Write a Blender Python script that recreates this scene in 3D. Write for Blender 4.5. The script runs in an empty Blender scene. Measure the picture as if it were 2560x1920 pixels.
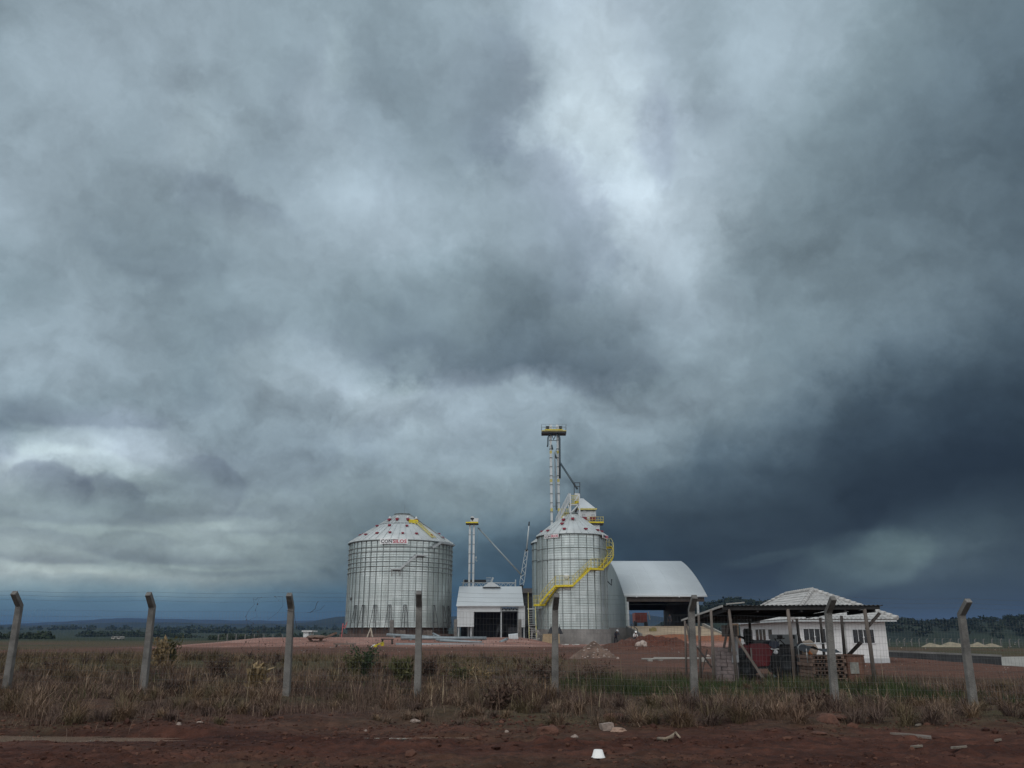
import bpy, bmesh, math, random
import numpy as np
from mathutils import Vector, Matrix
random.seed(7); rng = np.random.default_rng(11)
SC = bpy.context.scene
COL = SC.collection
R = math.radians
# ------------------------------------------------------------------ camera
F, CX, CY, HOR, EYE = 2090.0, 1280.0, 960.0, 1590.0, 1.4     # figures of the 2560x1920 photograph
TH = math.atan((HOR - CY) / F); CT, ST = math.cos(TH), math.sin(TH)
cd = bpy.data.cameras.new('camera'); cam = bpy.data.objects.new('camera', cd); COL.objects.link(cam)
cd.sensor_width = 36.0; cd.lens = 36.0 * F / 2560.0; cd.clip_start = 0.1; cd.clip_end = 40000
cam.location = (0, 0, EYE); cam.rotation_euler = (math.pi / 2 + TH, 0, 0)
SC.camera = cam
SC.view_settings.view_transform = 'Standard'; SC.view_settings.look = 'None'
SC.view_settings.exposure = 0.0; SC.view_settings.gamma = 1.0
SC.cycles.volume_bounces = 1; SC.cycles.max_bounces = 6

def s2l(c):
    c = np.clip(np.asarray(c, float) / 255.0, 0, 1)
    return np.where(c <= 0.04045, c / 12.92, ((c + 0.055) / 1.055) ** 2.4)

# ------------------------------------------------------------------ sky: storm clouds as a function of direction
SKY_X = np.arange(0, 2561, 160)
SKY = {
0:   [138,160,160,160,155,148,148,155,165,188,178,158,162,150,130,118,108],
100: [148,163,165,162,150,152,146,152,160,186,174,160,165,154,128,115,106],
200: [155,162,163,158,155,166,142,150,155,198,190,164,158,146,125,114,104],
300: [157,162,158,165,152,168,150,143,156,200,197,172,158,140,120,110,101],
400: [162,158,155,172,152,160,158,146,150,192,186,180,150,130,120,108,97],
500: [164,155,150,148,155,165,170,154,160,172,207,182,145,125,120,114,106],
600: [155,150,140,143,155,158,165,158,158,158,186,178,140,128,120,115,106],
700: [140,152,145,138,150,150,140,140,135,142,166,166,140,128,122,115,106],
800: [145,155,150,138,142,138,130,132,124,130,150,160,145,128,118,106,84],
900: [157,158,155,136,155,155,140,120,114,120,135,150,135,120,103,88,74],
950: [150,152,150,135,158,168,164,138,120,117,130,142,128,110,86,73,64],
1000:[160,140,145,148,150,168,176,165,160,156,155,145,116,96,73,60,56],
1050:[128,138,146,150,148,158,166,165,160,155,150,130,102,78,62,55,48],
1100:[165,202,190,155,148,155,160,158,155,145,136,112,86,62,55,49,43],
1150:[192,165,186,166,150,150,152,152,145,134,120,92,66,55,49,43,37],
1200:[160,148,152,148,148,148,145,145,134,120,102,76,58,51,45,40,39],
1250:[150,138,126,132,145,135,132,130,118,98,80,63,51,45,42,45,49],
1300:[145,138,140,150,150,128,118,110,96,80,66,54,46,43,44,52,54],
1350:[150,145,138,145,145,120,104,90,78,67,56,48,45,44,62,66,58],
1400:[150,148,134,128,124,110,92,78,68,59,52,48,50,57,68,66,56],
1430:[160,160,150,148,130,110,88,74,66,57,51,48,52,56,66,62,54],
1460:[142,142,138,134,118,100,82,70,62,55,49,46,46,50,58,54,50],
1490:[107,107,107,107,98,88,75,66,60,55,51,48,48,50,53,52,48],
1520:[93,95,98,100,92,80,70,64,60,57,54,52,52,53,53,52,49],
1550:[95,98,102,102,92,80,72,67,64,61,58,56,55,55,55,54,51],
}
SKY_Y = np.array(sorted(SKY)); SKY_G = np.array([SKY[y] for y in SKY_Y], float)

def sky_rgb(px, py):
    px = min(max(px, 0.0), 2560.0); py = min(max(py, 0.0), 1550.0)
    i = min(int(px / 160), 15); fx = px / 160 - i
    j = min(int(np.searchsorted(SKY_Y, py, 'right') - 1), len(SKY_Y) - 2)
    fy = (py - SKY_Y[j]) / (SKY_Y[j + 1] - SKY_Y[j])
    g = (SKY_G[j, i] * (1 - fx) + SKY_G[j, i + 1] * fx) * (1 - fy) + (SKY_G[j + 1, i] * (1 - fx) + SKY_G[j + 1, i + 1] * fx) * fy
    sm = lambda a, b, v: (lambda t: t * t * (3 - 2 * t))(min(max((v - a) / (b - a), 0), 1))
    blue = sm(1430, 1500, py) * (1 - sm(900, 1800, px)) + 0.5 * sm(1250, 1420, py) * sm(800, 1050, px) * (1 - sm(1350, 1900, px))
    blue = min(blue, 1.0)
    g *= 1.08
    r = g - float(np.interp(g, [30, 60, 100, 150, 200], [9, 13, 17, 18, 17])) - 14 * blue
    b = g + float(np.interp(g, [30, 80, 110, 140, 160, 200], [9, 11, 11, 9, 10, 13])) + 12 * blue
    return s2l([r, g, b])

def dir_px(az, el):
    x, y, z = math.sin(az) * math.cos(el), math.cos(az) * math.cos(el), math.sin(el)
    d = y * CT + z * ST; u = -y * ST + z * CT
    return CX + F * x / d, CY - F * u / d

W = bpy.data.worlds.new('World'); SC.world = W; W.use_nodes = True
nt = W.node_tree; nt.nodes.clear(); NL = nt.links.new
def N(t, **k):
    n = nt.nodes.new(t)
    for a, v in k.items(): setattr(n, a, v)
    return n
def mth(op, a, b=None, c=None):
    n = N('ShaderNodeMath', operation=op)
    for i, v in enumerate((a, b, c)):
        if v is None: continue
        if isinstance(v, (int, float)): n.inputs[i].default_value = v
        else: NL(v, n.inputs[i])
    return n.outputs[0]
def mapr(v, a, b, c=0.0, d=1.0, kind='SMOOTHSTEP'):
    n = N('ShaderNodeMapRange', interpolation_type=kind)
    NL(v, n.inputs[0])
    for i, x in enumerate((a, b, c, d)): n.inputs[i + 1].default_value = x
    return n.outputs[0]
def mixc(f, a, b, blend='MIX'):
    n = N('ShaderNodeMix', data_type='RGBA', blend_type=blend)
    for s, v in ((n.inputs[0], f), (n.inputs[6], a), (n.inputs[7], b)):
        if isinstance(v, (int, float)): s.default_value = v
        elif isinstance(v, (tuple, list)): s.default_value = (*v, 1.0) if len(v) == 3 else v
        else: NL(v, s)
    return n.outputs[2]
tc = N('ShaderNodeTexCoord'); sep = N('ShaderNodeSeparateXYZ'); NL(tc.outputs['Generated'], sep.inputs[0])
DX, DY, DZ = sep.outputs
cmb = N('ShaderNodeCombineXYZ'); NL(DX, cmb.inputs[0]); NL(DY, cmb.inputs[1])
NL(mth('MULTIPLY', mth('POWER', mth('MAXIMUM', DZ, 0.0001), 0.62), 1.25), cmb.inputs[2])      # clouds flatten towards the horizon
def noise(vec, scale, detail, rough=0.5, lac=2.0):
    n = N('ShaderNodeTexNoise', noise_dimensions='3D'); NL(vec, n.inputs['Vector'])
    n.inputs['Scale'].default_value = scale; n.inputs['Detail'].default_value = detail; n.inputs['Roughness'].default_value = rough
    n.inputs['Lacunarity'].default_value = lac
    return n
nw = noise(tc.outputs['Generated'], 5.5, 4.0, 0.5)
sw = N('ShaderNodeSeparateColor'); NL(nw.outputs['Color'], sw.inputs[0])
n2 = noise(tc.outputs['Generated'], 12.0, 8.0, 0.62)
sw2 = N('ShaderNodeSeparateColor'); NL(n2.outputs['Color'], sw2.inputs[0])
el0 = mth('MULTIPLY', mth('ARCSINE', DZ), 180 / math.pi)
az0 = mth('MULTIPLY', mth('ARCTAN2', DX, DY), 180 / math.pi)
amp = mapr(el0, 2.0, 17.0, 0.16, 1.0, 'LINEAR')                      # cloud relief flattens towards the horizon
def warp(base, a, b, ka, kb, useamp):
    w = mth('ADD', mth('MULTIPLY', mth('SUBTRACT', a, 0.5), ka), mth('MULTIPLY', mth('SUBTRACT', b, 0.5), kb))
    if useamp: w = mth('MULTIPLY', w, amp)
    return mth('ADD', base, w)
AZ = warp(az0, sw.outputs[0], sw2.outputs[0], 7.0, 6.0, False)
EL = warp(el0, sw.outputs[1], sw2.outputs[1], 5.5, 5.5, True)
AZF = warp(az0, sw.outputs[0], sw2.outputs[0], 3.0, 4.0, False)
ELF = warp(el0, sw.outputs[1], sw2.outputs[1], 1.8, 2.6, True)
AZ01 = mapr(AZ, -40.0, 40.0, 0.0, 1.0, 'LINEAR')
ROWS = [0, 1, 2, 2.8, 3.6, 4.4, 5.4, 6.5, 7.8, 9.2, 10.7, 12.3, 14, 15.8, 17.7, 19.7, 21.8, 24, 26.3, 28.7, 31.2, 34, 37, 41]
cur = None
for i, e in enumerate(ROWS):
    cr = N('ShaderNodeValToRGB'); ramp = cr.color_ramp; ramp.interpolation = 'CARDINAL'; NL(AZ01, cr.inputs[0])
    n = 27
    while len(ramp.elements) < n: ramp.elements.new(0.5)
    for k in range(n):
        a = -40 + 80 * k / (n - 1)
        px, py = dir_px(R(a), R(e))
        ramp.elements[k].position = k / (n - 1)
        ramp.elements[k].color = (*sky_rgb(px, py), 1)
    if cur is None: cur = cr.outputs[0]
    else: cur = mixc(mapr(EL, ROWS[i - 1], e, 0, 1, 'LINEAR'), cur, cr.outputs[0])
# single clouds and gaps: (azimuth, elevation, radius az, radius el, tilt, softness, gain)
def feature(px, py, rx, ry, tilt, soft, gain, edge=None, ragged=1.0):
    global cur
    dx, dy = (px - CX) / F, (CY - py) / F
    x, y, z = dx, CT - dy * ST, ST + dy * CT
    a, e = math.degrees(math.atan2(x, y)), math.degrees(math.atan2(z, math.hypot(x, y)))
    k = math.degrees(1 / F) / math.sqrt(1 + dx * dx + dy * dy)
    rx, ry = rx * k / max(math.cos(R(e)), .3), ry * k
    w1 = mth('MULTIPLY', mth('SUBTRACT', sw2.outputs[2], 0.5), 7.0 * ragged)
    low = py > 980                                                    # low clouds keep their layers
    ua = mth('SUBTRACT', AZF if low else AZ, a); ue = mth('SUBTRACT', ELF if low else EL, e)
    if low: w1 = mth('MULTIPLY', w1, 0.75)
    c, s = math.cos(R(tilt)), math.sin(R(tilt))
    p = mth('DIVIDE', mth('ADD', mth('MULTIPLY', ua, c), mth('MULTIPLY', ue, s)), rx)
    q = mth('DIVIDE', mth('SUBTRACT', mth('MULTIPLY', ue, c), mth('MULTIPLY', ua, s)), ry)
    d = mth('SQRT', mth('ADD', mth('MULTIPLY', p, p), mth('MULTIPLY', q, q)))
    d = mth('ADD', d, mth('MULTIPLY', w1, 0.12))
    m = mapr(d, 1 - soft, 1 + soft, 1.0, 0.0)
    if edge is not None:                                             # crisp on one side, fading away on the other
        h = mth('ADD', mth('MULTIPLY', p, math.cos(R(edge - tilt))), mth('MULTIPLY', q, math.sin(R(edge - tilt))))
        m = mth('MULTIPLY', m, mapr(h, -0.75, 0.75, 0.0, 1.0))
    g = mapr(m, 0, 1, 1.0, gain, 'LINEAR')
    cc = N('ShaderNodeCombineColor')
    for j in range(3): NL(g if j < 2 else mapr(m, 0, 1, 1.0, gain ** .82, 'LINEAR'), cc.inputs[j])
    cur = mixc(1.0, cur, cc.outputs[0], 'MULTIPLY')
FEATURES = [
 (1480, 230, 150, 190, 12, .35, 1.12), (1690, 560, 170, 170, 0, .5, 1.08), (1170, 250, 165, 200, 0, .16, .82, 0), (1330, 570, 200, 200, 10, .13, .82, 20), (1240, 400, 110, 90, 0, .3, .92, 10), (1000, 250, 150, 200, 0, .6, .92), (1640, 320, 60, 110, 0, .4, .80), (1520, 330, 150, 110, -40, .5, 1.07),
 (1250, 860, 360, 130, -4, .18, .78, -90), (1500, 780, 260, 120, 0, .6, .93), (1080, 800, 90, 90, 0, .3, .92, 200),
 (950, 1000, 90, 60, 30, .5, 1.10), (1030, 925, 40, 60, 20, .5, 1.16), (150, 1105, 120, 30, 0, .3, 1.16), (250, 1160, 170, 30, -10, .3, 1.20),
 (120, 1225, 105, 75, -8, .10, .70, 75), (265, 1240, 95, 58, 0, .12, .76, 65), (-10, 1085, 60, 60, 0, .45, .80), (210, 1020, 190, 50, 0, .16, .78, -90), (510, 1220, 130, 80, 0, .10, .78, 20), (640, 1130, 200, 90, 0, .2, .88, -60),
 (200, 1285, 200, 26, 0, .25, .84, -90), (470, 1282, 170, 24, 0, .25, .82, -90), (760, 1310, 160, 55, 0, .25, .86, 200), (430, 1380, 260, 30, -4, .2, .76, -90), (120, 1388, 150, 22, 0, .2, .78, -90), (620, 1420, 150, 18, 3, .25, .84, -90),
 (300, 1325, 150, 20, 0, .4, 1.14), (560, 1310, 150, 16, 0, .4, 1.16), (700, 1350, 110, 14, 0, .4, 1.14), (80, 1345, 120, 26, 0, .2, .86, 90), (330, 1350, 90, 24, 0, .2, .86, 60), (180, 1420, 170, 12, 0, .4, 1.12), (520, 1415, 130, 9, 0, .4, 1.14), (60, 1180, 40, 50, 0, .3, 1.12),
 (700, 1250, 90, 40, 0, .25, .90, 40), (660, 1415, 160, 10, 0, .6, 1.12), (200, 1432, 140, 12, 0, .6, 1.08), (480, 330, 60, 90, 0, .6, 1.08), (855, 170, 40, 70, 40, .5, 1.10), (580, 540, 160, 70, 0, .3, .86, 100), (560, 1150, 90, 30, 0, .5, .92),
 (2140, 1405, 190, 75, 12, .18, 1.6), (2330, 1350, 160, 50, 10, .5, 1.25), (1890, 1398, 80, 14, 12, .4, 1.5), (1880, 1440, 120, 38, 12, .3, .80), (2130, 1300, 110, 70, 30, .25, .76, -60), (1960, 1320, 200, 40, 4, .6, .94),
 (2350, 1180, 220, 60, 10, .6, .84), (700, 950, 120, 50, -20, .5, 1.07), (450, 960, 80, 70, 0, .3, .91, -30), (620, 820, 90, 70, 0, .3, .93, -100), (200, 860, 150, 50, 0, .6, 1.04), (860, 850, 120, 60, 0, .3, .92, -90),
 (1260, 1060, 140, 40, 0, .6, 1.04), (1060, 1110, 110, 60, 0, .2, 1.09, 150), (1260, 1020, 160, 50, 0, .25, 1.06, 100), (950, 1100, 50, 80, 0, .4, .93), (760, 300, 120, 200, 15, .3, .93, 170), (400, 620, 200, 70, -10, .3, .93, -90), (100, 700, 160, 80, 0, .3, .94, -90), (1000, 620, 120, 110, 0, .25, 1.06, 150), (2000, 330, 200, 120, 0, .4, .95, 180), (1780, 240, 120, 60, -10, .35, .93, -90), (300, 190, 140, 100, 0, .4, 1.04, 180),
]
for f in FEATURES:
    if abs(f[6] - 1) > .065: feature(*f)
nf = noise(cmb.outputs[0], 3.6, 6.0, 0.5)
wv2 = N('ShaderNodeVectorMath', operation='MULTIPLY_ADD'); NL(n2.outputs['Color'], wv2.inputs[0]); wv2.inputs[1].default_value = (.10, .10, .10); NL(cmb.outputs[0], wv2.inputs[2])
wv = N('ShaderNodeVectorMath', operation='MULTIPLY_ADD'); NL(n2.outputs['Color'], wv.inputs[0]); wv.inputs[1].default_value = (.16, .16, .10); NL(cmb.outputs[0], wv.inputs[2])
vo = N('ShaderNodeTexVoronoi', feature='SMOOTH_F1'); NL(wv.outputs[0], vo.inputs['Vector']); vo.inputs['Scale'].default_value = 4.6; vo.inputs['Smoothness'].default_value = .55
vo2 = N('ShaderNodeTexVoronoi', feature='SMOOTH_F1'); NL(wv.outputs[0], vo2.inputs['Vector']); vo2.inputs['Scale'].default_value = 10.5; vo2.inputs['Smoothness'].default_value = .6
nf2 = noise(wv2.outputs[0], 17.0, 7.0, 0.62)
fb = mth('ADD', mth('MULTIPLY', mth('SUBTRACT', nf.outputs[0], 0.5), 0.52), mth('MULTIPLY', mth('SUBTRACT', nf2.outputs[0], 0.5), 0.46))
fb = mth('ADD', fb, mth('MULTIPLY', mth('SUBTRACT', vo.outputs['Distance'], 0.42), -0.26))
fb = mth('ADD', fb, mth('MULTIPLY', mth('SUBTRACT', vo2.outputs['Distance'], 0.42), -0.20))
def off(dz):
    v = N('ShaderNodeVectorMath', operation='ADD'); NL(wv2.outputs[0], v.inputs[0]); v.inputs[1].default_value = (0, 0, dz); return v.outputs[0]
# cloud tops catch more light than their bases: difference of the cloud density with the density a little higher up
for sc_, dz, k in ((5.0, .05, 1.0), (11.0, .024, .75)):
    fb = mth('ADD', fb, mth('MULTIPLY', mth('SUBTRACT', noise(wv2.outputs[0], sc_, 6.0, .55).outputs[0], noise(off(dz), sc_, 6.0, .55).outputs[0]), mapr(el0, 10.0, 26.0, k, k * .55)))
fb = mth('ADD', mth('MULTIPLY', fb, mapr(el0, 1.5, 4.0, 0.2, 1.0)), 1.0)
cc = N('ShaderNodeCombineColor')
for j in range(3): NL(fb, cc.inputs[j])
cur = mixc(1.0, cur, cc.outputs[0], 'MULTIPLY')
lift = N('ShaderNodeCombineColor')                                   # what the air near the ground takes away again
for j, gq in enumerate((1.42, 1.31, 1.12)): NL(mapr(el0, 1.0, 13.0, gq, 1.0), lift.inputs[j])
cur = mixc(1.0, cur, lift.outputs[0], 'MULTIPLY')
back = mixc(mapr(DZ, 0.0, 0.8), (1.16, 1.18, 1.18), (0.74, 0.79, 0.84))       # brighter cloud behind the viewer
cur = mixc(mapr(DY, 0.46, -0.35), cur, back)
skyt = N('ShaderNodeTexSky', sky_type='NISHITA'); skyt.sun_disc = False
SUN_EL, SUN_AZ = R(48), R(212)                                       # behind the camera, to the left
skyt.sun_elevation = SUN_EL; skyt.sun_rotation = SUN_AZ
bg1 = N('ShaderNodeBackground'); NL(skyt.outputs[0], bg1.inputs[0]); bg1.inputs[1].default_value = 0.1
bg2 = N('ShaderNodeBackground'); NL(cur, bg2.inputs[0]); bg2.inputs[1].default_value = 1.0
mx = N('ShaderNodeMixShader'); mx.inputs[0].default_value = 0.985      # the cloud deck is nearly closed
NL(bg1.outputs[0], mx.inputs[1]); NL(bg2.outputs[0], mx.inputs[2])
out = N('ShaderNodeOutputWorld'); NL(mx.outputs[0], out.inputs[0])
W.cycles.sampling_method = 'MANUAL'; W.cycles.sample_map_resolution = 512

sd = bpy.data.lights.new('sun', 'SUN'); sun = bpy.data.objects.new('sun', sd); COL.objects.link(sun)
sd.energy = 0.8; sd.angle = R(20); sd.color = (1.0, 0.96, 0.9)
sv = Vector((math.sin(SUN_AZ) * math.cos(SUN_EL), math.cos(SUN_AZ) * math.cos(SUN_EL), math.sin(SUN_EL)))
sun.rotation_euler = (-sv).to_track_quat('-Z', 'Y').to_euler()

# ------------------------------------------------------------------ helpers
def P(px, py, Y):
    """world point at depth Y seen at figure (px, py) of the photograph"""
    dx, dy = (px - CX) / F, (CY - py) / F
    s = Y / (CT - dy * ST)
    return Vector((dx * s, Y, EYE + (ST + dy * CT) * s))
def ZA(py, Y): return P(CX, py, Y).z
def XA(px, Y, z=1.4): return (px - CX) / F * (Y * CT + (z - EYE) * ST)

def ss(a, b, v):
    t = np.clip((np.asarray(v, float) - a) / (b - a), 0, 1)
    return t * t * (3 - 2 * t)
_tab = rng.random((256, 256))
def vnoise(x, y):
    x = np.asarray(x, float); y = np.asarray(y, float)
    xi = np.floor(x).astype(int); yi = np.floor(y).astype(int)
    fx = x - xi; fy = y - yi
    fx = fx * fx * (3 - 2 * fx); fy = fy * fy * (3 - 2 * fy)
    t = lambda a, b: _tab[(a * 1 + (b // 256) * 37) % 256, b % 256]
    return (t(xi, yi) * (1 - fx) + t(xi + 1, yi) * fx) * (1 - fy) + (t(xi, yi + 1) * (1 - fx) + t(xi + 1, yi + 1) * fx) * fy
def fbm(x, y, o=4, g=0.5):
    s = 0; a = 1; n = 0
    for k in range(o):
        s = s + a * vnoise(x * 2 ** k + 17.3 * k, y * 2 ** k - 9.1 * k); n += a; a *= g
    return s / n - 0.5

def terrain(x, y):
    x = np.asarray(x, float); y = np.asarray(y, float)
    z = -0.0115 * np.clip(x, -30, 30) * ss(13, 18, y) * (1 - ss(38, 60, y))
    z = z + 0.10 * ss(13.0, 15.0, y) * (1 - ss(15.6, 21, y))                       # verge bank
    z = z + 0.45 * ss(58, 95, y) * ss(-46, -34, x) * (1 - ss(30, 46, x))            # raised yard
    z = z + 0.78 * ss(-37, -27, x) * (1 - ss(0.5, 6, x)) * ss(84, 99, y) * (1 - ss(150, 190, y))
    z = z + (1.0 + .7 * fbm(x * .35 + 2, y * .3, 4)) * ss(88, 103, y + 5 * fbm(x * .2, y * .1 + 4, 3)) * ss(14.2, 17.2, x + 2 * fbm(y * .3, x * .1, 3)) * (1 - ss(30, 37, x)) * (1 - ss(160, 190, y))
    z = z + 1.15 * np.exp(-((x - 12.3) / 3.6) ** 2 - ((y - 77) / 3.0) ** 2) * (0.75 + 0.9 * np.abs(fbm(x * .7, y * .7, 3)) * 2)
    z = z - 0.95 * ss(25, 35, x) * ss(42, 60, y)                                    # lower ground on the right
    z = z - 1.3 * ss(60, 140, x) * ss(120, 300, y)
    z = z + 14.0 * ss(700, 2600, y) * (1 - ss(-100, 500, x)) + 10 * ss(700, 2600, y)
    near = 1 - ss(26, 60, y)
    rut = 1 - ss(12.4, 13.6, y)
    z = z + near * 0.08 * fbm(x * .55, y * .8, 4) + near * (1 - rut) * (0.22 * fbm(x * .9 + 40, y * .9, 4) + .10 * np.abs(fbm(x * 2.6, y * 2.6 + 9, 3)))
    z = z + rut * (0.06 * fbm(x * .35, y * 3.2, 4) + 0.10 * fbm(x * 1.8, y * 3.0, 4) + .13 * np.abs(fbm(x * 3.6, y * 5, 3)) * (.4 + 1.2 * np.clip(.5 + 3 * fbm(x * .5 + 3, y * .9, 3), 0, 1)) + .05 * fbm(x * 9, y * 11, 2))
    z = z + 0.09 * np.exp(-((y - 13.6) / .45) ** 2) * (fbm(x * .6, y * .3 + 70, 3) * 2.2 + .55)        # lip of mud along the road
    z = z * (1 - .6 * np.exp(-((y - 12.1) / .7) ** 4) * (1 - ss(-4.4, -2.5, x)))
    tm = np.exp(-((y - 12.9 - .02 * (x + 8)) / .34) ** 4) * (1 - ss(-5.0, -4.0, x)); tm = np.maximum(tm, np.exp(-((y - 12.95) / .13) ** 2 - ((x + 1.0) / .8) ** 2))   # wet ruts
    z = z * (1 - tm) + tm * (-.075 + .02 * fbm(x * 3, y * 3, 2))
    z = z + (1 - near) * (0.22 * fbm(x * .12, y * .12, 4) + .10 * fbm(x * .5 + 9, y * .5, 3)) * (1 - ss(300, 900, y)) * (1 - .7 * ss(95, 101, y) * (1 - ss(130, 160, y)))
    return z
def tz(x, y): return float(terrain(x, y))
def G(px, py):
    """point of the ground seen at (px, py)"""
    dx, dy = (px - CX) / F, (CY - py) / F
    d = np.array([dx, CT - dy * ST, ST + dy * CT]); d /= d[1]
    ys = np.geomspace(8, 900, 2600)
    zr = EYE + d[2] * ys
    h = terrain(d[0] * ys, ys)
    k = np.argmax(zr <= h)
    if not (zr <= h).any(): k = len(ys) - 1
    y = ys[k]
    return Vector((d[0] * y, y, float(h[k])))

# ------------------------------------------------------------------ materials
MATS = {}
def mat(name, col, rough=0.7, metal=0.0, var=0.25, scale=3.0, bump=0.0, bscale=30.0, col2=None, spec=0.5, srgb=False, stretch=None):
    if name in MATS: return MATS[name]
    m = bpy.data.materials.new(name); m.use_nodes = True; MATS[name] = m
    t = m.node_tree; b = t.nodes['Principled BSDF']
    b.inputs['Roughness'].default_value = rough; b.inputs['Metallic'].default_value = metal
    b.inputs['Specular IOR Level'].default_value = spec
    tcn = t.nodes.new('ShaderNodeTexCoord'); vec = tcn.outputs['Object']
    if stretch:
        mp = t.nodes.new('ShaderNodeMapping'); mp.inputs['Scale'].default_value = stretch
        t.links.new(vec, mp.inputs[0]); vec = mp.outputs[0]
    n = t.nodes.new('ShaderNodeTexNoise'); n.inputs['Scale'].default_value = scale; n.inputs['Detail'].default_value = 6; n.inputs['Roughness'].default_value = .62
    t.links.new(vec, n.inputs['Vector'])
    mr = t.nodes.new('ShaderNodeMapRange'); mr.inputs[1].default_value = .3; mr.inputs[2].default_value = .7
    t.links.new(n.outputs[0], mr.inputs[0])
    mx = t.nodes.new('ShaderNodeMix'); mx.data_type = 'RGBA'
    c = np.array(col, float)
    a = np.clip(c * (1 - var), 0, 1); d = np.clip(c * (1 + var), 0, 1) if col2 is None else np.array(col2, float)
    mx.inputs[6].default_value = (*a, 1); mx.inputs[7].default_value = (*d, 1)
    t.links.new(mr.outputs[0], mx.inputs[0]); t.links.new(mx.outputs[2], b.inputs['Base Color'])
    if bump:
        n2 = t.nodes.new('ShaderNodeTexNoise'); n2.inputs['Scale'].default_value = bscale; n2.inputs['Detail'].default_value = 4
        t.links.new(vec, n2.inputs['Vector'])
        bp = t.nodes.new('ShaderNodeBump'); bp.inputs['Strength'].default_value = bump; bp.inputs['Distance'].default_value = .05
        t.links.new(n2.outputs[0], bp.inputs['Height']); t.links.new(bp.outputs[0], b.inputs['Normal'])
    return m
def mat_attr(name, rough=0.9, scale=8.0, var=0.35, bump=0.4, bscale=12.0, translucent=False):
    """material whose own colour varies by the mesh attribute 'tint' (species, soil kind)"""
    m = bpy.data.materials.new(name); m.use_nodes = True; MATS[name] = m
    t = m.node_tree; b = t.nodes['Principled BSDF']; b.inputs['Roughness'].default_value = rough
    b.inputs['Specular IOR Level'].default_value = .2
    at = t.nodes.new('ShaderNodeAttribute'); at.attribute_name = 'tint'
    g = t.nodes.new('ShaderNodeNewGeometry')
    n = t.nodes.new('ShaderNodeTexNoise'); n.inputs['Scale'].default_value = scale; n.inputs['Detail'].default_value = 8; n.inputs['Roughness'].default_value = .65
    t.links.new(g.outputs['Position'], n.inputs['Vector'])
    mr = t.nodes.new('ShaderNodeMapRange'); mr.inputs[1].default_value = .3; mr.inputs[2].default_value = .7
    mr.inputs[3].default_value = 1 - var; mr.inputs[4].default_value = 1 + var
    t.links.new(n.outputs[0], mr.inputs[0])
    mx = t.nodes.new('ShaderNodeVectorMath'); mx.operation = 'SCALE'
    t.links.new(at.outputs['Color'], mx.inputs[0]); t.links.new(mr.outputs[0], mx.inputs['Scale'])
    t.links.new(mx.outputs[0], b.inputs['Base Color'])
    if name == 'earth_and_fields':
        mp = t.nodes.new('ShaderNodeMapping'); mp.inputs['Scale'].default_value = (.7, 2.4, 1); t.links.new(g.outputs['Position'], mp.inputs[0])
        n3 = t.nodes.new('ShaderNodeTexNoise'); n3.inputs['Scale'].default_value = 1.3; n3.inputs['Detail'].default_value = 9; n3.inputs['Roughness'].default_value = .7; t.links.new(mp.outputs[0], n3.inputs['Vector'])
        m3 = t.nodes.new('ShaderNodeMapRange'); m3.inputs[1].default_value = .32; m3.inputs[2].default_value = .68; m3.inputs[3].default_value = .62; m3.inputs[4].default_value = 1.45; t.links.new(n3.outputs[0], m3.inputs[0])
        v3 = t.nodes.new('ShaderNodeVectorMath'); v3.operation = 'SCALE'; t.links.new(mx.outputs[0], v3.inputs[0]); t.links.new(m3.outputs[0], v3.inputs['Scale']); t.links.new(v3.outputs[0], b.inputs['Base Color'])
    if bump:
        n2 = t.nodes.new('ShaderNodeTexNoise'); n2.inputs['Scale'].default_value = bscale; n2.inputs['Detail'].default_value = 7
        t.links.new(g.outputs['Position'], n2.inputs['Vector'])
        bp = t.nodes.new('ShaderNodeBump'); bp.inputs['Strength'].default_value = bump; bp.inputs['Distance'].default_value = .06
        t.links.new(n2.outputs[0], bp.inputs['Height']); t.links.new(bp.outputs[0], b.inputs['Normal'])
    return m
CONC = mat('concrete_post_grey', (.145, .139, .13), .9, 0, .45, 2.5, .5, 40)
CONC2 = mat('concrete_wall_grey', (.20, .195, .185), .92, 0, .35, .6, .4, 12)
CONCP = mat('concrete_pale', (.28, .27, .245), .9, 0, .2, .7, .3, 12)
GALV = mat('galvanised', (.42, .45, .46), .5, .5, .18, 1.2)
GALVD = mat('galvanised_dark', (.19, .22, .225), .6, .4, .25, 2.0)
GALVM = mat('galvanised_rib', (.25, .285, .285), .6, .4, .25, 2.0)
GALVR = mat('galvanised_roof', (.48, .515, .52), .5, .2, .12, .8)
WHITEP = mat('white_paint_steel', (.53, .56, .57), .5, 0, .10, .8)
WHITER = mat('white_sheet_roof', (.50, .54, .56), .5, .1, .06, .35)
TEAL = mat('grey_green_sheet', (.26, .31, .31), .55, .1, .12, .5)
YEL = mat('yellow_paint', (.62, .50, .02), .5, 0, .2, 3)
YELP = mat('yellow_faded_paint', (.50, .44, .14), .55, 0, .2, 3)
REDK = mat('shaded_red_paint', (.135, .008, .014), .5, 0, .3, 5)  # red of the parked machine, the shed's shade mixed into the colour
REDP = mat('red_paint', (.22, .014, .03), .45, 0, .2, 4)
DARK = mat('dark_steel', (.025, .028, .032), .6, .2, .3, 3)
DGREEN = mat('dark_green_pipe', (.05, .075, .09), .5, .2, .2, 3)
BLACK = mat('black_rubber', (.012, .012, .013), .8, 0, .3, 8)
PIPE = mat('pipe_blue_grey', (.24, .28, .30), .55, .3, .2, 1.5)
WOOD = mat('weathered_timber', (.135, .112, .097), .9, 0, .4, 3, .4, 20, stretch=(1, 1, .15))
WOODD = mat('dark_timber', (.05, .040, .035), .9, 0, .4, 3, .4, 20, stretch=(1, 1, .15))
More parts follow.
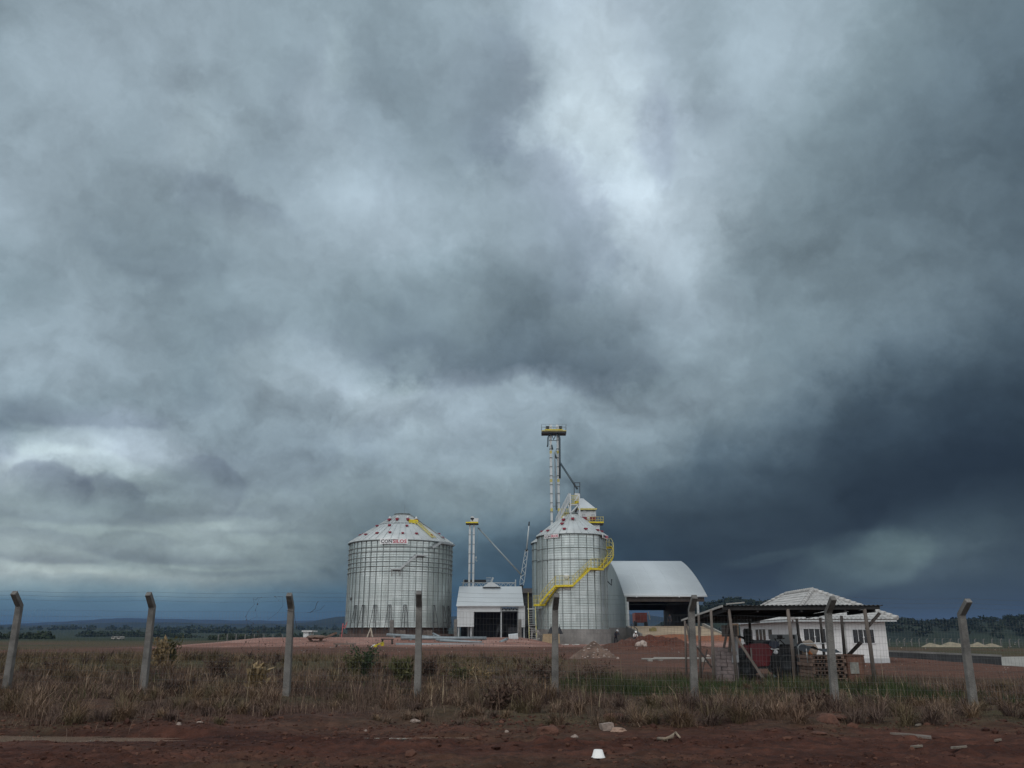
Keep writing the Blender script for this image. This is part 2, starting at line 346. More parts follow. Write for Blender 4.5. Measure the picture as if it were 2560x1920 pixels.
WOODL = mat('pale_timber', (.42, .37, .30), .85, 0, .3, 3, .3, 20)
WALLW = mat('white_plaster', (.64, .64, .64), .9, 0, .09, 1.6, .2, 6)
TILE = mat('pale_roof_tile', (.42, .415, .405), .85, 0, .22, 2.2, .2, 14)
GLASS = mat('dark_glass', (.012, .014, .018), .12, 0, .2, 1, spec=.6)
FRAMEW = mat('white_window_frame', (.70, .71, .72), .5, 0, .05, 2)
SOIL = mat('red_soil_pile', (.17, .065, .042), .95, 0, .4, 1.2, .6, 6)
RUBB = mat('rubble_soil', (.14, .092, .07), .95, 0, .5, 1.5, .7, 7)
DUSTY = mat('dusty_stone', (.26, .205, .175), .95, 0, .35, 9, .5, 25)
STONE = mat('pale_stone', (.38, .31, .27), .9, 0, .25, 6, .4, 20)
TARP = mat('dark_tarp', (.035, .042, .05), .45, 0, .4, 4, .5, 9)
RUST = mat('rusty_steel', (.13, .065, .045), .8, .2, .5, 3, .3, 15)
BRICK = mat('dusty_block', (.19, .155, .15), .95, 0, .3, 7, .3, 20)
SAND = mat('pale_sand', (.35, .265, .18), .95, 0, .3, .6, .4, 4)
ORANGE = mat('orange_paint', (.52, .16, .035), .55, 0, .25, 4)
FOAM = mat('white_foam', (.80, .80, .78), .7, 0, .05, 20)
SIGNB = mat('sign_board_white', (.74, .76, .77), .5, 0, .04, 2)
LETD = mat('letter_dark', (.035, .03, .045), .5, 0, .1, 2)
LETR = mat('letter_red', (.42, .012, .05), .5, 0, .1, 2)
WIRE = mat('fence_wire', (.17, .175, .175), .5, .6, .2, 3)
SHED = mat('fibre_cement_and_rafter_shade', (.028, .027, .027), .9, 0, .35, 1.5, .3, 9)
SHEDE = mat('roof_edge_batten', (.34, .33, .31), .8, 0, .2, 3)
SKIN = mat('skin', (.17, .085, .055), .6, 0, .1, 20)
SHIRT = mat('work_shirt', (.05, .055, .075), .9, 0, .3, 12)
SHIRTW = mat('white_shirt', (.62, .62, .62), .9, 0, .1, 12)
TROUS = mat('work_trousers', (.035, .038, .05), .9, 0, .3, 12)
HAT = mat('white_hard_hat', (.75, .75, .74), .4, 0, .04, 5)

def mat_silo():
    m = bpy.data.materials.new('galvanised_silo_sheets'); m.use_nodes = True
    t = m.node_tree; b = t.nodes['Principled BSDF']
    uv = t.nodes.new('ShaderNodeUVMap'); uv.uv_map = 'wall'
    br = t.nodes.new('ShaderNodeTexBrick'); br.offset = .5; br.inputs['Scale'].default_value = 1.0
    br.inputs['Brick Width'].default_value = 2.6; br.inputs['Row Height'].default_value = .9
    br.inputs['Mortar Size'].default_value = .008; br.inputs['Bias'].default_value = 0.0
    br.inputs['Color1'].default_value = (.47, .53, .52, 1); br.inputs['Color2'].default_value = (.60, .66, .65, 1); br.inputs['Mortar'].default_value = (.36, .40, .39, 1)
    t.links.new(uv.outputs[0], br.inputs['Vector'])
    mp = t.nodes.new('ShaderNodeMapping'); mp.inputs['Scale'].default_value = (2.2, .10, 1); t.links.new(uv.outputs[0], mp.inputs[0])
    n = t.nodes.new('ShaderNodeTexNoise'); n.inputs['Scale'].default_value = 1.0; n.inputs['Detail'].default_value = 7; n.inputs['Roughness'].default_value = .7
    t.links.new(mp.outputs[0], n.inputs['Vector'])
    mr = t.nodes.new('ShaderNodeMapRange'); mr.inputs[1].default_value = .3; mr.inputs[2].default_value = .7; mr.inputs[3].default_value = .72; mr.inputs[4].default_value = 1.15
    t.links.new(n.outputs[0], mr.inputs[0])
    vm = t.nodes.new('ShaderNodeVectorMath'); vm.operation = 'SCALE'; t.links.new(br.outputs[0], vm.inputs[0]); t.links.new(mr.outputs[0], vm.inputs['Scale'])
    t.links.new(vm.outputs[0], b.inputs['Base Color'])
    b.inputs['Metallic'].default_value = .75; b.inputs['Roughness'].default_value = .36
    sx = t.nodes.new('ShaderNodeSeparateXYZ'); t.links.new(uv.outputs[0], sx.inputs[0])
    w = t.nodes.new('ShaderNodeMath'); w.operation = 'SINE'
    w0 = t.nodes.new('ShaderNodeMath'); w0.operation = 'MULTIPLY'; w0.inputs[1].default_value = 2 * math.pi / .3
    t.links.new(sx.outputs[1], w0.inputs[0]); t.links.new(w0.outputs[0], w.inputs[0])
    bp = t.nodes.new('ShaderNodeBump'); bp.inputs['Strength'].default_value = .2; bp.inputs['Distance'].default_value = .02
    t.links.new(w.outputs[0], bp.inputs['Height']); t.links.new(bp.outputs[0], b.inputs['Normal'])
    return m
SILO = mat_silo()

# ------------------------------------------------------------------ mesh builder
class MB:
    def __init__(s): s.v = []; s.f = []; s.sm = []
    def add(s, vs, fs, smooth=False):
        o = len(s.v); s.v += [Vector(p) for p in vs]; s.f += [tuple(o + i for i in f) for f in fs]; s.sm += [smooth] * len(fs); return s
    def box(s, a, b):
        x0, y0, z0 = (min(a[i], b[i]) for i in range(3)); x1, y1, z1 = (max(a[i], b[i]) for i in range(3))
        return s.add([(x0, y0, z0), (x1, y0, z0), (x1, y1, z0), (x0, y1, z0), (x0, y0, z1), (x1, y0, z1), (x1, y1, z1), (x0, y1, z1)],
                     [(3, 2, 1, 0), (4, 5, 6, 7), (0, 1, 5, 4), (1, 2, 6, 5), (2, 3, 7, 6), (3, 0, 4, 7)])
    def obox(s, c, u, v, w):
        """box by centre and three half-axis vectors"""
        c, u, v, w = map(Vector, (c, u, v, w))
        p = [c + a * u + b * v + d * w for d in (-1, 1) for a, b in ((-1, -1), (1, -1), (1, 1), (-1, 1))]
        return s.add(p, [(3, 2, 1, 0), (4, 5, 6, 7), (0, 1, 5, 4), (1, 2, 6, 5), (2, 3, 7, 6), (3, 0, 4, 7)])
    def bar(s, a, b, w, h=None, up=(0, 0, 1)):
        a, b = Vector(a), Vector(b); d = b - a; L = d.length
        if L < 1e-6: return s
        d /= L; up = Vector(up)
        if abs(d.dot(up)) > .98: up = Vector((0, 1, 0))
        x = d.cross(up).normalized(); y = x.cross(d)
        return s.obox((a + b) / 2, x * w / 2, d * L / 2, y * (h or w) / 2)
    def tube(s, pts, r, n=8, cap=True):
        pts = [Vector(p) for p in pts]; rr = r if isinstance(r, (list, tuple)) else [r] * len(pts)
        vs = []; fs = []; x = None
        for i, p in enumerate(pts):
            d = (pts[min(i + 1, len(pts) - 1)] - pts[max(i - 1, 0)]).normalized()
            if x is None:
                x = d.orthogonal().normalized()
            else:
                x = (x - d * x.dot(d)).normalized()
            y = d.cross(x)
            for k in range(n):
                a = 2 * math.pi * k / n
                vs.append(p + (x * math.cos(a) + y * math.sin(a)) * rr[i])
        for i in range(len(pts) - 1):
            for k in range(n): fs.append((i * n + k, i * n + (k + 1) % n, (i + 1) * n + (k + 1) % n, (i + 1) * n + k))
        s.add(vs, fs, n > 5)
        if cap:
            o = len(s.v) - len(vs)
            s.f.append(tuple(o + k for k in reversed(range(n)))); s.f.append(tuple(o + (len(pts) - 1) * n + k for k in range(n))); s.sm += [False, False]
        return s
    def lathe(s, c, prof, n=32, smooth=True, a0=0, a1=2 * math.pi):
        c = Vector(c); vs = []; fs = []; full = abs(a1 - a0 - 2 * math.pi) < 1e-6
        m = n if full else n + 1
        for r, z in prof:
            for k in range(m):
                a = a0 + (a1 - a0) * k / n
                vs.append(c + Vector((r * math.cos(a), r * math.sin(a), z)))
        for i in range(len(prof) - 1):
            for k in range(n):
                k2 = (k + 1) % m if full else k + 1
                fs.append((i * m + k, i * m + k2, (i + 1) * m + k2, (i + 1) * m + k))
        return s.add(vs, fs, smooth)
    def prism(s, poly, off):
        """closed polygon of 3-D points swept by a vector"""
        n = len(poly); off = Vector(off); p = [Vector(q) for q in poly]
        return s.add(p + [q + off for q in p], [tuple(range(n)), tuple(range(2 * n - 1, n - 1, -1))] + [(i, i + n, (i + 1) % n + n, (i + 1) % n) for i in range(n)])
    def blob(s, c, r, seed=0, amt=.25, sub=2, flat=(1, 1, 1)):
        bm = bmesh.new(); bmesh.ops.create_icosphere(bm, subdivisions=sub, radius=1)
        rr = random.Random(seed); ph = [rr.uniform(0, 6) for _ in range(6)]
        vs = []
        for v in bm.verts:
            k = 1 + amt * (math.sin(2.3 * v.co.x + ph[0]) + math.sin(2.9 * v.co.y + ph[1]) + math.sin(2.6 * v.co.z + ph[2]) + .6 * math.sin(5 * v.co.x + ph[3]) * math.sin(5 * v.co.y + ph[4])) / 2.2
            q = v.co * k * r; vs.append(Vector(c) + Vector((q.x * flat[0], q.y * flat[1], q.z * flat[2])))
        s.add(vs, [tuple(v.index for v in f.verts) for f in bm.faces], False); bm.free(); return s
    def build(s, name, material, parent=None, uv=None):
        me = bpy.data.meshes.new(name)
        o0 = Vector((0, 0, 0)); q = parent
        while q is not None: o0 += q.location; q = q.parent
        me.from_pydata([tuple(p - o0) for p in s.v], [], s.f)
        me.polygons.foreach_set('use_smooth', s.sm)
        me.materials.append(material); me.update()
        o = bpy.data.objects.new(name, me); COL.objects.link(o)
        if parent is not None: o.parent = parent
        return o
def thing(name, label, cat, loc=(0, 0, 0), group=None):
    o = bpy.data.objects.new(name, None); COL.objects.link(o); o.location = Vector(loc); o.empty_display_size = .2
    o['label'] = label; o['category'] = cat
    if group: o['group'] = group
    return o
def single(name, mb, material, label, cat, loc=None, group=None):
    """a thing that is one mesh, its origin at its base"""
    loc = Vector(loc) if loc is not None else Vector((sum((p.x for p in mb.v)) / len(mb.v), sum((p.y for p in mb.v)) / len(mb.v), min(p.z for p in mb.v)))
    mb.v = [p - loc for p in mb.v]
    o = mb.build(name, material); o.location = loc; o['label'] = label; o['category'] = cat
    if group: o['group'] = group
    return o
def npmesh(name, verts, faces, material, tint=None, smooth=True, nper=4):
    me = bpy.data.meshes.new(name); verts = np.asarray(verts, np.float32); faces = np.asarray(faces, np.int32)
    me.vertices.add(len(verts)); me.vertices.foreach_set('co', verts.ravel())
    me.loops.add(faces.size); me.loops.foreach_set('vertex_index', faces.ravel())
    me.polygons.add(len(faces)); me.polygons.foreach_set('loop_start', np.arange(0, faces.size, nper, dtype=np.int32))
    me.polygons.foreach_set('loop_total', np.full(len(faces), nper, np.int32))
    me.polygons.foreach_set('use_smooth', np.full(len(faces), smooth))
    if tint is not None:
        a = me.attributes.new('tint', 'FLOAT_COLOR', 'POINT')
        t = np.concatenate([np.asarray(tint, np.float32), np.ones((len(verts), 1), np.float32)], 1)
        a.data.foreach_set('color', t.ravel())
    me.materials.append(material); me.update(); me.validate()
    o = bpy.data.objects.new(name, me); COL.objects.link(o); return o
def letters(text, material, parent, name, org, right, up, height, width, depth=.02):
    """raised lettering fitted into width x height, starting at org"""
    cu = bpy.data.curves.new(name, 'FONT'); cu.body = text; cu.extrude = .5; cu.resolution_u = 2; cu.offset = .018
    t = bpy.data.objects.new('t', cu); COL.objects.link(t)
    dg = bpy.context.evaluated_depsgraph_get(); me = bpy.data.meshes.new_from_object(t.evaluated_get(dg))
    bpy.data.objects.remove(t)
    vs = [v.co.copy() for v in me.vertices]; fs = [tuple(p.vertices) for p in me.polygons]; bpy.data.meshes.remove(me)
    x0 = min(v.x for v in vs); x1 = max(v.x for v in vs); y0 = min(v.y for v in vs); y1 = max(v.y for v in vs)
    right, up = Vector(right), Vector(up); nrm = right.cross(up)
    mb = MB(); mb.add([Vector(org) + right * ((v.x - x0) / (x1 - x0) * width) + up * ((v.y - y0) / (y1 - y0) * height) + nrm * (v.z * depth) for v in vs], fs)
    return mb.build(name, material, parent)

# ------------------------------------------------------------------ ground
def axis(segs):
    a = [np.arange(p, q, st) for p, q, st in segs]; return np.concatenate(a)
def geo(a, b, k):
    n = int(math.log(b / a) / math.log(k)) + 1
    return np.geomspace(a, b, n)
gx = np.concatenate([-geo(50, 12000, 1.14)[::-1], axis([(-49.6, -16, .45), (-16, -10.5, .10), (-10.5, 10.5, .052), (10.5, 16, .10), (16, 49.9, .45)]), geo(50, 12000, 1.14)])
gy = np.concatenate([-geo(4, 3000, 1.5)[::-1], axis([(-3, 8, .6), (8, 9.8, .12), (9.8, 14.6, .042), (14.6, 25, .09), (25, 60, .28), (60, 140, .5)]), geo(140, 11000, 1.06)])
XX, YY = np.meshgrid(gx, gy); ZZ = terrain(XX, YY)
def zone_colour(x, y):
    """kinds of soil by place: mud road, dry verge, red yard, pale fill, far fields"""
    n1 = fbm(x * .25 + 5, y * .25, 5) ; n2 = fbm(x * .07, y * .07 + 33, 4); n3 = fbm(x * 1.3, y * 1.3, 4)
    C = lambda *c: np.array(c)[None, None, :] if x.ndim == 2 else np.array(c)[None, :]
    mix = lambda a, b, w: a * (1 - w[..., None]) + b * w[..., None]
    road = mix(C(.042, .015, .010), C(.074, .031, .021), np.clip(.5 + 2.2 * fbm(x * .3, y * 1.4, 5), 0, 1))
    road = mix(road, C(.064, .042, .027), np.clip(3.4 * (fbm(x * .2 + 80, y * .6, 4) - .05), 0, .8))
    verge = mix(C(.070, .036, .026), C(.058, .046, .024), np.clip(.5 + 2 * n1, 0, 1))
    red = mix(C(.125, .058, .040), C(.085, .046, .032), np.clip(.5 + 2.2 * fbm(x * .15, y * .5, 5), 0, 1))
    pink = mix(C(.33, .20, .165), C(.215, .105, .08), np.clip(.45 + 2.4 * fbm(x * .2, y * .4, 5), 0, 1))
    olive = mix(C(.062, .055, .026), C(.090, .055, .034), np.clip(.5 + 2.4 * n2 + n1, 0, 1))
    field = mix(C(.018, .030, .014), C(.032, .040, .019), np.clip(.5 + 3 * fbm(x * .01, y * .02, 4), 0, 1))
    yy = y + 3.0 * n1
    c = mix(road, verge, ss(12.9, 14.3, y + 1.6 * n3 + 1.2 * n1))
    c = mix(c, olive, ss(32, 44, yy) * (1 - ss(2, 12, x + 6 * n1)))
    c = mix(c, red, ss(30, 40, yy) * ss(-1, 9, x + 8 * n1))
    c = mix(c, red, ss(50, 60, yy) * (1 - ss(230, 300, y)))
    left = ss(82, 100, y + 10 * n2) * (1 - ss(-62, -44, x + 8 * n2))
    c = mix(c, olive, left)
    pk = ss(83, 89, yy) * ss(-44, -33, x + 5 * n1) * (1 - ss(30, 40, x)) * (1 - ss(160, 200, y))
    c = mix(c, pink, pk)
    c = mix(c, C(.235, .095, .052), ss(92, 97, yy) * ss(14.5, 17, x) * (1 - ss(32, 38, x)) * (1 - ss(140, 170, y)))
    c = mix(c, C(.095, .034, .022), np.exp(-((x - 12.3) / 3.6) ** 2 - ((y - 76) / 3.4) ** 2))
    c = mix(c, olive, ss(34, 46, x) * ss(84, 100, y))
    c = mix(c, field, ss(190, 330, y + 20 * n2))
    return c
tint = zone_colour(XX, YY)
nyy, nxx = XX.shape
idx = np.arange(nyy * nxx).reshape(nyy, nxx)
fc = np.stack([idx[:-1, :-1], idx[:-1, 1:], idx[1:, 1:], idx[1:, :-1]], -1).reshape(-1, 4)
gm = mat_attr('earth_and_fields', .95, 5.0, .38, 1.0, 11.0)
ground = npmesh('ground', np.stack([XX, YY, ZZ], -1).reshape(-1, 3), fc, gm, tint.reshape(-1, 3)); ground['kind'] = 'structure'
# standing water in the wet ruts
WATER = mat('muddy_water', (.22, .165, .125), .08, 0, .2, 1.0, .05, 3, spec=.5)
def puddle(cx, cy, lx, ly, dz, name='puddle'):
    n = 40; vs = []
    for k in range(n):
        a = 2 * math.pi * k / n; q = 1 + .25 * math.sin(3 * a + cx) + .15 * math.sin(7 * a + cy)
        vs.append((cx + lx * math.cos(a) * q, cy + ly * math.sin(a) * q + .02 * (lx * math.cos(a)), 0))
    z = float(np.median([tz(cx + lx * t, cy + .02 * lx * t) for t in np.linspace(-.8, .8, 15)])) + dz
    mb = MB(); mb.add([(v[0], v[1], z) for v in vs], [tuple(range(n))]); o = mb.build(name, WATER); o['kind'] = 'structure'; return o
puddle(-8.7, 12.88, 4.4, .50, .062); puddle(-1.0, 12.95, .85, .17, .045)
# ------------------------------------------------------------------ hills
def hill(name, prof, Y, depth, material, base=-3.0, rough=2.0, seed=0, tintf=None):
    """a ridge whose crest passes the given (px, py) points at distance Y; real width and depth"""
    xs = np.array([XA(p, Y, 20) for p, _ in prof]); hs = np.array([ZA(q, Y) for _, q in prof])
    X = np.arange(xs[0], xs[-1], depth / 45); H = np.interp(X, xs, hs)
    H = np.convolve(np.pad(H, 6, 'edge'), np.ones(13) / 13, 'valid')
    ny = 26; t = np.linspace(-1, 1, ny)
    XX, TT = np.meshgrid(X, t); prof2 = np.cos(TT * math.pi / 2) ** 1.3
    k = depth / 8
    ZZ = base + (H[None, :] - base) * prof2 * (1 + 0.0 * TT) + rough * fbm(XX / k + seed, TT * depth / k + seed, 5) * 2 * np.minimum(prof2 * 3, 1)
    YY = Y + TT * depth + 0 * XX
    i = np.arange(XX.size).reshape(XX.shape)
    f = np.stack([i[:-1, :-1], i[:-1, 1:], i[1:, 1:], i[1:, :-1]], -1).reshape(-1, 4)
    n = fbm(XX / k * 2 + 7, TT * 9 + seed, 4)
    w = np.clip(.5 + 2.5 * n, 0, 1)[..., None]
    ti = np.array(tintf[0]) * (1 - w) + np.array(tintf[1]) * w
    o = npmesh(name, np.stack([XX, YY, ZZ], -1).reshape(-1, 3), f, material, ti.reshape(-1, 3)); o['kind'] = 'structure'
    return X, H
hm = mat_attr('hill_cover', .95, .02, .3, 0)
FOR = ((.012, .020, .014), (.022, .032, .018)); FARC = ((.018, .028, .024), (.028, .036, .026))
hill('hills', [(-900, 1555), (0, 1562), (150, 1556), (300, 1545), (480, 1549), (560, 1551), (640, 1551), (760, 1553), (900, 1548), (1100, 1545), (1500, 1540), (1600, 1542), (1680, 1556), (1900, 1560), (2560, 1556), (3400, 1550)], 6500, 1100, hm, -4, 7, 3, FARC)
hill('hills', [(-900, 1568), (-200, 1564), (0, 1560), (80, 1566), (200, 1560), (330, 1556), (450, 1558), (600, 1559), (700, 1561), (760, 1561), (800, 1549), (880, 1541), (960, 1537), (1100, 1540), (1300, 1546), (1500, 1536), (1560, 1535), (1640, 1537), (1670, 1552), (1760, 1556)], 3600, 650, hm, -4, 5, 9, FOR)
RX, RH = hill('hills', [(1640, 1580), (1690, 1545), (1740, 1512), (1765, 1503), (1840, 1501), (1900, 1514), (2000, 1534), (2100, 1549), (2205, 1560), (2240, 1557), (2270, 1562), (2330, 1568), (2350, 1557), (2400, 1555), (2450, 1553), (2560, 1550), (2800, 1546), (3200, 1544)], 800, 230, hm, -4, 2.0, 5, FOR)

# woods: leaf clumps, thousands of small faces
def clumps(name, pts, size, material, cols, per=26, seed=1, leaf=.22):
    r = np.random.default_rng(seed); V = []; T = []
    for (x, y, z), s in zip(pts, size):
        k = per
        d = r.normal(size=(k, 3)); d /= np.linalg.norm(d, axis=1)[:, None]
        c = np.array([x, y, z]) + d * s * r.uniform(.45, 1.0, (k, 1)) * np.array([1, 1, .8])
        u = r.normal(size=(k, 3)); u /= np.linalg.norm(u, axis=1)[:, None]
        w = np.cross(u, r.normal(size=(k, 3))); w /= np.linalg.norm(w, axis=1)[:, None]
        q = s * leaf * r.uniform(.6, 1.4, (k, 1))
        V.append(np.stack([c - u * q - w * q * .6, c + u * q - w * q * .6, c + u * q + w * q * .6, c - u * q + w * q * .6], 1).reshape(-1, 3))
        m = r.random((k, 1)) * .7 + .3 * r.random()
        t = np.array(cols[0]) * (1 - m) + np.array(cols[1]) * m
        T.append(np.repeat(t, 4, 0))
    V = np.concatenate(V); T = np.concatenate(T)
    return npmesh(name, V, np.arange(len(V)).reshape(-1, 4), material, T, False)
leafm = mat_attr('foliage', .8, 1.0, .2, 0)
pts = []; sz = []
for k in range(900):
    x = rng.uniform(RX[0], RX[-1]); t = -abs(rng.normal(0, .33))
    h = np.interp(x, RX, RH); z = -4 + (h + 4) * max(math.cos(max(t, -1) * math.pi / 2), 0) ** 1.3
    s = rng.uniform(2.5, 5.5); pts.append((x, 800 + t * 230, z + s * .25)); sz.append(s)
w = clumps('wood', pts, sz, leafm, FOR, 44, 4, .2); w['kind'] = 'stuff'; w['label'] = 'dark woodland covering the ridge behind the house'; w['category'] = 'woodland'
pts = []; sz = []
for (pa, pb, Y, n, s0) in ((-120, 135, 420, 90, 2.0), (190, 420, 900, 110, 3.4), (380, 720, 1300, 130, 4.5), (430, 1000, 700, 80, 2.2), (-400, 900, 1700, 200, 5), (520, 640, 330, 26, 1.2)):
    for k in range(n):
        y = Y * rng.uniform(.96, 1.05); x = XA(rng.uniform(pa, pb), y); s = s0 * rng.uniform(.35, 1.5)
        pts.append((x, y, tz(x, y) + s * .5)); sz.append(s)
w = clumps('hedge', pts, sz, leafm, ((.022, .034, .016), (.036, .050, .024)), 34, 8, .26); w['kind'] = 'stuff'; w['label'] = 'far tree rows across the green plain on the left'; w['category'] = 'trees'

# ------------------------------------------------------------------ silos
def wall_cyl(parent, name, c, Rr, z0, z1, n=120, nz=2):
    me = bpy.data.meshes.new(name); vs = []; fs = []; uvs = []
    off = Vector(parent.location)
    for j in range(nz + 1):
        for k in range(n + 1):
            a = 2 * math.pi * k / n
            vs.append((c[0] + Rr * math.sin(a) - off.x, c[1] - Rr * math.cos(a) - off.y, z0 + (z1 - z0) * j / nz - off.z))
    for j in range(nz):
        for k in range(n):
            i = j * (n + 1) + k; fs.append((i, i + 1, i + n + 2, i + n + 1))
    me.from_pydata(vs, [], fs); me.polygons.foreach_set('use_smooth', [True] * len(fs))
    ul = me.uv_layers.new(name='wall')
    for p in me.polygons:
        for li in p.loop_indices:
            vi = me.loops[li].vertex_index; k = vi % (n + 1); j = vi // (n + 1)
            ul.data[li].uv = (2 * math.pi * k / n * Rr, (z1 - z0) * j / nz)
    me.materials.append(SILO); me.update()
    o = bpy.data.objects.new(name, me); COL.objects.link(o); o.parent = parent; return o
def onwall(c, Rr, phi, z): return Vector((c[0] + Rr * math.sin(phi), c[1] - Rr * math.cos(phi), z))
def silo_roof(parent, c, Rr, ze, za, rc, nrib):
    mb = MB(); mb.lathe((c[0], c[1], 0), [(Rr + .22, ze - .12), (Rr + .22, ze - .02), (rc, za), (rc - .05, za - .03), (Rr, ze - .12)], 96, True)
    for k in range(nrib):
        a = 2 * math.pi * (k + .5) / nrib
        p = lambda r, z: Vector((c[0] + r * math.cos(a), c[1] + r * math.sin(a), z))
        mb.bar(p(Rr + .2, ze + .02), p(rc, za + .03), .07, .10)
    return mb.build('roof', GALVR, parent)
def vent(parent, c, Rr, ze, za, rc, phi, t, cap=False, sc=1.0):
    """red roof vent; phi 0 faces the viewer, t = 0 at the eave, 1 at the top"""
    r = Rr + (rc - Rr) * t; z = ze + (za - ze) * t
    p = onwall(c, r, phi, z); o = Vector((math.sin(phi), -math.cos(phi), 0)); s = Vector((math.cos(phi), math.sin(phi), 0))
    mb = MB(); mb.obox(p + Vector((0, 0, .14 * sc)), s * .21 * sc, o * .19 * sc, (0, 0, .20 * sc))
    mb.prism([p + o * .19 * sc + s * k * .30 * sc + Vector((0, 0, q * sc)) for k, q in ((-1, .38), (1, .38))] + [p + o * .46 * sc + s * k * .30 * sc + Vector((0, 0, .14 * sc)) for k in (1, -1)], (0, 0, .05))
    mb.obox(p + Vector((0, 0, .40 * sc)) + o * .03, s * .28 * sc, o * .27 * sc, (0, 0, .035))
    v = mb.build('vent', REDP, parent)
    if cap:
        m2 = MB(); m2.lathe(p + Vector((0, 0, .43 * sc)), [(.0, 0), (.17, 0), (.19, .14), (.12, .30), (.07, .36), (0, .37)], 14); m2.build('vent_cap', WHITEP, v)
def sign(parent, c, Rr, phi, zc, w, h):
    o = Vector((math.sin(phi), -math.cos(phi), 0)); s = Vector((math.cos(phi), math.sin(phi), 0))
    p = onwall(c, Rr + .22, phi, zc)
    mb = MB(); mb.obox(p, s * w / 2, o * .03, (0, 0, h / 2))
    sg = mb.build('sign', SIGNB, parent)
    org = p + o * .04 - s * w * .46 - Vector((0, 0, h * .34))
    letters('CON', LETD, sg, 'lettering', org, s, (0, 0, 1), h * .68, w * .40, .03)
    letters('SILOS', LETR, sg, 'lettering', org + s * w * .43, s, (0, 0, 1), h * .68, w * .49, .03)

# big silo on the left
c1 = (-15.15, 116.0); R1 = 6.92; z0, ze, za, rc = 2.42, 13.45, 17.35, 1.0
g1 = tz(c1[0], c1[1] - 8)
s1 = thing('grain_silo', 'wide squat galvanised grain silo with red roof vents and lifting frames round its foot', 'silo', (c1[0], c1[1], g1))
wall_cyl(s1, 'wall', c1, R1, z0, ze, nz=12)
silo_roof(s1, c1, R1, ze, za, rc, 44)
mb = MB(); mb.lathe((c1[0], c1[1], 0), [(0, za + .12), (rc + .12, za + .10), (rc + .12, za + .22), (0, za + .30)], 24); mb.tube([(c1[0], c1[1], za + .2), (c1[0], c1[1], za + .2)], .02) if False else None
mb.tube([(c1[0] + .3, c1[1] - .3, za + .2), (c1[0] + .3, c1[1] - .3, za + 1.5)], .02, 5); mb.build('roof_cap', GALVD, s1)
for t in (.62, .0):
    mb = MB(); r = R1 + (rc - R1) * t; z = ze + (za - ze) * t
    mb.lathe((c1[0], c1[1], z + (.06 if t else -.16)), [(r + .05, -.03), (r + .11, 0), (r + .05, .05)] if t else [(R1 + .24, -.06), (R1 + .30, 0), (R1 + .24, .06)], 96); mb.build('roof_ring', GALVD, s1)
for k in range(50):
    a = 2 * math.pi * (k + .35) / 50
    mb = MB(); mb.bar(onwall(c1, R1 + .05, a, z0 + (.75 if k % 2 else .05)), onwall(c1, R1 + .05, a, ze - .05), .05, .09, up=(math.sin(a), -math.cos(a), 0)); mb.build('stiffener', GALVM, s1)
for py in (1364.5, 1376, 1390, 1401.5, 1413, 1425.5):
    z = ZA(py + 1.5, c1[1] - R1 - .1)
    mb = MB(); mb.lathe((c1[0], c1[1], z), [(R1 + .04, -.05), (R1 + .16, -.03), (R1 + .16, .03), (R1 + .04, .05)], 120); mb.build('wind_ring', GALVM, s1)
mb = MB(); mb.lathe((c1[0], c1[1], 0), [(R1 + .75, g1 - 1.2), (R1 + .75, z0 - .75), (R1 - .2, z0 - .75)], 64); mb.lathe((c1[0], c1[1], 0), [(R1 - .3, g1 - 1), (R1 - .3, z0 + .02)], 64)
mb.build('foundation', mat('raw_foundation', (.075, .05, .042), .95, 0, .4, .7, .4, 5), s1)
sign(s1, c1, R1, R(-.5), ZA(1353.5, c1[1] - R1), 3.6, .66)
VT = [(-8, .74, 1), (-33, .73, 1), (24, .74, 1), (55, .74, 1)]
for ph, t, cp in VT: vent(s1, c1, R1, ze, za, rc, R(ph), t, cp, .7)
for ph, t in ((-17, .50), (16, .48), (-52, .52), (-8, .20), (8.5, .17), (-26, .19), (26, .17), (-45, .17), (47, .15), (-66, .2), (68, .12), (-85, .3), (85, .3), (120, .2), (160, .2), (200, .2), (240, .2)):
    vent(s1, c1, R1, ze, za, rc, R(ph), t, False, .6)
mb = MB(); p = onwall(c1, R1 + .03, R(-56), 6.0); mb.lathe((0, 0, 0), [(0, .05), (.22, .05), (.25, 0)], 16)
nrm = Vector((math.sin(R(-56)), -math.cos(R(-56)), 0)); q = Vector((0, 0, 1)).rotation_difference(nrm); mb.v = [p + q @ v for v in mb.v]; mb.build('hatch_hole', BLACK, s1)
def wang(px, c, Rr, D): return math.asin(max(-1, min(1, ((px - CX) / F * D - c[0]) / Rr)))
def flight(mb, c, Rr, a0, z0_, a1, z1_, w, n=14, treads=True):
    for k in range(n):
        t0, t1 = k / n, (k + 1) / n
        pa = lambda r, t, dz: onwall(c, r, a0 + (a1 - a0) * t, z0_ + (z1_ - z0_) * t + dz)
        for r in (Rr, Rr + w): mb.bar(pa(r, t0, 0), pa(r, t1, 0), .06, .24)
        if treads: mb.bar(pa(Rr, (t0 + t1) / 2, .06), pa(Rr + w, (t0 + t1) / 2, .06), .22, .04)
def rail(mb, c, r, a0, z0_, a1, z1_, n=6, h=1.05):
    f = lambda t, dz: onwall(c, r, a0 + (a1 - a0) * t, z0_ + (z1_ - z0_) * t + dz)
    for k in range(n + 1): mb.bar(f(k / n, 0), f(k / n, h), .045)
    for k in range(n):
        for q in (h, h * .55): mb.bar(f(k / n, q), f((k + 1) / n, q), .045)
Y1 = c1[1] - R1 - .6; D1 = Y1 * CT + 1.5
A = lambda px: wang(px, c1, R1 + .6, D1)
zz = lambda py: ZA(py, Y1)
mb = MB()
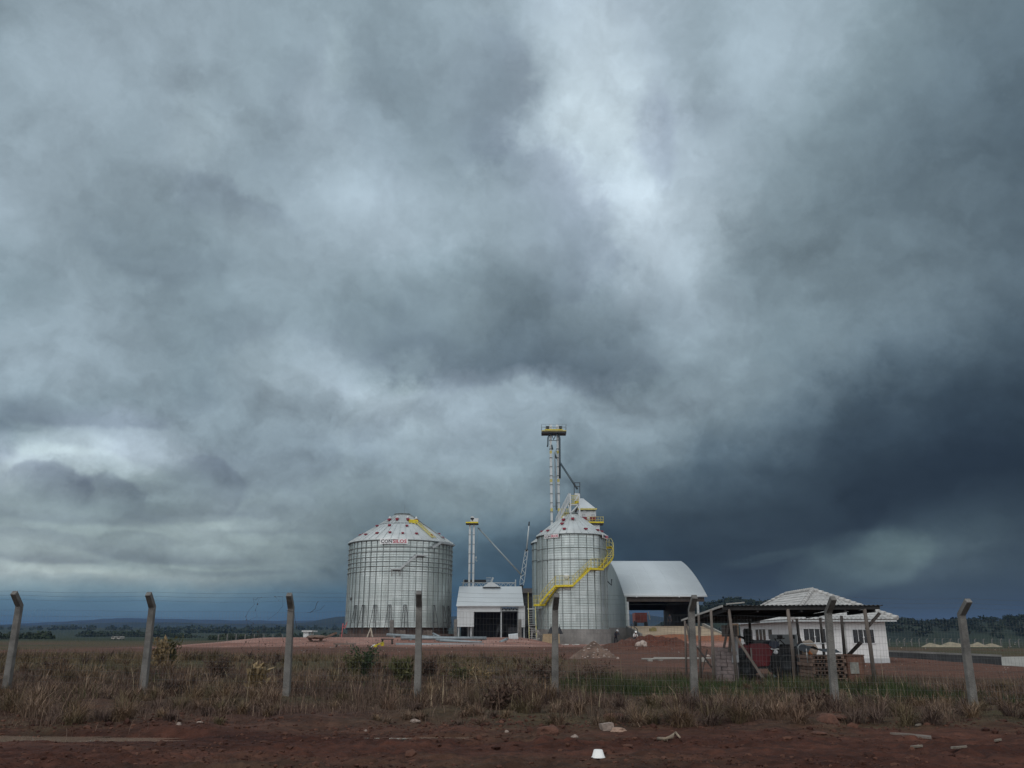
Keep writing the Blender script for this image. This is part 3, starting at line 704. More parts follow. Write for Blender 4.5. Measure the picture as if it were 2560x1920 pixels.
def landing(mb, c, Rr, a0, a1, z, w, n=6, th=.16):
    for k in range(n):
        b0, b1 = a0 + (a1 - a0) * k / n, a0 + (a1 - a0) * (k + 1) / n
        mb.prism([onwall(c, Rr, b0, z), onwall(c, Rr, b1, z), onwall(c, Rr + w, b1, z), onwall(c, Rr + w, b0, z)], (0, 0, -th))
landing(mb, c1, R1 + .1, A(976), A(999), zz(1421), .8)
landing(mb, c1, R1 + .1, A(1037), A(1063), zz(1385), .8)
flight(mb, c1, R1 + .12, A(998), zz(1421), A(1038), zz(1385), .75)
for px, py in ((976, 1421), (998, 1421)): mb.bar(onwall(c1, R1 + .8, A(px), zz(py)), onwall(c1, R1 + .1, A(px), zz(py) - .9), .07)
mb.build('side_stair', GALV, s1)
mb = MB(); flight(mb, c1, R1 + .12, A(1074), zz(1366), A(1096), zz(1349), .6, 8); landing(mb, c1, R1 + .1, A(1094), A(1124), zz(1350), .7); mb.build('side_stair', GALV, s1)
yb = onwall(c1, R1 - 4.15, R(38), ze + (za - ze) * .62)
mb = MB(); mb.obox(yb + Vector((0, 0, .3)), (.55, .2, 0), (-.2, .5, 0), (0, 0, .28)); mb.build('roof_hatch', YEL, s1)
mb = MB(); a = yb + Vector((.3, -.2, .45)); b = onwall(c1, R1 - .1, R(44), ze + .35)
mb.bar(a, b, .12); mb.bar(a + Vector((.35, .3, 0)), b + Vector((.35, .3, 0)), .08)
for k in range(9): q = a.lerp(b, (k + .5) / 9); mb.bar(q, q + Vector((.35, .3, 0)), .06)
mb.build('roof_ladder', YELP, s1)
mb = MB(); p = onwall(c1, 1.1, R(60), za); mb.bar(onwall(c1, 1.0, R(62), za + .25), onwall(c1, R1 + .1, R(62), ze + .3), .10); mb.build('roof_ladder', GALVD, s1)
# lifting frames leaning round the wall
for px in (874, 897, 931, 971, 1012, 1085, 1108, 1120):
    a = wang(px, c1, R1 + .55, (c1[1] - R1) * CT)
    b = onwall(c1, R1 + .65, a, g1); s = Vector((math.cos(a), math.sin(a), 0)); o = Vector((math.sin(a), -math.cos(a), 0))
    zt = z0 + 2.75; zb = z0 - .73
    mb = MB()
    for k in (-1, 1): mb.bar(onwall(c1, R1 + .16, a, zt) + s * .16 * k, onwall(c1, R1 + .68, a, zb) + s * .52 * k, .06)
    mb.bar(onwall(c1, R1 + .16, a, zt) - s * .2, onwall(c1, R1 + .16, a, zt) + s * .2, .06)
    mb.bar(onwall(c1, R1 + .22, a, zt), onwall(c1, R1 + .22, a, zb), .06)
    m = (zb * .6 + zt * .4); mb.bar(onwall(c1, R1 + .5, a, m) - s * .37, onwall(c1, R1 + .5, a, m) + s * .37, .05)
    where = {874: 'at the far left edge of the squat silo', 897: 'second from the left edge of the squat silo', 931: 'just above the pale wooden tripod on the squat silo', 971: 'behind the concrete stub post of the squat silo', 1012: 'nearest left of the bent fence post at the squat silo', 1085: 'alone in the shaded right half of the squat silo', 1108: 'one before the right edge of the squat silo', 1120: 'at the far right edge of the squat silo'}[px]
    single('lifting_frame', mb, DARK, 'dark steel A-shaped lifting frame ' + where, 'lifting frame', None, 'lifting frames round the squat silo')

# tall silo with the yellow stair, and its twin behind
def tall_silo(c, Rr, z0, ze, za, rc, gz, label, full):
    s = thing('grain_silo', label, 'silo', (c[0], c[1], gz))
    wall_cyl(s, 'wall', c, Rr, z0, ze, 96, 14); silo_roof(s, c, Rr, ze, za, rc, 30)
    mb = MB(); mb.lathe((c[0], c[1], 0), [(0, za + .1), (rc + .1, za + .08), (rc + .1, za + .2), (0, za + .28)], 20); mb.build('roof_cap', GALVD, s)
    for k in range(26):
        a = 2 * math.pi * (k + .5) / 26
        mb = MB(); mb.bar(onwall(c, Rr + .04, a, z0), onwall(c, Rr + .04, a, ze - .05), .05, .08, up=(math.sin(a), -math.cos(a), 0)); mb.build('stiffener', GALVM, s)
    mb = MB(); mb.lathe((c[0], c[1], ze - .1), [(Rr + .23, -.05), (Rr + .28, 0), (Rr + .23, .06)], 96); mb.build('roof_ring', GALVD, s)
    for z in (ZA(1368, c[1] - Rr), ZA(1397, c[1] - Rr)):
        mb = MB(); mb.lathe((c[0], c[1], z), [(Rr + .03, -.04), (Rr + .12, -.025), (Rr + .12, .025), (Rr + .03, .04)], 96); mb.build('wind_ring', GALVM, s)
    mb = MB(); mb.lathe((c[0], c[1], 0), [(Rr + .32, gz - 1.0), (Rr + .32, z0 + .02), (Rr - .1, z0 + .02)], 28, False); mb.build('concrete_base', CONC2, s)
    return s
c2 = (7.62, 108.0); R2 = 4.33; z0, ze, za, rc = 2.17, 13.55, 16.35, .8; g2 = tz(7.6, 102.5)
s2 = tall_silo(c2, R2, z0, ze, za, rc, g2, 'tall galvanised grain silo with a yellow stair winding round it', True)
for ph, t, cp in ((-30, .62, 1), (-27, .42, 0), (1, .66, 1), (-17, .14, 0), (23, .14, 0), (-50, .10, 0), (52, .13, 0), (72, .12, 0), (-85, .15, 0), (110, .2, 0), (180, .2, 0), (240, .2, 0)):
    vent(s2, c2, R2, ze, za, rc, R(ph), t, cp, .66)
sign(s2, c2, R2, R(-37), ZA(1341, c2[1] - R2 + .9), 2.1, .46)
sign(s2, c2, R2, R(64), ZA(1342, c2[1] - R2 + 2.4), 2.0, .46)
Y2 = c2[1] - R2 - .5; D2 = Y2 * CT + 1.2
B = lambda px: wang(px, c2, R2 + .55, D2)
zz2 = lambda py, a=0: ZA(py, c2[1] - (R2 + .5) * math.cos(a))
mb = MB(); dp = onwall(c2, R2 + .06, B(1416), ZA(1441, c2[1] - R2)); o = Vector((math.sin(B(1416)), -math.cos(B(1416)), 0))
mb.lathe((0, 0, 0), [(.36, -.02), (.36, .05), (.30, .12), (0, .16)], 24); q = Vector((0, 0, 1)).rotation_difference(o); mb.v = [dp + q @ v for v in mb.v]; mb.build('inspection_hatch', WHITEP, s2)
mb = MB(); mb.obox(dp - Vector((0, 0, 1.05)) + o * .06, Vector((o.y, -o.x, 0)) * .45, o * .05, (0, 0, .5)); mb.build('door', GALVR, s2)
LW = .85
st = []   # (px0,py0,px1,py1)
aL = -math.pi / 2 - .05
def stair_part(kind, x0, y0, x1, y1, n=12):
    a0 = B(x0) if not isinstance(x0, tuple) else x0[0]; a1 = B(x1) if not isinstance(x1, tuple) else x1[0]
    za_, zb_ = zz2(y0, a0), zz2(y1, a1)
    mb = MB()
    if kind == 'landing':
        landing(mb, c2, R2 + .12, a0, a1, za_, LW, 6, .22)
    else:
        flight(mb, c2, R2 + .14, a0, za_, a1, zb_, LW - .05, n)
    o_ = mb.build('stair_landing' if kind == 'landing' else 'stair_flight', YEL, s2)
    mr = MB(); rail(mr, c2, R2 + LW + .12, a0, za_, a1, zb_, 4 if kind == 'landing' else 7)
    mr.build('handrail', YELP, o_)
aTop = math.pi / 2 + .25
stair_part('landing', (-1.22,), 1511, 1358, 1511)
stair_part('flight', 1357, 1511, 1394, 1464)
stair_part('landing', 1393, 1463, 1434, 1463)
stair_part('flight', 1433, 1463, 1477, 1420)
stair_part('landing', 1476, 1420, 1508, 1420)
stair_part('flight', 1507, 1421, (aTop,), 1366, 12)
stair_part('landing', (aTop,), 1366, (aTop + .3,), 1366)
stair_part('flight', (aTop + .3,), 1366, (aTop + .95,), 1338, 8)
# lower straight stair on the left
mb = MB(); t0 = onwall(c2, R2 + .6, -1.25, zz2(1511, -1.2)); b0 = Vector((t0.x - .35, t0.y - .3, g2))
pa = Vector((XA(1321, 106.5), 106.5, ZA(1521, 106.5))); pb = Vector((XA(1323, 103), 103.0, g2 + .05))
for dx in (0, .85): mb.bar(pa + Vector((dx, 0, 0)), pb + Vector((dx, 0, 0)), .07, .22)
for k in range(15): q = pa.lerp(pb, (k + .5) / 15); mb.bar(q, q + Vector((.85, 0, 0)), .24, .04)
mb.box((pa.x - .1, pa.y, pa.z - .08), (pa.x + 1.6, pa.y + 1.2, pa.z + .02))
fl = mb.build('stair_flight', GALV, s2)
mb = MB()
for dx in (0, .85):
    mb.bar(pa + Vector((dx, 0, 1)), pb + Vector((dx, 0, 1)), .05)
    for k in range(6): q = pa.lerp(pb, k / 5) + Vector((dx, 0, 0)); mb.bar(q, q + Vector((0, 0, 1)), .05)
mb.bar(pa, pa + Vector((0, 0, 1.9)), .06); mb.build('handrail', YELP, fl)
s3 = tall_silo((7.35, 120.2), 4.45, 2.2, 14.0, 16.8, .8, tz(7.3, 114), 'galvanised silo almost hidden behind the tall silo, only its left edge showing', False)

# ------------------------------------------------------------------ tall bucket elevator
YE = 114.1
e1 = thing('bucket_elevator', 'tallest twin-leg bucket elevator rising above the silos with a platform on top', 'elevator', (XA(1385, YE), YE, .5))
def leg(px_top, px_bot, py_top, zb, w, name='leg'):
    a = Vector((XA(px_top, YE, 30), YE, ZA(py_top, YE)))
    mb = MB(); x = a.x; mb.box((x - w / 2, YE - .22, zb), (x + w / 2, YE + .22, a.z))
    l = mb.build(name, WHITEP, e1)
    z = a.z - 1.2
    while z > zb + 8: m2 = MB(); m2.box((x - w / 2 - .06, YE - .27, z - .05), (x + w / 2 + .06, YE + .27, z + .05)); m2.build('flange', GALVD, l); z -= 1.25
    for py in (1131, 1202, 1275):
        m3 = MB(); zc = ZA(py, YE); m3.box((x - w / 2 - .015, YE - .235, zc - .2), (x + w / 2 + .015, YE + .235, zc + .2)); m3.build('yellow_band', YELP, l)
    return x
xl = leg(1376, 1376, 1080, .5, .29); xr = leg(1393.5, 1395, 1080, .5, .29)
zt = ZA(1081, YE)
px0, px1 = XA(1353.5, YE, 30), XA(1414.5, YE, 30)
mb = MB(); mb.box((px0, YE - .8, zt - .30), (px1, YE + .8, zt - .02)); pl = mb.build('platform', DARK, e1)
mb = MB(); mb.box((px0 - .02, YE - .84, zt - .02), (px1 + .02, YE - .79, zt + .12)); mb.box((px0 - .02, YE + .79, zt - .02), (px1 + .02, YE + .84, zt + .12)); mb.build('toe_board', YELP, pl)
mb = MB(); mb.box((px0 + .4, YE - .9, zt + .13), (px1 - .5, YE - .85, zt + .26)); mb.build('toe_board', YEL, pl)
mb = MB()
for y in (YE - .8, YE + .8):
    for k in range(7): x = px0 + (px1 - px0) * k / 6; mb.bar((x, y, zt), (x, y, zt + .98), .03)
    for h in (.5, .98): mb.bar((px0, y, zt + h), (px1, y, zt + h), .03)
for x in (px0, px1):
    for h in (.5, .98): mb.bar((x, YE - .8, zt + h), (x, YE + .8, zt + h), .03)
mb.build('handrail', GALVD, pl)
for x, s in ((xl, -1), (xr, 1)):
    mb = MB(); mb.box((x - .2, YE - .35, zt), (x + .2, YE + .35, zt + .75)); mb.tube([(x - .2, YE, zt + .75), (x + .2, YE, zt + .75)], .35, 16)
    hd = mb.build('head', WHITEP, e1)
    mb = MB(); mb.tube([(x + s * .2, YE, zt + .72), (x + s * .62, YE, zt + .72)], .2, 10); mb.box((x + s * .25, YE - .2, zt + .4), (x + s * .5, YE + .2, zt + .62)); mb.build('motor', DARK, hd)
def pipe(pts, r, m=DGREEN, name='pipe', Y=None, par=e1):
    mb = MB(); mb.tube([P(a, b, (Y or YE) - .45) for a, b in pts], r, 8); return mb.build(name, m, par)
pipe([(1375, 1084), (1370, 1094), (1369.5, 1112), (1368.5, 1117)], .10)
pipe([(1378, 1084), (1384, 1099), (1391, 1084)], .10)
pipe([(1396, 1084), (1399, 1096), (1399.5, 1150), (1399.5, 1196)], .13)
pipe([(1379, 1112), (1381.5, 1124)], .11)
pipe([(1391, 1127), (1386, 1132), (1388, 1180), (1389.5, 1230), (1391, 1275)], .10, PIPE)
pipe([(1387, 1134), (1391, 1146)], .11)
mb = MB(); mb.tube([P(1399, 1155, YE - .45), P(1443, 1222, 111.0)], .14, 8); mb.build('spout', DGREEN, e1)
for py in (1102, 1193, 1266): 
    z = ZA(py, YE); mb = MB(); mb.box((xl, YE - .05, z), (xr, YE + .05, z + .07)); mb.build('cross_brace', GALVD, e1)
# stair tower and gallery over the tall silo
YT = 107.2
t1 = thing('stair_tower', 'white steel stair tower and gallery standing over the tall silo roof', 'stair tower', (XA(1436, YT), YT, ZA(1300, YT)))
PT = lambda px, py, dy=0: P(px, py, YT + dy)
for x, yb, yt in ((1425.5, 1330, 1234), (1448, 1302, 1234)):
    mb = MB(); a = PT(x, yt); mb.bar((a.x, YT, ZA(yb, YT)), (a.x, YT, a.z), .16); mb.build('column', WHITEP, t1)
    mb = MB(); a = PT(x - 1, yt, 1.6); mb.bar((a.x, YT + 1.6, ZA(yb - 12, YT)), (a.x, YT + 1.6, a.z), .10); mb.build('column', WHITEP, t1)
xa, xb = PT(1425.5, 1260).x, PT(1448, 1260).x
mb = MB()
for (a, b) in (((1426, 1283), (1446, 1262)), ((1426, 1284), (1448, 1303)), ((1425.5, 1283), (1421, 1262)), ((1426, 1303), (1448, 1303)), ((1426, 1262), (1448, 1262)), ((1438, 1252), (1447, 1236))):
    mb.bar(PT(*a), PT(*b), .13)
mb.build('brace', WHITEP, t1)
zp = ZA(1258, YT); mb = MB(); mb.box((xa - .1, YT, zp - .1), (xb + .1, YT + 1.6, zp)); mb.build('gallery_floor', YELP, t1)
mb = MB(); mb.box((XA(1437, YT, 17), YT - .03, zp), (xb, YT + .02, zp + .28)); mb.build('toe_board', YEL, t1)
mb = MB(); mb.box((XA(1437, YT + .8, 17), YT + .5, zp + .1), (XA(1447, YT + .8, 17), YT + 1.4, ZA(1234, YT + .8))); mb.build('transfer_box', WHITEP, t1)
zq = ZA(1292, YT); mb = MB(); mb.box((XA(1404, YT, 15), YT, zq - .2), (XA(1423, YT, 15), YT + 1.4, zq + .12)); mb.build('landing', YEL, t1)
mb = MB()
for y in (YT, YT + 1.3):
    a = Vector((XA(1391, YT, 15), y, ZA(1312, YT))); b = Vector((XA(1423, YT, 17), y, ZA(1251, YT)))
    mb.bar(a, b, .08, .22)
    for k in range(9): q = a.lerp(b, k / 8); mb.bar(q, q + Vector((0, 0, .95)), .075)
    mb.bar(a + Vector((0, 0, .95)), b + Vector((0, 0, .95)), .085)
a = Vector((XA(1391, YT, 15), YT, ZA(1312, YT))); b = Vector((XA(1423, YT, 17), YT, ZA(1251, YT)))
for k in range(16): q = a.lerp(b, (k + .5) / 16); mb.bar(q, q + Vector((0, 1.3, 0)), .2, .04)
mb.build('stair_flight', GALV, t1)
mb = MB()
for y in (YT, YT + 1.3):
    a = Vector((XA(1427, YT, 15), y, zq)); b = Vector((XA(1446, YT, 17), y, zp)); mb.bar(a, b, .08, .2)
a = Vector((XA(1427, YT, 15), YT, zq)); b = Vector((XA(1446, YT, 17), YT, zp))
for k in range(10): q = a.lerp(b, (k + .5) / 10); mb.bar(q, q + Vector((0, 1.3, 0)), .26, .05)
mb.build('stair_flight', GALVD, t1)
mb = MB()
for x in (1435.5, 1449.5):
    mb.bar(PT(x, 1206, 1), PT(x, 1236, 1), .085); mb.bar(PT(x, 1206, 2), PT(x, 1236, 2), .07)
for y in (1207, 1216.5, 1234): mb.bar(PT(1435.5, y, 1), PT(1449.5, y, 1), .075)
mb.build('cage_frame', DARK, t1)

mb = MB()
for x in (1427, 1431, 1435, 1439, 1443, 1447): mb.bar(Vector((XA(x, YT, 17), YT, zp)), Vector((XA(x, YT, 17), YT, zp + 1.0)), .06)
for h in (.5, 1.0): mb.bar((xa, YT, zp + h), (xb, YT, zp + h), .06)
for x in (1405, 1409, 1413, 1417, 1421): mb.bar(Vector((XA(x, YT, 15), YT, zq)), Vector((XA(x, YT, 15), YT, zq + 1.0)), .06)
for h in (.5, 1.0): mb.bar((XA(1404, YT, 15), YT, zq + h), (XA(1423, YT, 15), YT, zq + h), .06)
mb.build('handrail', YELP, t1)
mb = MB(); a = Vector((XA(1428, YT, 15), YT + .3, zq + .1)); b = Vector((XA(1445, YT, 17), YT + .3, zp - .15)); mb.prism([a, a + Vector((0, 0, -.5)), b + Vector((0, 0, -.6)), b], (0, 1, 0)); mb.build('stair_soffit', mat('brown_sheet', (.09, .075, .075), .8), t1)
# ------------------------------------------------------------------ cleaning house behind the tall silo
YC = 117.0
k1 = thing('cleaning_tower', 'white box-shaped cleaning tower with two red fan units behind the tall silo', 'building', (XA(1472, YC), YC + 2, 1.0))
xA, xB = XA(1447, YC, 14), XA(1492, YC, 14); zc0, zc1 = ZA(1331, YC), ZA(1273, YC)
mb = MB(); mb.box((xA, YC, zc0 - 6), (xB, YC + 3.2, zc1)); mb.build('wall', WHITEP, k1)
mb = MB(); ax = XA(1449, YC + 1.6, 16); az_ = ZA(1246, YC + 1.6)
vs = [(xA - .2, YC - .2, zc1), (xB + .05, YC - .2, zc1), (xB + .05, YC + 3.4, zc1), (xA - .2, YC + 3.4, zc1), (ax, YC + 1.6, az_), (ax + .6, YC + 1.6, az_)]
mb.add(vs, [(0, 1, 5, 4), (1, 2, 5), (2, 3, 4, 5), (3, 0, 4), (3, 2, 1, 0)]); mb.build('roof', WHITER, k1)
mb = MB(); mb.box((xA - .1, YC - .26, zc1 - .12), (xB + .12, YC - .2, zc1 + .1)); mb.build('cornice', YELP, k1)
for a, b in ((1449, 1460), (1467, 1473), (1474, 1491)):
    mb = MB(); mb.box((XA(a, YC, 14), YC - .02, ZA(1278, YC)), (XA(b, YC, 14), YC + .1, ZA(1274.5, YC))); mb.build('louvre', GALVD, k1)
zpl = ZA(1311, YC)
mb = MB(); mb.box((XA(1467, YC, 13), YC - 1.5, zpl - .18), (XA(1508, YC, 13), YC - .02, zpl)); pf = mb.build('platform', DARK, k1)
mb = MB(); mb.box((XA(1467, YC, 13) - .03, YC - 1.55, zpl), (XA(1508, YC, 13) + .03, YC - 1.5, zpl + .2)); mb.build('toe_board', YEL, pf)
mb = MB(); xs = [XA(1467 + 41 * k / 6, YC, 13) for k in range(7)]
for x in xs: mb.bar((x, YC - 1.5, zpl), (x, YC - 1.5, zpl + .85), .045)
for h in (.45, .85): mb.bar((xs[0], YC - 1.5, zpl + h), (xs[-1], YC - 1.5, zpl + h), .045)
for h in (.45, .85): mb.bar((xs[-1], YC - 1.5, zpl + h), (xs[-1], YC, zpl + h), .045)
mb.build('handrail', YELP, pf)
for a, b in ((1453, 1468), (1477, 1491)):
    x0, x1 = XA(a, YC, 14), XA(b, YC, 14); z0_, z1_ = ZA(1301, YC), ZA(1295, YC)
    mb = MB(); mb.box((x0, YC - .5, z0_), (x1, YC - .02, z1_)); mb.box((x0 - .05, YC - .55, z1_), (x1 + .05, YC - .02, z1_ + .07)); u = mb.build('fan_unit', REDP, k1)
    mb = MB(); xm = (x0 + x1) / 2
    for k in (-.16, .16): mb.bar((xm + k, YC - .25, z1_), (xm + k, YC - .25, z1_ + .5), .04)
    mb.bar((xm - .16, YC - .25, z1_ + .5), (xm + .16, YC - .25, z1_ + .5), .04); mb.build('lifting_eye', GALVD, u)
mb = MB(); mb.box((XA(1474, YC, 12), YC - 1.3, zc0 - 5), (XA(1499, YC, 12), YC - .02, zpl - .2)); mb.build('lower_hopper', WHITEP, k1)

# ------------------------------------------------------------------ receiving house with its elevator
YM = 112.0; gm_ = 1.0
m1 = thing('receiving_house', 'white sheet-clad shed with a big dark opening between the silos', 'building', (XA(1226, YM), YM + 4, gm_))
xL, xR = XA(1143, YM, 5), XA(1308, YM, 5); zE = ZA(1514, YM - .3); zR = ZA(1466, YM + 3.6)
mb = MB()   # facade: left leg, lintel, right leg
mb.box((xL, YM, ZA(1567, YM)), (XA(1185, YM, 4), YM + .12, zE - .02)); mb.box((XA(1185, YM, 4), YM, ZA(1529.5, YM)), (XA(1251, YM, 4), YM + .12, zE - .02))
mb.box((XA(1297, YM, 4), YM, ZA(1568, YM)), (XA(1312.5, YM, 4), YM + .12, zE - .02))
for x in np.arange(xL + .3, XA(1185, YM, 4), .42): mb.box((x, YM - .015, ZA(1567, YM)), (x + .03, YM + .02, zE - .03))
mb.box((xL, YM + .12, ZA(1567, YM)), (xL + .12, YM + 7, zE - .1)); mb.box((xR - .12, YM + .12, ZA(1568, YM)), (xR, YM + 7, zE - .1))
mb.build('wall', WHITEP, m1)
mb = MB(); xl2, xr2 = XA(1141, YM, 5), XA(1309.5, YM, 5); xa2, xb2 = XA(1148.5, YM + 3.6, 8), XA(1304, YM + 3.6, 8)
mb.add([(xl2, YM - .3, zE), (xr2, YM - .3, zE), (xb2, YM + 3.6, zR), (xa2, YM + 3.6, zR), (xl2, YM + 7.4, zE), (xr2, YM + 7.4, zE)], [(0, 1, 2, 3), (3, 2, 5, 4), (0, 3, 4), (1, 5, 2)])
mb.add([(xl2, YM - .3, zE - .1), (xr2, YM - .3, zE - .1), (xr2, YM - .3, zE), (xl2, YM - .3, zE)], [(0, 1, 2, 3)])
mb.build('roof', WHITER, m1)
mb = MB()   # small raised gable
gy = YM + 2.8
g = [(XA(1206, gy, 7), gy, ZA(1467, gy)), (XA(1222, gy, 7), gy, ZA(1456, gy)), (XA(1231, gy, 7), gy, ZA(1455, gy)), (XA(1251, gy, 7), gy, ZA(1467, gy))]
mb.prism(g, (0, 2.4, 0)); mb.build('roof_gable', WHITER, m1)
for x in (1147, 1178, 1253, 1296, 1310): mb = MB(); X = XA(x, YM + .5, 3); mb.box((X - .09, YM + .3, gm_ - .4), (X + .09, YM + .5, zE - .2)); mb.build('column', GALV, m1)
for x in (1200, 1232): mb = MB(); X = XA(x, YM + 6, 3); mb.box((X - .08, YM + 6.4, gm_ - .4), (X + .08, YM + 6.7, zE - .2)); mb.build('column', DARK, m1)  # rear columns coloured dark to paint in the shade of the interior
mb = MB(); mb.box((xL + .12, YM + 7.0, gm_ - .5), (xR - .12, YM + 7.15, zE - .1)); mb.build('rear_wall', mat('dark_sheet', (.03, .035, .045), .7, 0, .3, 1), m1)  # dark colour stands in for the unlit inside of the shed
mb = MB()   # lattice beam in the right part of the lintel
za_, zb_ = ZA(1517, YM), ZA(1527, YM); x0, x1 = XA(1251, YM, 4), XA(1297, YM, 4)
for z in (za_, zb_): mb.bar((x0, YM + .1, z), (x1, YM + .1, z), .08)
for k in range(10): xa_ = x0 + (x1 - x0) * k / 10; mb.bar((xa_, YM + .1, za_ if k % 2 else zb_), (xa_ + (x1 - x0) / 10, YM + .1, zb_ if k % 2 else za_), .05)
mb.build('lattice_beam', GALV, m1)
mb = MB(); mb.box((XA(1270, YM + 2, 3), YM + 1.5, gm_), (XA(1295, YM + 2, 3), YM + 3, gm_ + 1.5)); mb.tube([(XA(1240, YM + 2), YM + 2, gm_), (XA(1250, YM + 2), YM + 2, 3.0)], .3, 8); mb.build('hopper', DARK, m1)
# lattice frame of the building behind the roof
b1 = thing('roof_truss', 'dark sheeted truss frame showing above the white shed roof', 'truss', (XA(1225, 121), 121, 7.0))
mb = MB(); YB = 121.0; x0, x1 = XA(1154, YB, 8), XA(1289, YB, 8); zt_, zm_, zb_ = ZA(1449, YB), ZA(1457, YB), ZA(1466, YB)
for z in (zm_, zb_ - .3): mb.bar((x0, YB, z), (x1, YB, z), .12)
for k in range(22): xa_ = x0 + (x1 - x0) * k / 22; mb.bar((xa_, YB, zm_ if k % 2 else zb_), (xa_ + (x1 - x0) / 22, YB, zb_ if k % 2 else zm_), .07)
mb.bar((x0 - .1, YB, zb_ - 5), (x0 + .3, YB, zt_), .14); mb.bar((x1, YB, zb_ - 5), (x1, YB, zt_), .14); mb.build('lattice', GALV, b1)
mb = MB(); mb.box((x0 + .3, YB + .2, zm_), (XA(1215, YB, 8), YB + .4, zt_)); mb.build('dark_sheet', DARK, b1)
mb = MB(); xx0 = XA(1215, YB, 8)
for k in range(4): mb.box((xx0, YB + .05, zm_ + .1 + k * .2), (xx0 + .75, YB + .15, zm_ + .16 + k * .2))
mb.bar((xx0 + .7, YB, zm_), (xx0 + 1.0, YB, zt_ + .3), .25); mb.build('ladder_cage', GALV, b1)
# small elevator
YV = 117.5
e2 = thing('bucket_elevator', 'short twin-leg bucket elevator with a white head rising through the white shed roof', 'elevator', (XA(1178, YV), YV, 1.0))
zt = ZA(1309, YV)
for px in (1174.7, 1184.5):
    mb = MB(); x = XA(px, YV, 15); mb.box((x - .13, YV - .2, 1.0), (x + .13, YV + .2, zt - .2)); l = mb.build('leg', WHITEP, e2)
    for k in range(7): mb = MB(); z = zt - 1.6 - k * 1.3; mb.box((x - .17, YV - .24, z), (x + .17, YV + .24, z + .07)); mb.build('flange', GALVD, l)
mb = MB(); mb.box((XA(1165, YV, 16), YV - .7, zt - .12), (XA(1196, YV, 16), YV + .7, zt - .02)); pl = mb.build('platform', DARK, e2)
mb = MB(); mb.box((XA(1165, YV, 16), YV - .75, zt - .02), (XA(1196, YV, 16), YV - .7, zt + .16)); mb.build('toe_board', YEL, pl)
mb = MB(); xc = XA(1181, YV, 17); mb.box((xc - .25, YV - .35, zt), (xc + .25, YV + .35, zt + .75)); mb.tube([(xc, YV - .35, zt + .72), (xc, YV + .35, zt + .72)], .27, 16); mb.build('head', WHITEP, e2)
mb = MB(); mb.tube([(xc, YV - .42, zt + .68), (xc, YV - .34, zt + .68)], .11, 10); mb.box((xc - .04, YV - .4, zt + .35), (xc + .07, YV - .36, zt + .6)); mb.build('head_opening', DARK, e2)
mb = MB(); mb.box((XA(1185, YV, 17), YV - .45, zt), (XA(1196, YV, 17), YV + .3, zt + .72)); mb.build('motor_cover', WHITEP, e2)
for py in (1331, 1356, 1381, 1406, 1431): z = ZA(py, YV); mb = MB(); mb.box((XA(1174.7, YV, 12), YV - .04, z), (XA(1184.5, YV, 12), YV + .04, z + .06)); mb.build('cross_brace', GALVD, e2)
mb = MB(); mb.tube([P(1196, 1320, YV), P(1303, 1437, 114)], .11, 8); mb.build('spout', PIPE, e2)
mb = MB(); mb.tube([P(1194, 1318, YV - .3), P(1193, 1352, YV - .3), P(1190, 1390, YV - .3)], .018, 5); ch = mb.build('hoist_rope', GALVD, e2)
mb = MB(); q = P(1190, 1394, YV - .3); mb.blob(q, .16, 3, .05, 1, (.8, .8, 1.2)); mb.tube([q - Vector((0, 0, .15)), q - Vector((.02, 0, .35)), q - Vector((-.1, 0, .5)), q - Vector((-.2, 0, .4))], .04, 6); mb.build('hook', GALV, ch)
# mobile crane behind the shed
YK = 119.0
cr1 = thing('mobile_crane', 'mobile crane behind the white shed, its slender lattice boom raised', 'crane', (XA(1296, YK), YK + 1, .9))
tip, mid, foot = P(1323, 1306, YK), P(1316.5, 1376, YK), P(1304, 1463, YK)
mb = MB(); n = 9
d = (mid - foot).normalized(); sx = Vector((0, 1, 0)).cross(d).normalized(); sy = d.cross(sx)
def bcorner(t, i, j): w = .33 * (1 - .45 * t) * (1 if t > .12 else .7 + 2.5 * t); return foot.lerp(mid, t) + sx * w * i + sy * w * j
for i in (-1, 1):
    for j in (-1, 1):
        for k in range(n): mb.bar(bcorner(k / n, i, j), bcorner((k + 1) / n, i, j), .07)
for k in range(n):
    s_ = 1 if k % 2 else -1
    mb.bar(bcorner(k / n, s_, -1), bcorner((k + 1) / n, -s_, -1), .05); mb.bar(bcorner(k / n, s_, 1), bcorner((k + 1) / n, -s_, 1), .05)
    mb.bar(bcorner(k / n, -1, s_), bcorner((k + 1) / n, -1, -s_), .05); mb.bar(bcorner(k / n, 1, s_), bcorner((k + 1) / n, 1, -s_), .05)
mb.build('lattice_boom', GALVR, cr1)
mb = MB(); mb.tube([mid, tip], [.10, .07], 8); jb = mb.build('boom_extension', GALVR, cr1)
mb = MB(); mb.tube([tip - (tip - mid).normalized() * .5, tip + Vector((0, 0, .1))], .09, 8); mb.build('boom_tip', DARK, jb)
mb = MB(); mb.tube([mid - d * .12, mid + d * .12], .22, 8); mb.build('boom_joint', DARK, cr1)
mb = MB(); mb.bar(foot - Vector((.3, 0, 2.5)), foot, .5, .7); mb.build('boom_base', DARK, cr1)
mb = MB(); mb.box((foot.x - 3.0, YK - 1.1, 1.7), (foot.x + 2.0, YK + 1.1, 2.9)); mb.build('turntable', DARK, cr1)
for k in (-2.2, -.8, 1.2):
    for y in (-1.1, 1.1): mb = MB(); mb.tube([(foot.x + k, YK + y - .2, 1.35), (foot.x + k, YK + y + .2, 1.35)], .5, 16); mb.build('wheel', BLACK, cr1)
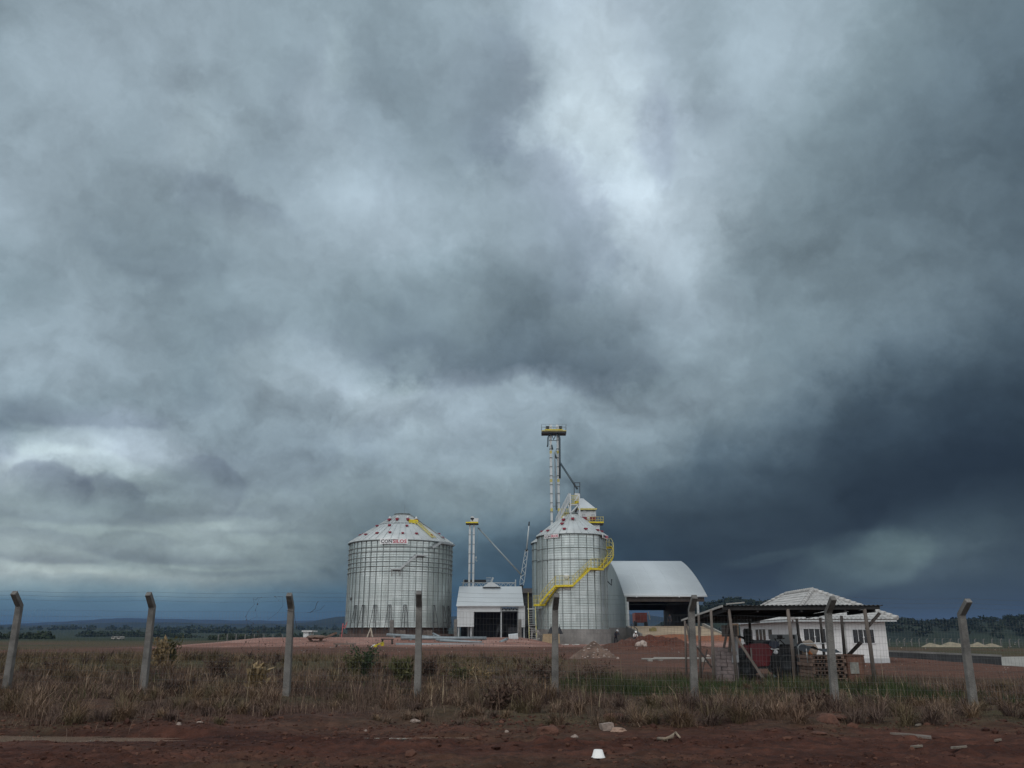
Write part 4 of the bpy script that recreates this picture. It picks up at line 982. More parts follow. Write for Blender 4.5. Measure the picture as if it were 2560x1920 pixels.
# dark low shed behind, between the white shed and the tall silo
YD = 135.0
ds = thing('storage_shed', 'low dark shed seen in the gap left of the tall silo', 'shed', (XA(1330, YD), YD, .5))
x0, x1 = XA(1300, YD, 4), XA(1352, YD, 4); zt_ = ZA(1473, YD)
mb = MB(); mb.box((x0, YD, 0), (x1, YD + 6, zt_ - .6)); mb.build('wall', DARK, ds)
mb = MB(); mb.prism([(x0 - .3, YD - .4, zt_ - .6), (x0 - .3, YD + 3, zt_ + .3), (x0 - .3, YD + 6.4, zt_ - .6)], (x1 - x0 + .6, 0, 0)); mb.build('roof', WOODD, ds)

# ------------------------------------------------------------------ arched warehouse
YW = 120.0
w1 = thing('arched_warehouse', 'arched white-roofed warehouse with an open front right of the tall silo', 'warehouse', (21.4, YW + 14, .6))
wx0, wx1 = 15.75, 27.1; zeW = ZA(1490, YW); zrW = ZA(1402.5, YW + 17); zf = ZA(1565, YW); SP = 17.0
mb = MB(); arc = []
for k in range(29):
    d_ = k / 28 * 2 * SP; t = d_ if d_ <= SP else 2 * SP - d_
    arc.append((YW + d_, zeW + (zrW - zeW) * (.53 * t - .0093 * t * t) / (.53 * SP - .0093 * SP * SP)))
vs = []
for y, z in arc: vs += [(wx0 - .1, y, z), (wx1 + .1, y, z)]
for y, z in arc: vs += [(wx0 - .1, y, z - .14), (wx1 + .1, y, z - .14)]
n = len(arc); fs = []
for k in range(n - 1):
    fs.append((2 * k, 2 * k + 1, 2 * k + 3, 2 * k + 2)); fs.append((2 * n + 2 * k + 2, 2 * n + 2 * k + 3, 2 * n + 2 * k + 1, 2 * n + 2 * k))
    fs.append((2 * k, 2 * k + 2, 2 * n + 2 * k + 2, 2 * n + 2 * k)); fs.append((2 * k + 3, 2 * k + 1, 2 * n + 2 * k + 1, 2 * n + 2 * k + 3))
fs.append((0, 2 * n, 2 * n + 1, 1)); fs.append((2 * n - 2, 2 * n - 1, 4 * n - 1, 4 * n - 2))
mb.add(vs, fs, False)
for i in range(len(mb.sm)): mb.sm[i] = i % 4 == 0
for f in (.2, .4, .6, .8):
    x = wx0 + (wx1 - wx0) * f
    for k in range(n - 1): mb.bar((x, arc[k][0], arc[k][1] + .012), (x, arc[k + 1][0], arc[k + 1][1] + .012), .05, .02)
mb.build('roof', WHITER, w1)
mb = MB()   # left gable wall with a short front return
gp = [(wx0, y, z - .16) for y, z in arc]
poly = [(wx0, YW + .1, ZA(1570, YW)), (wx0, YW + 2 * SP, zf - .2)] + [(wx0, y, z) for _, y, z in reversed(gp)]
mb.prism(poly, (.18, 0, 0)); 
mb.build('gable_wall', TEAL, w1)
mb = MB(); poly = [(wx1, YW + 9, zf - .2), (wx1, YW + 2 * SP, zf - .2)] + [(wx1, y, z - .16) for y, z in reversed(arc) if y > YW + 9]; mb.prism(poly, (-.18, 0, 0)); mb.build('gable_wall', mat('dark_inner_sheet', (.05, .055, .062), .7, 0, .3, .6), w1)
mb = MB(); mb.box((wx0 + .18, YW + .25, zeW - .75), (wx1 - .3, YW + .5, zeW - .16)); mb.build('front_beam', WOODD, w1)
for x in (wx0 + .35, XA(1746, YW, 5)):
    mb = MB(); mb.box((x - .14, YW + .2, zf - .3), (x + .14, YW + .5, zeW - .76)); mb.build('column', GALV, w1)
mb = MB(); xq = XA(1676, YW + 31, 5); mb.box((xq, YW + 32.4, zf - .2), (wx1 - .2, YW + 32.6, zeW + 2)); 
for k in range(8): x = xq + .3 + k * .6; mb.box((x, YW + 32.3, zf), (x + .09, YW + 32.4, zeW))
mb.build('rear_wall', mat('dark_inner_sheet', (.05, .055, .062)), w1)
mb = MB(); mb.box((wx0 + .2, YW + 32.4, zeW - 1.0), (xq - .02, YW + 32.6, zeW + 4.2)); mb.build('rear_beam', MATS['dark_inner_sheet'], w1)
for px in (1592, 1698): mb = MB(); q = P(px, 1492.5, YW - .1); mb.blob(q, .09, 1, .05, 1); mb.build('lamp', FRAMEW, w1)
mb = MB(); q = P(1517, 1452, 121.5); mb.tube([q, P(1529, 1463, 121.5), P(1529, 1448, 121.5)], .09, 6); mb.build('wall_bracket', DARK, w1)
# raised floor, loading ramp and its walls
r1 = thing('loading_ramp', 'sandy loading ramp rising to the open front of the arched warehouse', 'ramp', (21.4, 110, .5))
mb = MB(); yf, zlow = 103.5, 1.05
mb.add([(wx0 + .22, yf, zlow), (wx1 - .9, yf, zlow), (wx1 - .9, YW, zf - .02), (wx0 + .22, YW, zf - .02), (wx1 - .9, YW + 34, zf - .02), (wx0 + .22, YW + 34, zf - .02),
        (wx0 + .22, yf, -.5), (wx1 - .9, yf, -.5), (wx1 - .9, YW + 34, -.5), (wx0 + .22, YW + 34, -.5)],
       [(0, 1, 2, 3), (3, 2, 4, 5), (6, 7, 1, 0), (1, 7, 8, 4, 2), (5, 9, 6, 0, 3), (4, 8, 9, 5)]); mb.build('ramp_surface', SAND, r1)
mb = MB(); mb.prism([(wx0 - .05, YW + .05, -.3), (wx0 - .05, YW + .05, zf + .02), (wx0 - .05, YW - .2, zf + .02), (wx0 - .05, yf + 3.2, zlow + .62), (wx0 - .05, yf + 3.2, -.3)], (.24, 0, 0)); 
mb.box((wx0 - 5.5, YW + .06, -.3), (wx0 + .19, YW + .3, ZA(1569, YW))); mb.build('retaining_wall', CONC2, r1)
for x in np.arange(wx0 - 5, wx0, 1.2): mb = MB(); mb.box((x, YW - .05, -.3), (x + .22, YW + .05, ZA(1570, YW))); mb.build('buttress', CONC2, r1)
mb = MB(); mb.prism([(wx1 - .9, YW + .02, zf - .6), (wx1 - .9, YW + .02, zf + .35), (wx1 - .9, YW - 1, zf + .28), (wx1 - .9, yf - .8, zlow - .05), (wx1 - .9, yf - .8, zlow - .6)], (.25, 0, 0)); mb.build('side_wall', CONCP, r1)
mb = MB()
ra = [(P(1578, 1573, 113.5), P(1578, 1559, 113.5)), (P(1585, 1580, 110.5), P(1585.5, 1566, 110.5)), (P(1593, 1586, 107.8), P(1593.5, 1573, 107.8))]
for a, b in ra: mb.bar(a, b, .07)
mb.bar(ra[0][1], ra[1][1], .07); mb.bar(ra[1][1], ra[2][1], .07); mb.build('handrail', DARK, r1)
mb = MB(); q = G(1633, 1577) if False else Vector((XA(1633, 113), 113, 2.05)); mb.box((q.x - .45, 112.8, q.z - .15), (q.x + .45, 113.3, q.z + .3)); mb.blob(q + Vector((.1, 0, .3)), .3, 4, .2, 1, (1.2, .8, .6))
single('hay_bundle', mb, mat('straw_bundle', (.20, .165, .07), .95, 0, .4, 8, .5, 20), 'small straw-coloured bundle lying on the sandy ramp', 'bundle')
# red vehicle parked in the yard behind the warehouse
YR = 158.0
v1 = thing('farm_trailer', 'rusty red farm trailer seen through the warehouse opening', 'trailer', (XA(1604, YR), YR, 2.7))
x0, x1 = XA(1590, YR, 3), XA(1618, YR, 3); zb, zt_ = ZA(1556, YR), ZA(1532, YR)
mb = MB(); mb.box((x0, YR, zb), (x1, YR + 4, zt_)); 
for k in range(5): x = x0 + (x1 - x0) * k / 4; mb.box((x - .06, YR - .08, zb), (x + .06, YR - .002, zt_ + .03))
mb.build('box_body', mat('dusty_red', (.20, .055, .045), .8, 0, .3, 1.5), v1)
for x in (x0 - .3, x1 - .4): mb = MB(); mb.tube([(x, YR + .4, zb - .5), (x + .5, YR + .4, zb - .5)], .75, 16); mb.build('wheel', BLACK, v1)
mb = MB(); mb.bar(P(1620.5, 1529, YR), P(1625, 1549, YR), .14); mb.build('tail_strut', CONCP, v1)
yard = MB(); yard.box((15.8, YW + 34.05, -1), (34, YW + 70, zf - .03)); yd = yard.build('yard', SAND); yd['kind'] = 'structure'

# ------------------------------------------------------------------ white house
hx0, hx1, hy0, hy1 = 16.5, 21.45, 50.0, 63.0; hz = tz(19, 51) - .02; hz0 = -.05; hw = 2.28
h1 = thing('white_house', 'small white plastered house with a pale tiled hip roof behind the shed', 'house', ((hx0 + hx1) / 2, 56, hz0))
mb = MB(); mb.box((hx0, hy0, .18), (hx1, hy1, hw)); mb.build('wall', WALLW, h1)
mb = MB(); mb.box((hx0 - .015, hy0 - .015, -.6), (hx1 + .015, hy1 + .015, .18)); mb.build('plinth', mat('grey_render', (.42, .43, .44), .9, 0, .15, 1.5), h1)
ov = .5; ezh = hw + .02; rzh = 4.12
ra_, rb_ = Vector((18.95, 54.2, rzh)), Vector((18.95, 59.8, rzh))
q = [Vector((hx0 - ov, hy0 - ov, ezh)), Vector((hx1 + ov + .05, hy0 - ov, ezh)), Vector((hx1 + ov + .05, hy1 + ov, ezh)), Vector((hx0 - ov, hy1 + ov, ezh))]
mb = MB()
def tiles(mb, e0, e1, r0, r1, row=.32, pitch=.24):
    """one roof face: overlapping rows of wavy tiles between the eave e0-e1 and the ridge r0-r1"""
    L = ((r0 + r1) / 2 - (e0 + e1) / 2).length; nr = max(2, int(L / row)); nrm = (e1 - e0).cross(r0 - e0).normalized()
    if nrm.z < 0: nrm = -nrm
    ax = (e1 - e0).normalized()
    for k in range(nr):
        t0, t1 = k / nr, min(1, (k + 1.12) / nr)
        a0, a1 = e0.lerp(r0, t0), e1.lerp(r1, t0); b0, b1 = e0.lerp(r0, t1), e1.lerp(r1, t1)
        u0 = (a0 - e0).dot(ax); u1 = (a1 - e0).dot(ax); w0 = (b0 - e0).dot(ax); w1 = (b1 - e0).dot(ax)
        n = max(1, int((u1 - u0) / (pitch / 4)))
        vs = []
        for i in range(n + 1):
            u = u0 + (u1 - u0) * i / n; wv = .02 * math.cos(2 * math.pi * u / pitch)
            uu = min(max(u, w0), w1) if w1 > w0 else (w0 + w1) / 2
            vs.append(a0 + ax * (u - u0) + nrm * (.055 + wv)); vs.append(b0 + ax * (uu - w0) + nrm * (.02 + wv)); vs.append(a0 + ax * (u - u0) + nrm * (.03 + wv))
        fs = []
        for i in range(n): j = 3 * i; fs.append((j, j + 3, j + 4, j + 1)); fs.append((j + 2, j + 5, j + 3, j))
        mb.add(vs, fs)
tiles(mb, q[0], q[1], ra_, ra_); tiles(mb, q[3], q[0], rb_, ra_); tiles(mb, q[1], q[2], ra_, rb_); tiles(mb, q[2], q[3], rb_, rb_)
mb.add(q + [ra_, rb_], [(0, 1, 4), (1, 2, 5, 4), (2, 3, 5), (3, 0, 4, 5), (3, 2, 1, 0)])
rf = mb.build('roof', TILE, h1)
mb = MB()
for a, b in ((q[0], ra_), (q[1], ra_), (q[2], rb_), (q[3], rb_), (ra_, rb_)):
    n = max(2, int((b - a).length / .38))
    for k in range(n): mb.tube([a.lerp(b, k / n) + Vector((0, 0, .10)), a.lerp(b, (k + 1.05) / n) + Vector((0, 0, .07))], [.13, .105], 8)
mb.build('ridge_tiles', TILE, rf)
mb = MB(); 
for a, b in ((q[0], q[1]), (q[3], q[0])): mb.bar(a + Vector((0.06, 0.06, -.06)), b + Vector((-.06, .06, -.06)), .04, .1)
mb.build('fascia', WHITEP, rf)
def front_window(px0, px1, py0, py1):
    x0, x1 = XA(px0, hy0, 1.5), XA(px1, hy0, 1.5); z0_, z1_ = ZA(py1, hy0), ZA(py0, hy0)
    mb = MB(); mb.box((x0 - .05, hy0 - .05, z0_ - .05), (x1 + .05, hy0 + .03, z0_)); mb.box((x0 - .05, hy0 - .05, z1_), (x1 + .05, hy0 + .03, z1_ + .04))
    mb.box((x0 - .04, hy0 - .05, z0_), (x0, hy0 + .03, z1_)); mb.box((x1, hy0 - .05, z0_), (x1 + .04, hy0 + .03, z1_))
    for k in (1, 2, 3): x = x0 + (x1 - x0) * k / 4; mb.box((x - (.018 if k == 2 else .011), hy0 - .04, z0_), (x + (.018 if k == 2 else .011), hy0 + .02, z1_))
    wn = mb.build('window', FRAMEW, h1)
    mb = MB(); mb.box((x0, hy0 - .015, z0_), (x1, hy0 + .01, z1_)); mb.build('pane', GLASS, wn)
    mb = MB(); xm = (x0 + x1) / 2; mb.lathe((0, 0, 0), [(0, .03), (.05, .02), (.05, 0)], 12); r_ = Matrix.Rotation(R(90), 3, 'X'); mb.v = [r_ @ v + Vector((xm, hy0 - .045, z0_ + (z1_ - z0_) * .42)) for v in mb.v]; mb.build('latch', FRAMEW, wn)
front_window(2009, 2063, 1572, 1606.5); front_window(2131.5, 2184, 1574, 1607.5)
def side_opening(y0, y1, z0_, z1_, nm, mull):
    mb = MB(); X = hx0
    mb.box((X - .05, y0 - .06, z1_), (X + .03, y1 + .06, z1_ + .06)); mb.box((X - .05, y0 - .06, z0_), (X + .03, y0, z1_)); mb.box((X - .05, y1, z0_), (X + .03, y1 + .06, z1_))
    if nm == 'window': mb.box((X - .05, y0 - .06, z0_ - .06), (X + .03, y1 + .06, z0_))
    for k in range(1, mull): y = y0 + (y1 - y0) * k / mull; mb.box((X - .04, y - .03, z0_), (X + .02, y + .03, z1_))
    wn = mb.build(nm, FRAMEW, h1); mb = MB(); mb.box((X - .015, y0, z0_), (X + .01, y1, z1_)); mb.build('pane', GLASS, wn)
side_opening(56.6, 59.0, .2, 1.82, 'door', 3); side_opening(55.2, 56.1, 1.2, 1.8, 'window', 1); side_opening(61.0, 62.2, .95, 1.85, 'window', 1); side_opening(59.7, 60.3, 1.2, 1.8, 'window', 1)
mb = MB(); mb.tube([(hx0 + 2.55, hy0 - .05, .1), (hx0 + 2.55, hy0 - .05, hw - .05)], .05, 8); mb.build('downpipe', mat('grey_plastic', (.36, .37, .36), .6), h1)
# dark wall lamp and air unit by the house door
mb = MB(); mb.box((hx0 - .45, 55.1, .75), (hx0 - .03, 55.9, 1.1)); mb.lathe((hx0 - .3, 55.5, .95), [(0, .2), (.2, .2), (.2, 0)], 10); mb.build('air_unit', DARK, h1)

# ------------------------------------------------------------------ timber shed
YS = 29.6
ab = thing('timber_shed', 'open timber shed with a low dark sheet roof in front of the white house', 'shed', (9.8, 32, tz(9.8, 32)))
fl, fr = P(1805, 1508, YS), P(2202, 1519, YS); zfr = (fl.z + fr.z) / 2
mb = MB()   # corrugated sheets in three lengths, falling to the back
xs0, xs1 = fl.x, fr.x + .05
def sheet(mb, xa, xb, ya, za_, yb, zb_, pitch=.15):
    n = int((xb - xa) / (pitch / 4)); vs = []
    for i in range(n + 1):
        x = xa + (xb - xa) * i / n; w = .022 * math.sin(2 * math.pi * x / pitch)
        sk = (x - xa) / max(xb - xa, .1)
        vs += [(x, ya, za_ + w), (x - .25, yb, zb_ + w), (x, ya, za_ + w - .012), (x - .25, yb, zb_ + w - .012)]
    fs = []
    for i in range(n): j = 4 * i; fs += [(j, j + 4, j + 5, j + 1), (j + 3, j + 7, j + 6, j + 2), (j + 2, j + 6, j + 4, j)]
    fs += [(0, 1, 3, 2), (4 * n + 2, 4 * n + 3, 4 * n + 1, 4 * n)]
    mb.add(vs, fs)
zb = ZA(1549, 35.4)
sheet(mb, xs0, 10.05, YS - .1, zfr, 35.4, zb); 
z2 = zfr + (zb - zfr) * .60
sheet(mb, 10.0, 11.55, YS - .12, zfr + .01, 33.1, z2 + .02); sheet(mb, 11.5, xs1, YS - .1, zfr, 31.6, zfr + (zb - zfr) * .36)
mb.build('roof', SHED, ab)
mb = MB(); e0 = Vector((xs0 - .03, YS - .12, zfr - .03)); e1_ = Vector((xs0 - .28, 35.4, zb - .03)); mb.bar(e0, e1_, .05, .07); mb.bar(e0 + Vector((.15, -.02, .07)), e0 + Vector((.6, -.6, .10)), .05, .04); mb.build('verge_batten', SHEDE, ab)
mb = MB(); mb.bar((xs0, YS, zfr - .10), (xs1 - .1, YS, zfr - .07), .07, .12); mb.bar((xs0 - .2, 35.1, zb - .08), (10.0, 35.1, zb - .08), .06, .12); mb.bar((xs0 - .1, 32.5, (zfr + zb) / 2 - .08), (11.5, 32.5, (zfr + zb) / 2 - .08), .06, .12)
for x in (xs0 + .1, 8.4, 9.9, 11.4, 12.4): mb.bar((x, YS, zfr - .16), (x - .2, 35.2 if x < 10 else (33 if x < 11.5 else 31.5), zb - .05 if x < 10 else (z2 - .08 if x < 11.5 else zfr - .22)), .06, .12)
mb.build('rafters', SHED, ab)  # rafters share the dark roof colour, which paints in the deep shade
def post(px_t, px_b, Y, r=.055, m=WOOD, top=None):
    x = XA(px_b, Y, .3); x2 = XA(px_t, Y, 2.3); zt_ = (zfr + (zb - zfr) * (Y - YS) / 5.8 - .12) if top is None else top
    mb = MB(); mb.tube([(x, Y, tz(x, Y) - .3), ((x + x2) / 2 + .015, Y, 1.1), (x2, Y, zt_)], [r * 1.1, r, r * .92], 8); mb.build('post', m, ab)
post(1822, 1841, YS); post(1969, 1986, YS, .065); post(2161, 2184, YS, .07)
post(1777, 1783, 29.9, .05); post(1746, 1749, 31.8, .045); post(1711, 1714, 34.4, .045)
post(1872, 1880, 34.6, .06, WOODD); post(1990, 2004, 33.4, .06, WOODD); post(2049, 2062, 33.0, .055, WOODD); post(2102, 2112, 32.2, .06, WOODD)  # back row in darker timber, shade under the roof put into the colour
def brace(a, b, w=.08, m=WOOD):
    mb = MB(); mb.bar(a, b, w, w * .8); mb.build('brace', m, ab)
brace(P(1840, 1592, YS + .12), P(1907, 1694, YS - .1), .10); brace(P(1994, 1583, 33.3), P(2012, 1630, 32.9), .07, WOODD)
brace(P(2199, 1533, YS + .1), P(2165, 1573, YS + .1), .10, WOODD); brace(P(2152, 1606, 31.6), P(2112, 1648, 32.4), .11, WOODD)
brace(P(1743, 1618, 30.8), P(1779, 1668, 30.2), .05, WOODD); brace(P(1768, 1624, 30.3), P(1755, 1682, 30.0), .035, WOODD); brace(P(1716, 1560, 33), P(1735, 1660, 32.6), .05); brace(P(1752, 1568, 31.6), P(1749, 1600, 31.5), .035)
mb = MB(); c = P(1829, 1578, 30.2); mb.box((c.x - .25, 30.2, c.z - .18), (c.x + .2, 30.6, c.z + .2)); mb.bar(c + Vector((-.1, -.05, .25)), c + Vector((-.32, -.05, -.55)), .07); mb.bar(c + Vector((.0, -.08, .2)), c + Vector((-.15, -.08, -.7)), .09); mb.build('nailed_boards', WOODD, ab)
mb = MB(); a = P(1833, 1562, 36.5); mb.box((XA(1829, 36.5), 36.5, a.z - .5), (XA(1848, 36.5), 36.9, a.z)); mb.box((XA(1829, 36.5), 36.45, a.z - .06), (XA(1848, 36.5), 36.5, a.z + .05))
mb.bar((XA(1833, 36.7), 36.7, -.4), (XA(1833, 36.7), 36.7, a.z - .4), .08); mb.bar((XA(1845, 36.7), 36.7, -.4), (XA(1845, 36.7), 36.7, a.z - .4), .08)
single('site_cupboard', mb, mat('brown_board', (.15, .10, .065), .9, 0, .35, 5), 'brown wooden cupboard on legs beside the left end of the white house', 'cupboard', (XA(1839, 36.7), 36.7, tz(8.8, 36.7)))
mb = MB(); x0, x1 = XA(1825, 30.4), XA(1842, 30.4); mb.obox(((x0 + x1) / 2, 30.4, .95), ((x1 - x0) / 2, 0, 0), (0, .05, 0), (.03, .1, .42))
mb.bar((x0 + .08, 30.5, -.4), (x0 + .05, 30.5, .6), .08); mb.bar((x1 - .05, 30.5, -.4), (x1 - .05, 30.5, .6), .08)
single('upright_sheet', mb, mat('grey_board', (.22, .225, .235), .85, 0, .2, 3), 'upright grey sheet standing beside the stack of dusty blocks', 'sheet', ((x0 + x1) / 2, 30.4, tz(7.7, 30.4)))
# block stack: every course a little out of line
g = tz(7.3, 30.6)
blk = thing('block_stack', 'stack of dusty clay blocks under the left end of the timber shed roof', 'block stack', (7.3, 30.6, g))
k = 0
for lay in range(9):
    for c_ in range(4):
        for d in range(3):
            if lay == 8 and rng.random() < .35: continue
            x = XA(1784, 30.4) + .19 * c_ + rng.uniform(-.015, .015); y = 30.3 + .24 * d + rng.uniform(-.015, .015); z = g - .08 + .125 * lay
            mb = MB(); mb.box((x, y, z), (x + .18, y + .22, z + .115)); 
            mb.build('block', BRICK, blk); k += 1
# red machine under the roof
gT = tz(9.2, 31.5)
tr = thing('red_machine', 'red engine-driven machine with black exhaust stack parked under the timber shed', 'machine', (9.2, 31.6, gT))
YT2 = 31.2; X = lambda px, y=YT2: XA(px, y, 1.0); Zt = lambda py, y=YT2: ZA(py, y)
mb = MB(); prof = [(1876, 1667), (1936, 1664), (1939, 1640), (1937, 1622), (1928, 1611), (1904, 1608.5), (1878, 1609.5), (1874, 1615)]
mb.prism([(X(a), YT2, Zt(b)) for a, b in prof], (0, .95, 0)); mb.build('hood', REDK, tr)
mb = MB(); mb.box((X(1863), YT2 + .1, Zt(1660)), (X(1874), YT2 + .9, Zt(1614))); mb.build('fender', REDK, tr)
mb = MB(); mb.box((X(1876) - .01, YT2 - .02, Zt(1650)), (X(1878), YT2 - .002, Zt(1620))); mb.build('trim_strip', CONCP, tr)
mb = MB(); mb.tube([(X(1878), YT2 + .4, Zt(1612)), (X(1877), YT2 + .4, Zt(1571))], .09, 12); mb.tube([(X(1872), YT2 + .4, Zt(1586)), (X(1884), YT2 + .4, Zt(1586))], .05, 8); mb.tube([(X(1877.5), YT2 + .4, Zt(1592)), (X(1877.5), YT2 + .4, Zt(1580))], .13, 12); mb.build('exhaust_stack', BLACK, tr)
mb = MB(); mb.tube([(X(1847), YT2 + .5, Zt(1600)), (X(1850), YT2 + .5, Zt(1593)), (X(1862), YT2 + .5, Zt(1592)), (X(1872), YT2 + .5, Zt(1596)), (X(1877), YT2 + .5, Zt(1606))], .045, 8); mb.build('guard_bar', BLACK, tr)
mb = MB(); mb.box((X(1886), YT2 + .1, Zt(1609)), (X(1914), YT2 + .8, Zt(1600))); mb.blob((X(1889), YT2 + .4, Zt(1604)), .1, 2, .1, 1); mb.build('engine_top', DARK, tr)
mb = MB(); mb.prism([(X(a), YT2 - .05, Zt(b)) for a, b in [(1922, 1611), (1929, 1602), (1943, 1602), (1948, 1610), (1946, 1622), (1930, 1620)]], (0, .8, 0)); mb.build('tank', mat('navy_tank', (.02, .03, .055), .5, 0, .3, 4), tr)
mb = MB(); mb.tube([(X(1925), YT2 - .08, Zt(1621.5)), (X(1932), YT2 - .1, Zt(1624)), (X(1945), YT2 - .1, Zt(1622))], .022, 6); mb.build('pale_hose', FRAMEW, tr)
mb = MB(); mb.lathe((0, 0, 0), [(0, .05), (.075, .04), (.085, 0)], 12); r_ = Matrix.Rotation(R(90), 3, 'X'); mb.v = [r_ @ v + Vector((X(1937), YT2 - .06, Zt(1630))) for v in mb.v]; mb.build('headlight', FRAMEW, tr)
mb = MB(); mb.box((X(1848), YT2 + .05, gT + .38), (X(1980), YT2 + .95, gT + .52)); mb.build('chassis', DARK, tr)
def wheel(px, py, rad, y, w, nm='wheel'):
    x = X(px, y); z = Zt(py, y); mb = MB(); prof = [(rad * .55, -w / 2), (rad * .92, -w / 2), (rad, -w / 2 + .05), (rad, w / 2 - .05), (rad * .92, w / 2), (rad * .55, w / 2)]
    mb.lathe((0, 0, 0), prof, 24); r_ = Matrix.Rotation(R(90), 3, 'X'); mb.v = [r_ @ v + Vector((x, y, z)) for v in mb.v]
    for k in range(18):
        a = 2 * math.pi * k / 18; u = Vector((math.cos(a), 0, math.sin(a))); mb.bar(Vector((x, y - w / 2, z)) + u * rad, Vector((x, y + w / 2, z)) + u * rad, .05)
    wl = mb.build(nm, BLACK, tr)
    mb = MB(); mb.lathe((0, 0, 0), [(0, w * .2), (rad * .3, w * .2), (rad * .54, w * .4), (rad * .56, 0)], 20); mb.v = [r_ @ v + Vector((x, y, z)) for v in mb.v]; mb.build('rim', DARK, wl)
wheel(1860, 1672, .36, YT2 - .05, .28); wheel(1862, 1672, .36, YT2 + 1.0, .28); wheel(1963, 1656, .60, YT2 + .1, .38); wheel(1963, 1656, .60, YT2 + 1.1, .38)
mb = MB(); mb.box((X(1845), YT2 + .1, gT + .5), (X(1866), YT2 + .8, Zt(1620))); 
for k in range(6): mb.box((X(1846), YT2 + .07, gT + .55 + .09 * k), (X(1865), YT2 + .1, gT + .58 + .09 * k))
mb.build('front_grille', DARK, tr)
mb = MB(); mb.box((X(1947), YT2 + .2, gT + .5), (X(1976), YT2 + .9, Zt(1622))); mb.build('rear_body', DARK, tr)
mb = MB(); mb.tube([(X(1951), YT2 + .3, Zt(1622)), (X(1946), YT2 + .3, Zt(1596))], .03, 6); mb.tube([(X(1950), YT2 + .3, Zt(1610)), (X(1958), YT2 + .3, Zt(1600)), (X(1975), YT2 + .3, Zt(1618))], .025, 6); mb.tube([(X(1950), YT2 + .3, Zt(1597)), (X(1970), YT2 + .3, Zt(1596))], .02, 6); mb.build('control_levers', BLACK, tr)
mb = MB(); mb.tube([(X(1918), YT2 - .02, gT + .33), (X(1945), YT2 - .02, gT + .34)], .03, 6); mb.lathe((0, 0, 0), [(.11, -.03), (.15, -.03), (.15, .03), (.11, .03), (.11, -.03)], 16); mb.v = mb.v[:-80] + [Matrix.Rotation(R(90), 3, 'X') @ v + Vector((X(1926), YT2 - .02, Zt(1671))) for v in mb.v[-80:]]; mb.build('drawbar', DARK, tr)
# grey cabinet, mixer, stones on the floor under the roof
yC = 33.6; x0, x1 = XA(1936, yC), XA(1992, yC); gC = tz(10.5, yC)
cb = thing('grey_cabinet', 'tall grey sheet-metal cabinet with dark square openings behind the red machine', 'cabinet', ((x0 + x1) / 2, yC + .3, gC))
mb = MB(); mb.box((x0, yC, gC - .1), (x1, yC + .6, ZA(1586, yC))); mb.build('body', mat('grey_enamel', (.24, .265, .275), .6, 0, .12, 2), cb)
for a, b in ((1943, 1956), (1978, 1986)):
    mb = MB(); mb.box((XA(a, yC), yC - .02, ZA(1597, yC)), (XA(b, yC), yC + .05, ZA(1587.5, yC))); mb.build('opening', BLACK, cb)
yX = 33.9; gX = tz(11, yX)
cm = thing('concrete_mixer', 'orange concrete mixer half hidden behind the heap of timber pallets', 'concrete mixer', (XA(2010, yX), yX, gX))
c = Vector((XA(2010, yX), yX, gX + .95)); mb = MB(); mb.lathe((0, 0, 0), [(.0, -.42), (.28, -.40), (.38, -.1), (.38, .12), (.24, .42), (.20, .42)], 20); r_ = Matrix.Rotation(R(55), 3, 'Y'); mb.v = [r_ @ v + c for v in mb.v]; mb.build('drum', mat('mixer_drum', (.34, .26, .20), .7, 0, .3, 5), cm)
mb = MB(); mb.lathe((0, 0, 0), [(.39, -.06), (.42, 0), (.39, .06)], 20); mb.v = [r_ @ v + c for v in mb.v]; mb.build('drum_ring', ORANGE, cm)
mb = MB()
for s_ in (-1, 1): mb.bar((c.x + .45 * s_, yX - .25, gX), (c.x + .3 * s_, yX, gX + 1.0), .06); mb.bar((c.x + .45 * s_, yX + .25, gX), (c.x + .3 * s_, yX, gX + 1.0), .06)
mb.bar((c.x - .45, yX - .25, gX + .06), (c.x + .45, yX - .25, gX + .06), .05); mb.build('stand', ORANGE, cm)
for s_ in (-1, 1): mb = MB(); mb.tube([(c.x + .42 * s_, yX - .3, gX + .2), (c.x + .42 * s_, yX - .22, gX + .2)], .2, 14); mb.build('wheel', BLACK, cm)
# heap of timber pallets under a tarp, rusty bin beside it
yP = 28.3; gP = tz(10.1, yP)
names = ['lowest', 'second lowest', 'third from the ground', 'fourth from the ground', 'fifth from the ground', 'third from the top', 'second from the top', 'topmost']
xa, xb = XA(2022, yP), XA(2106, yP)
for lv in range(8):
    z = gP - .03 + lv * .115; dx = rng.uniform(-.04, .04); dy = rng.uniform(-.05, .05)
    mb = MB()
    for k in range(9): y = yP + dy + k * .155; mb.box((xa + dx, y, z + .075), (xb + dx, y + .12, z + .10))
    for k in range(3): x = xa + dx + (xb - xa - .09) * k / 2; mb.box((x, yP + dy + .01, z), (x + .09, yP + dy + 1.35, z + .075))
    for k in range(7): x = xa + dx + .12 + k * (xb - xa - .25) / 7; mb.box((x, yP + dy + .03, z + .01), (x + .045, yP + dy + 1.3, z + .06))
    single('timber_pallet', mb, mat('muddy_timber', (.13, .085, .065), .95, 0, .4, 4, .4, 18), 'muddy slatted timber pallet, %s in the heap beside the rusty bin' % names[lv], 'pallet', ((xa + xb) / 2, yP + .6, z), 'heaped timber pallets')
zt_ = gP + 8 * .115
mb = MB(); nx, ny = 14, 10; vs = []
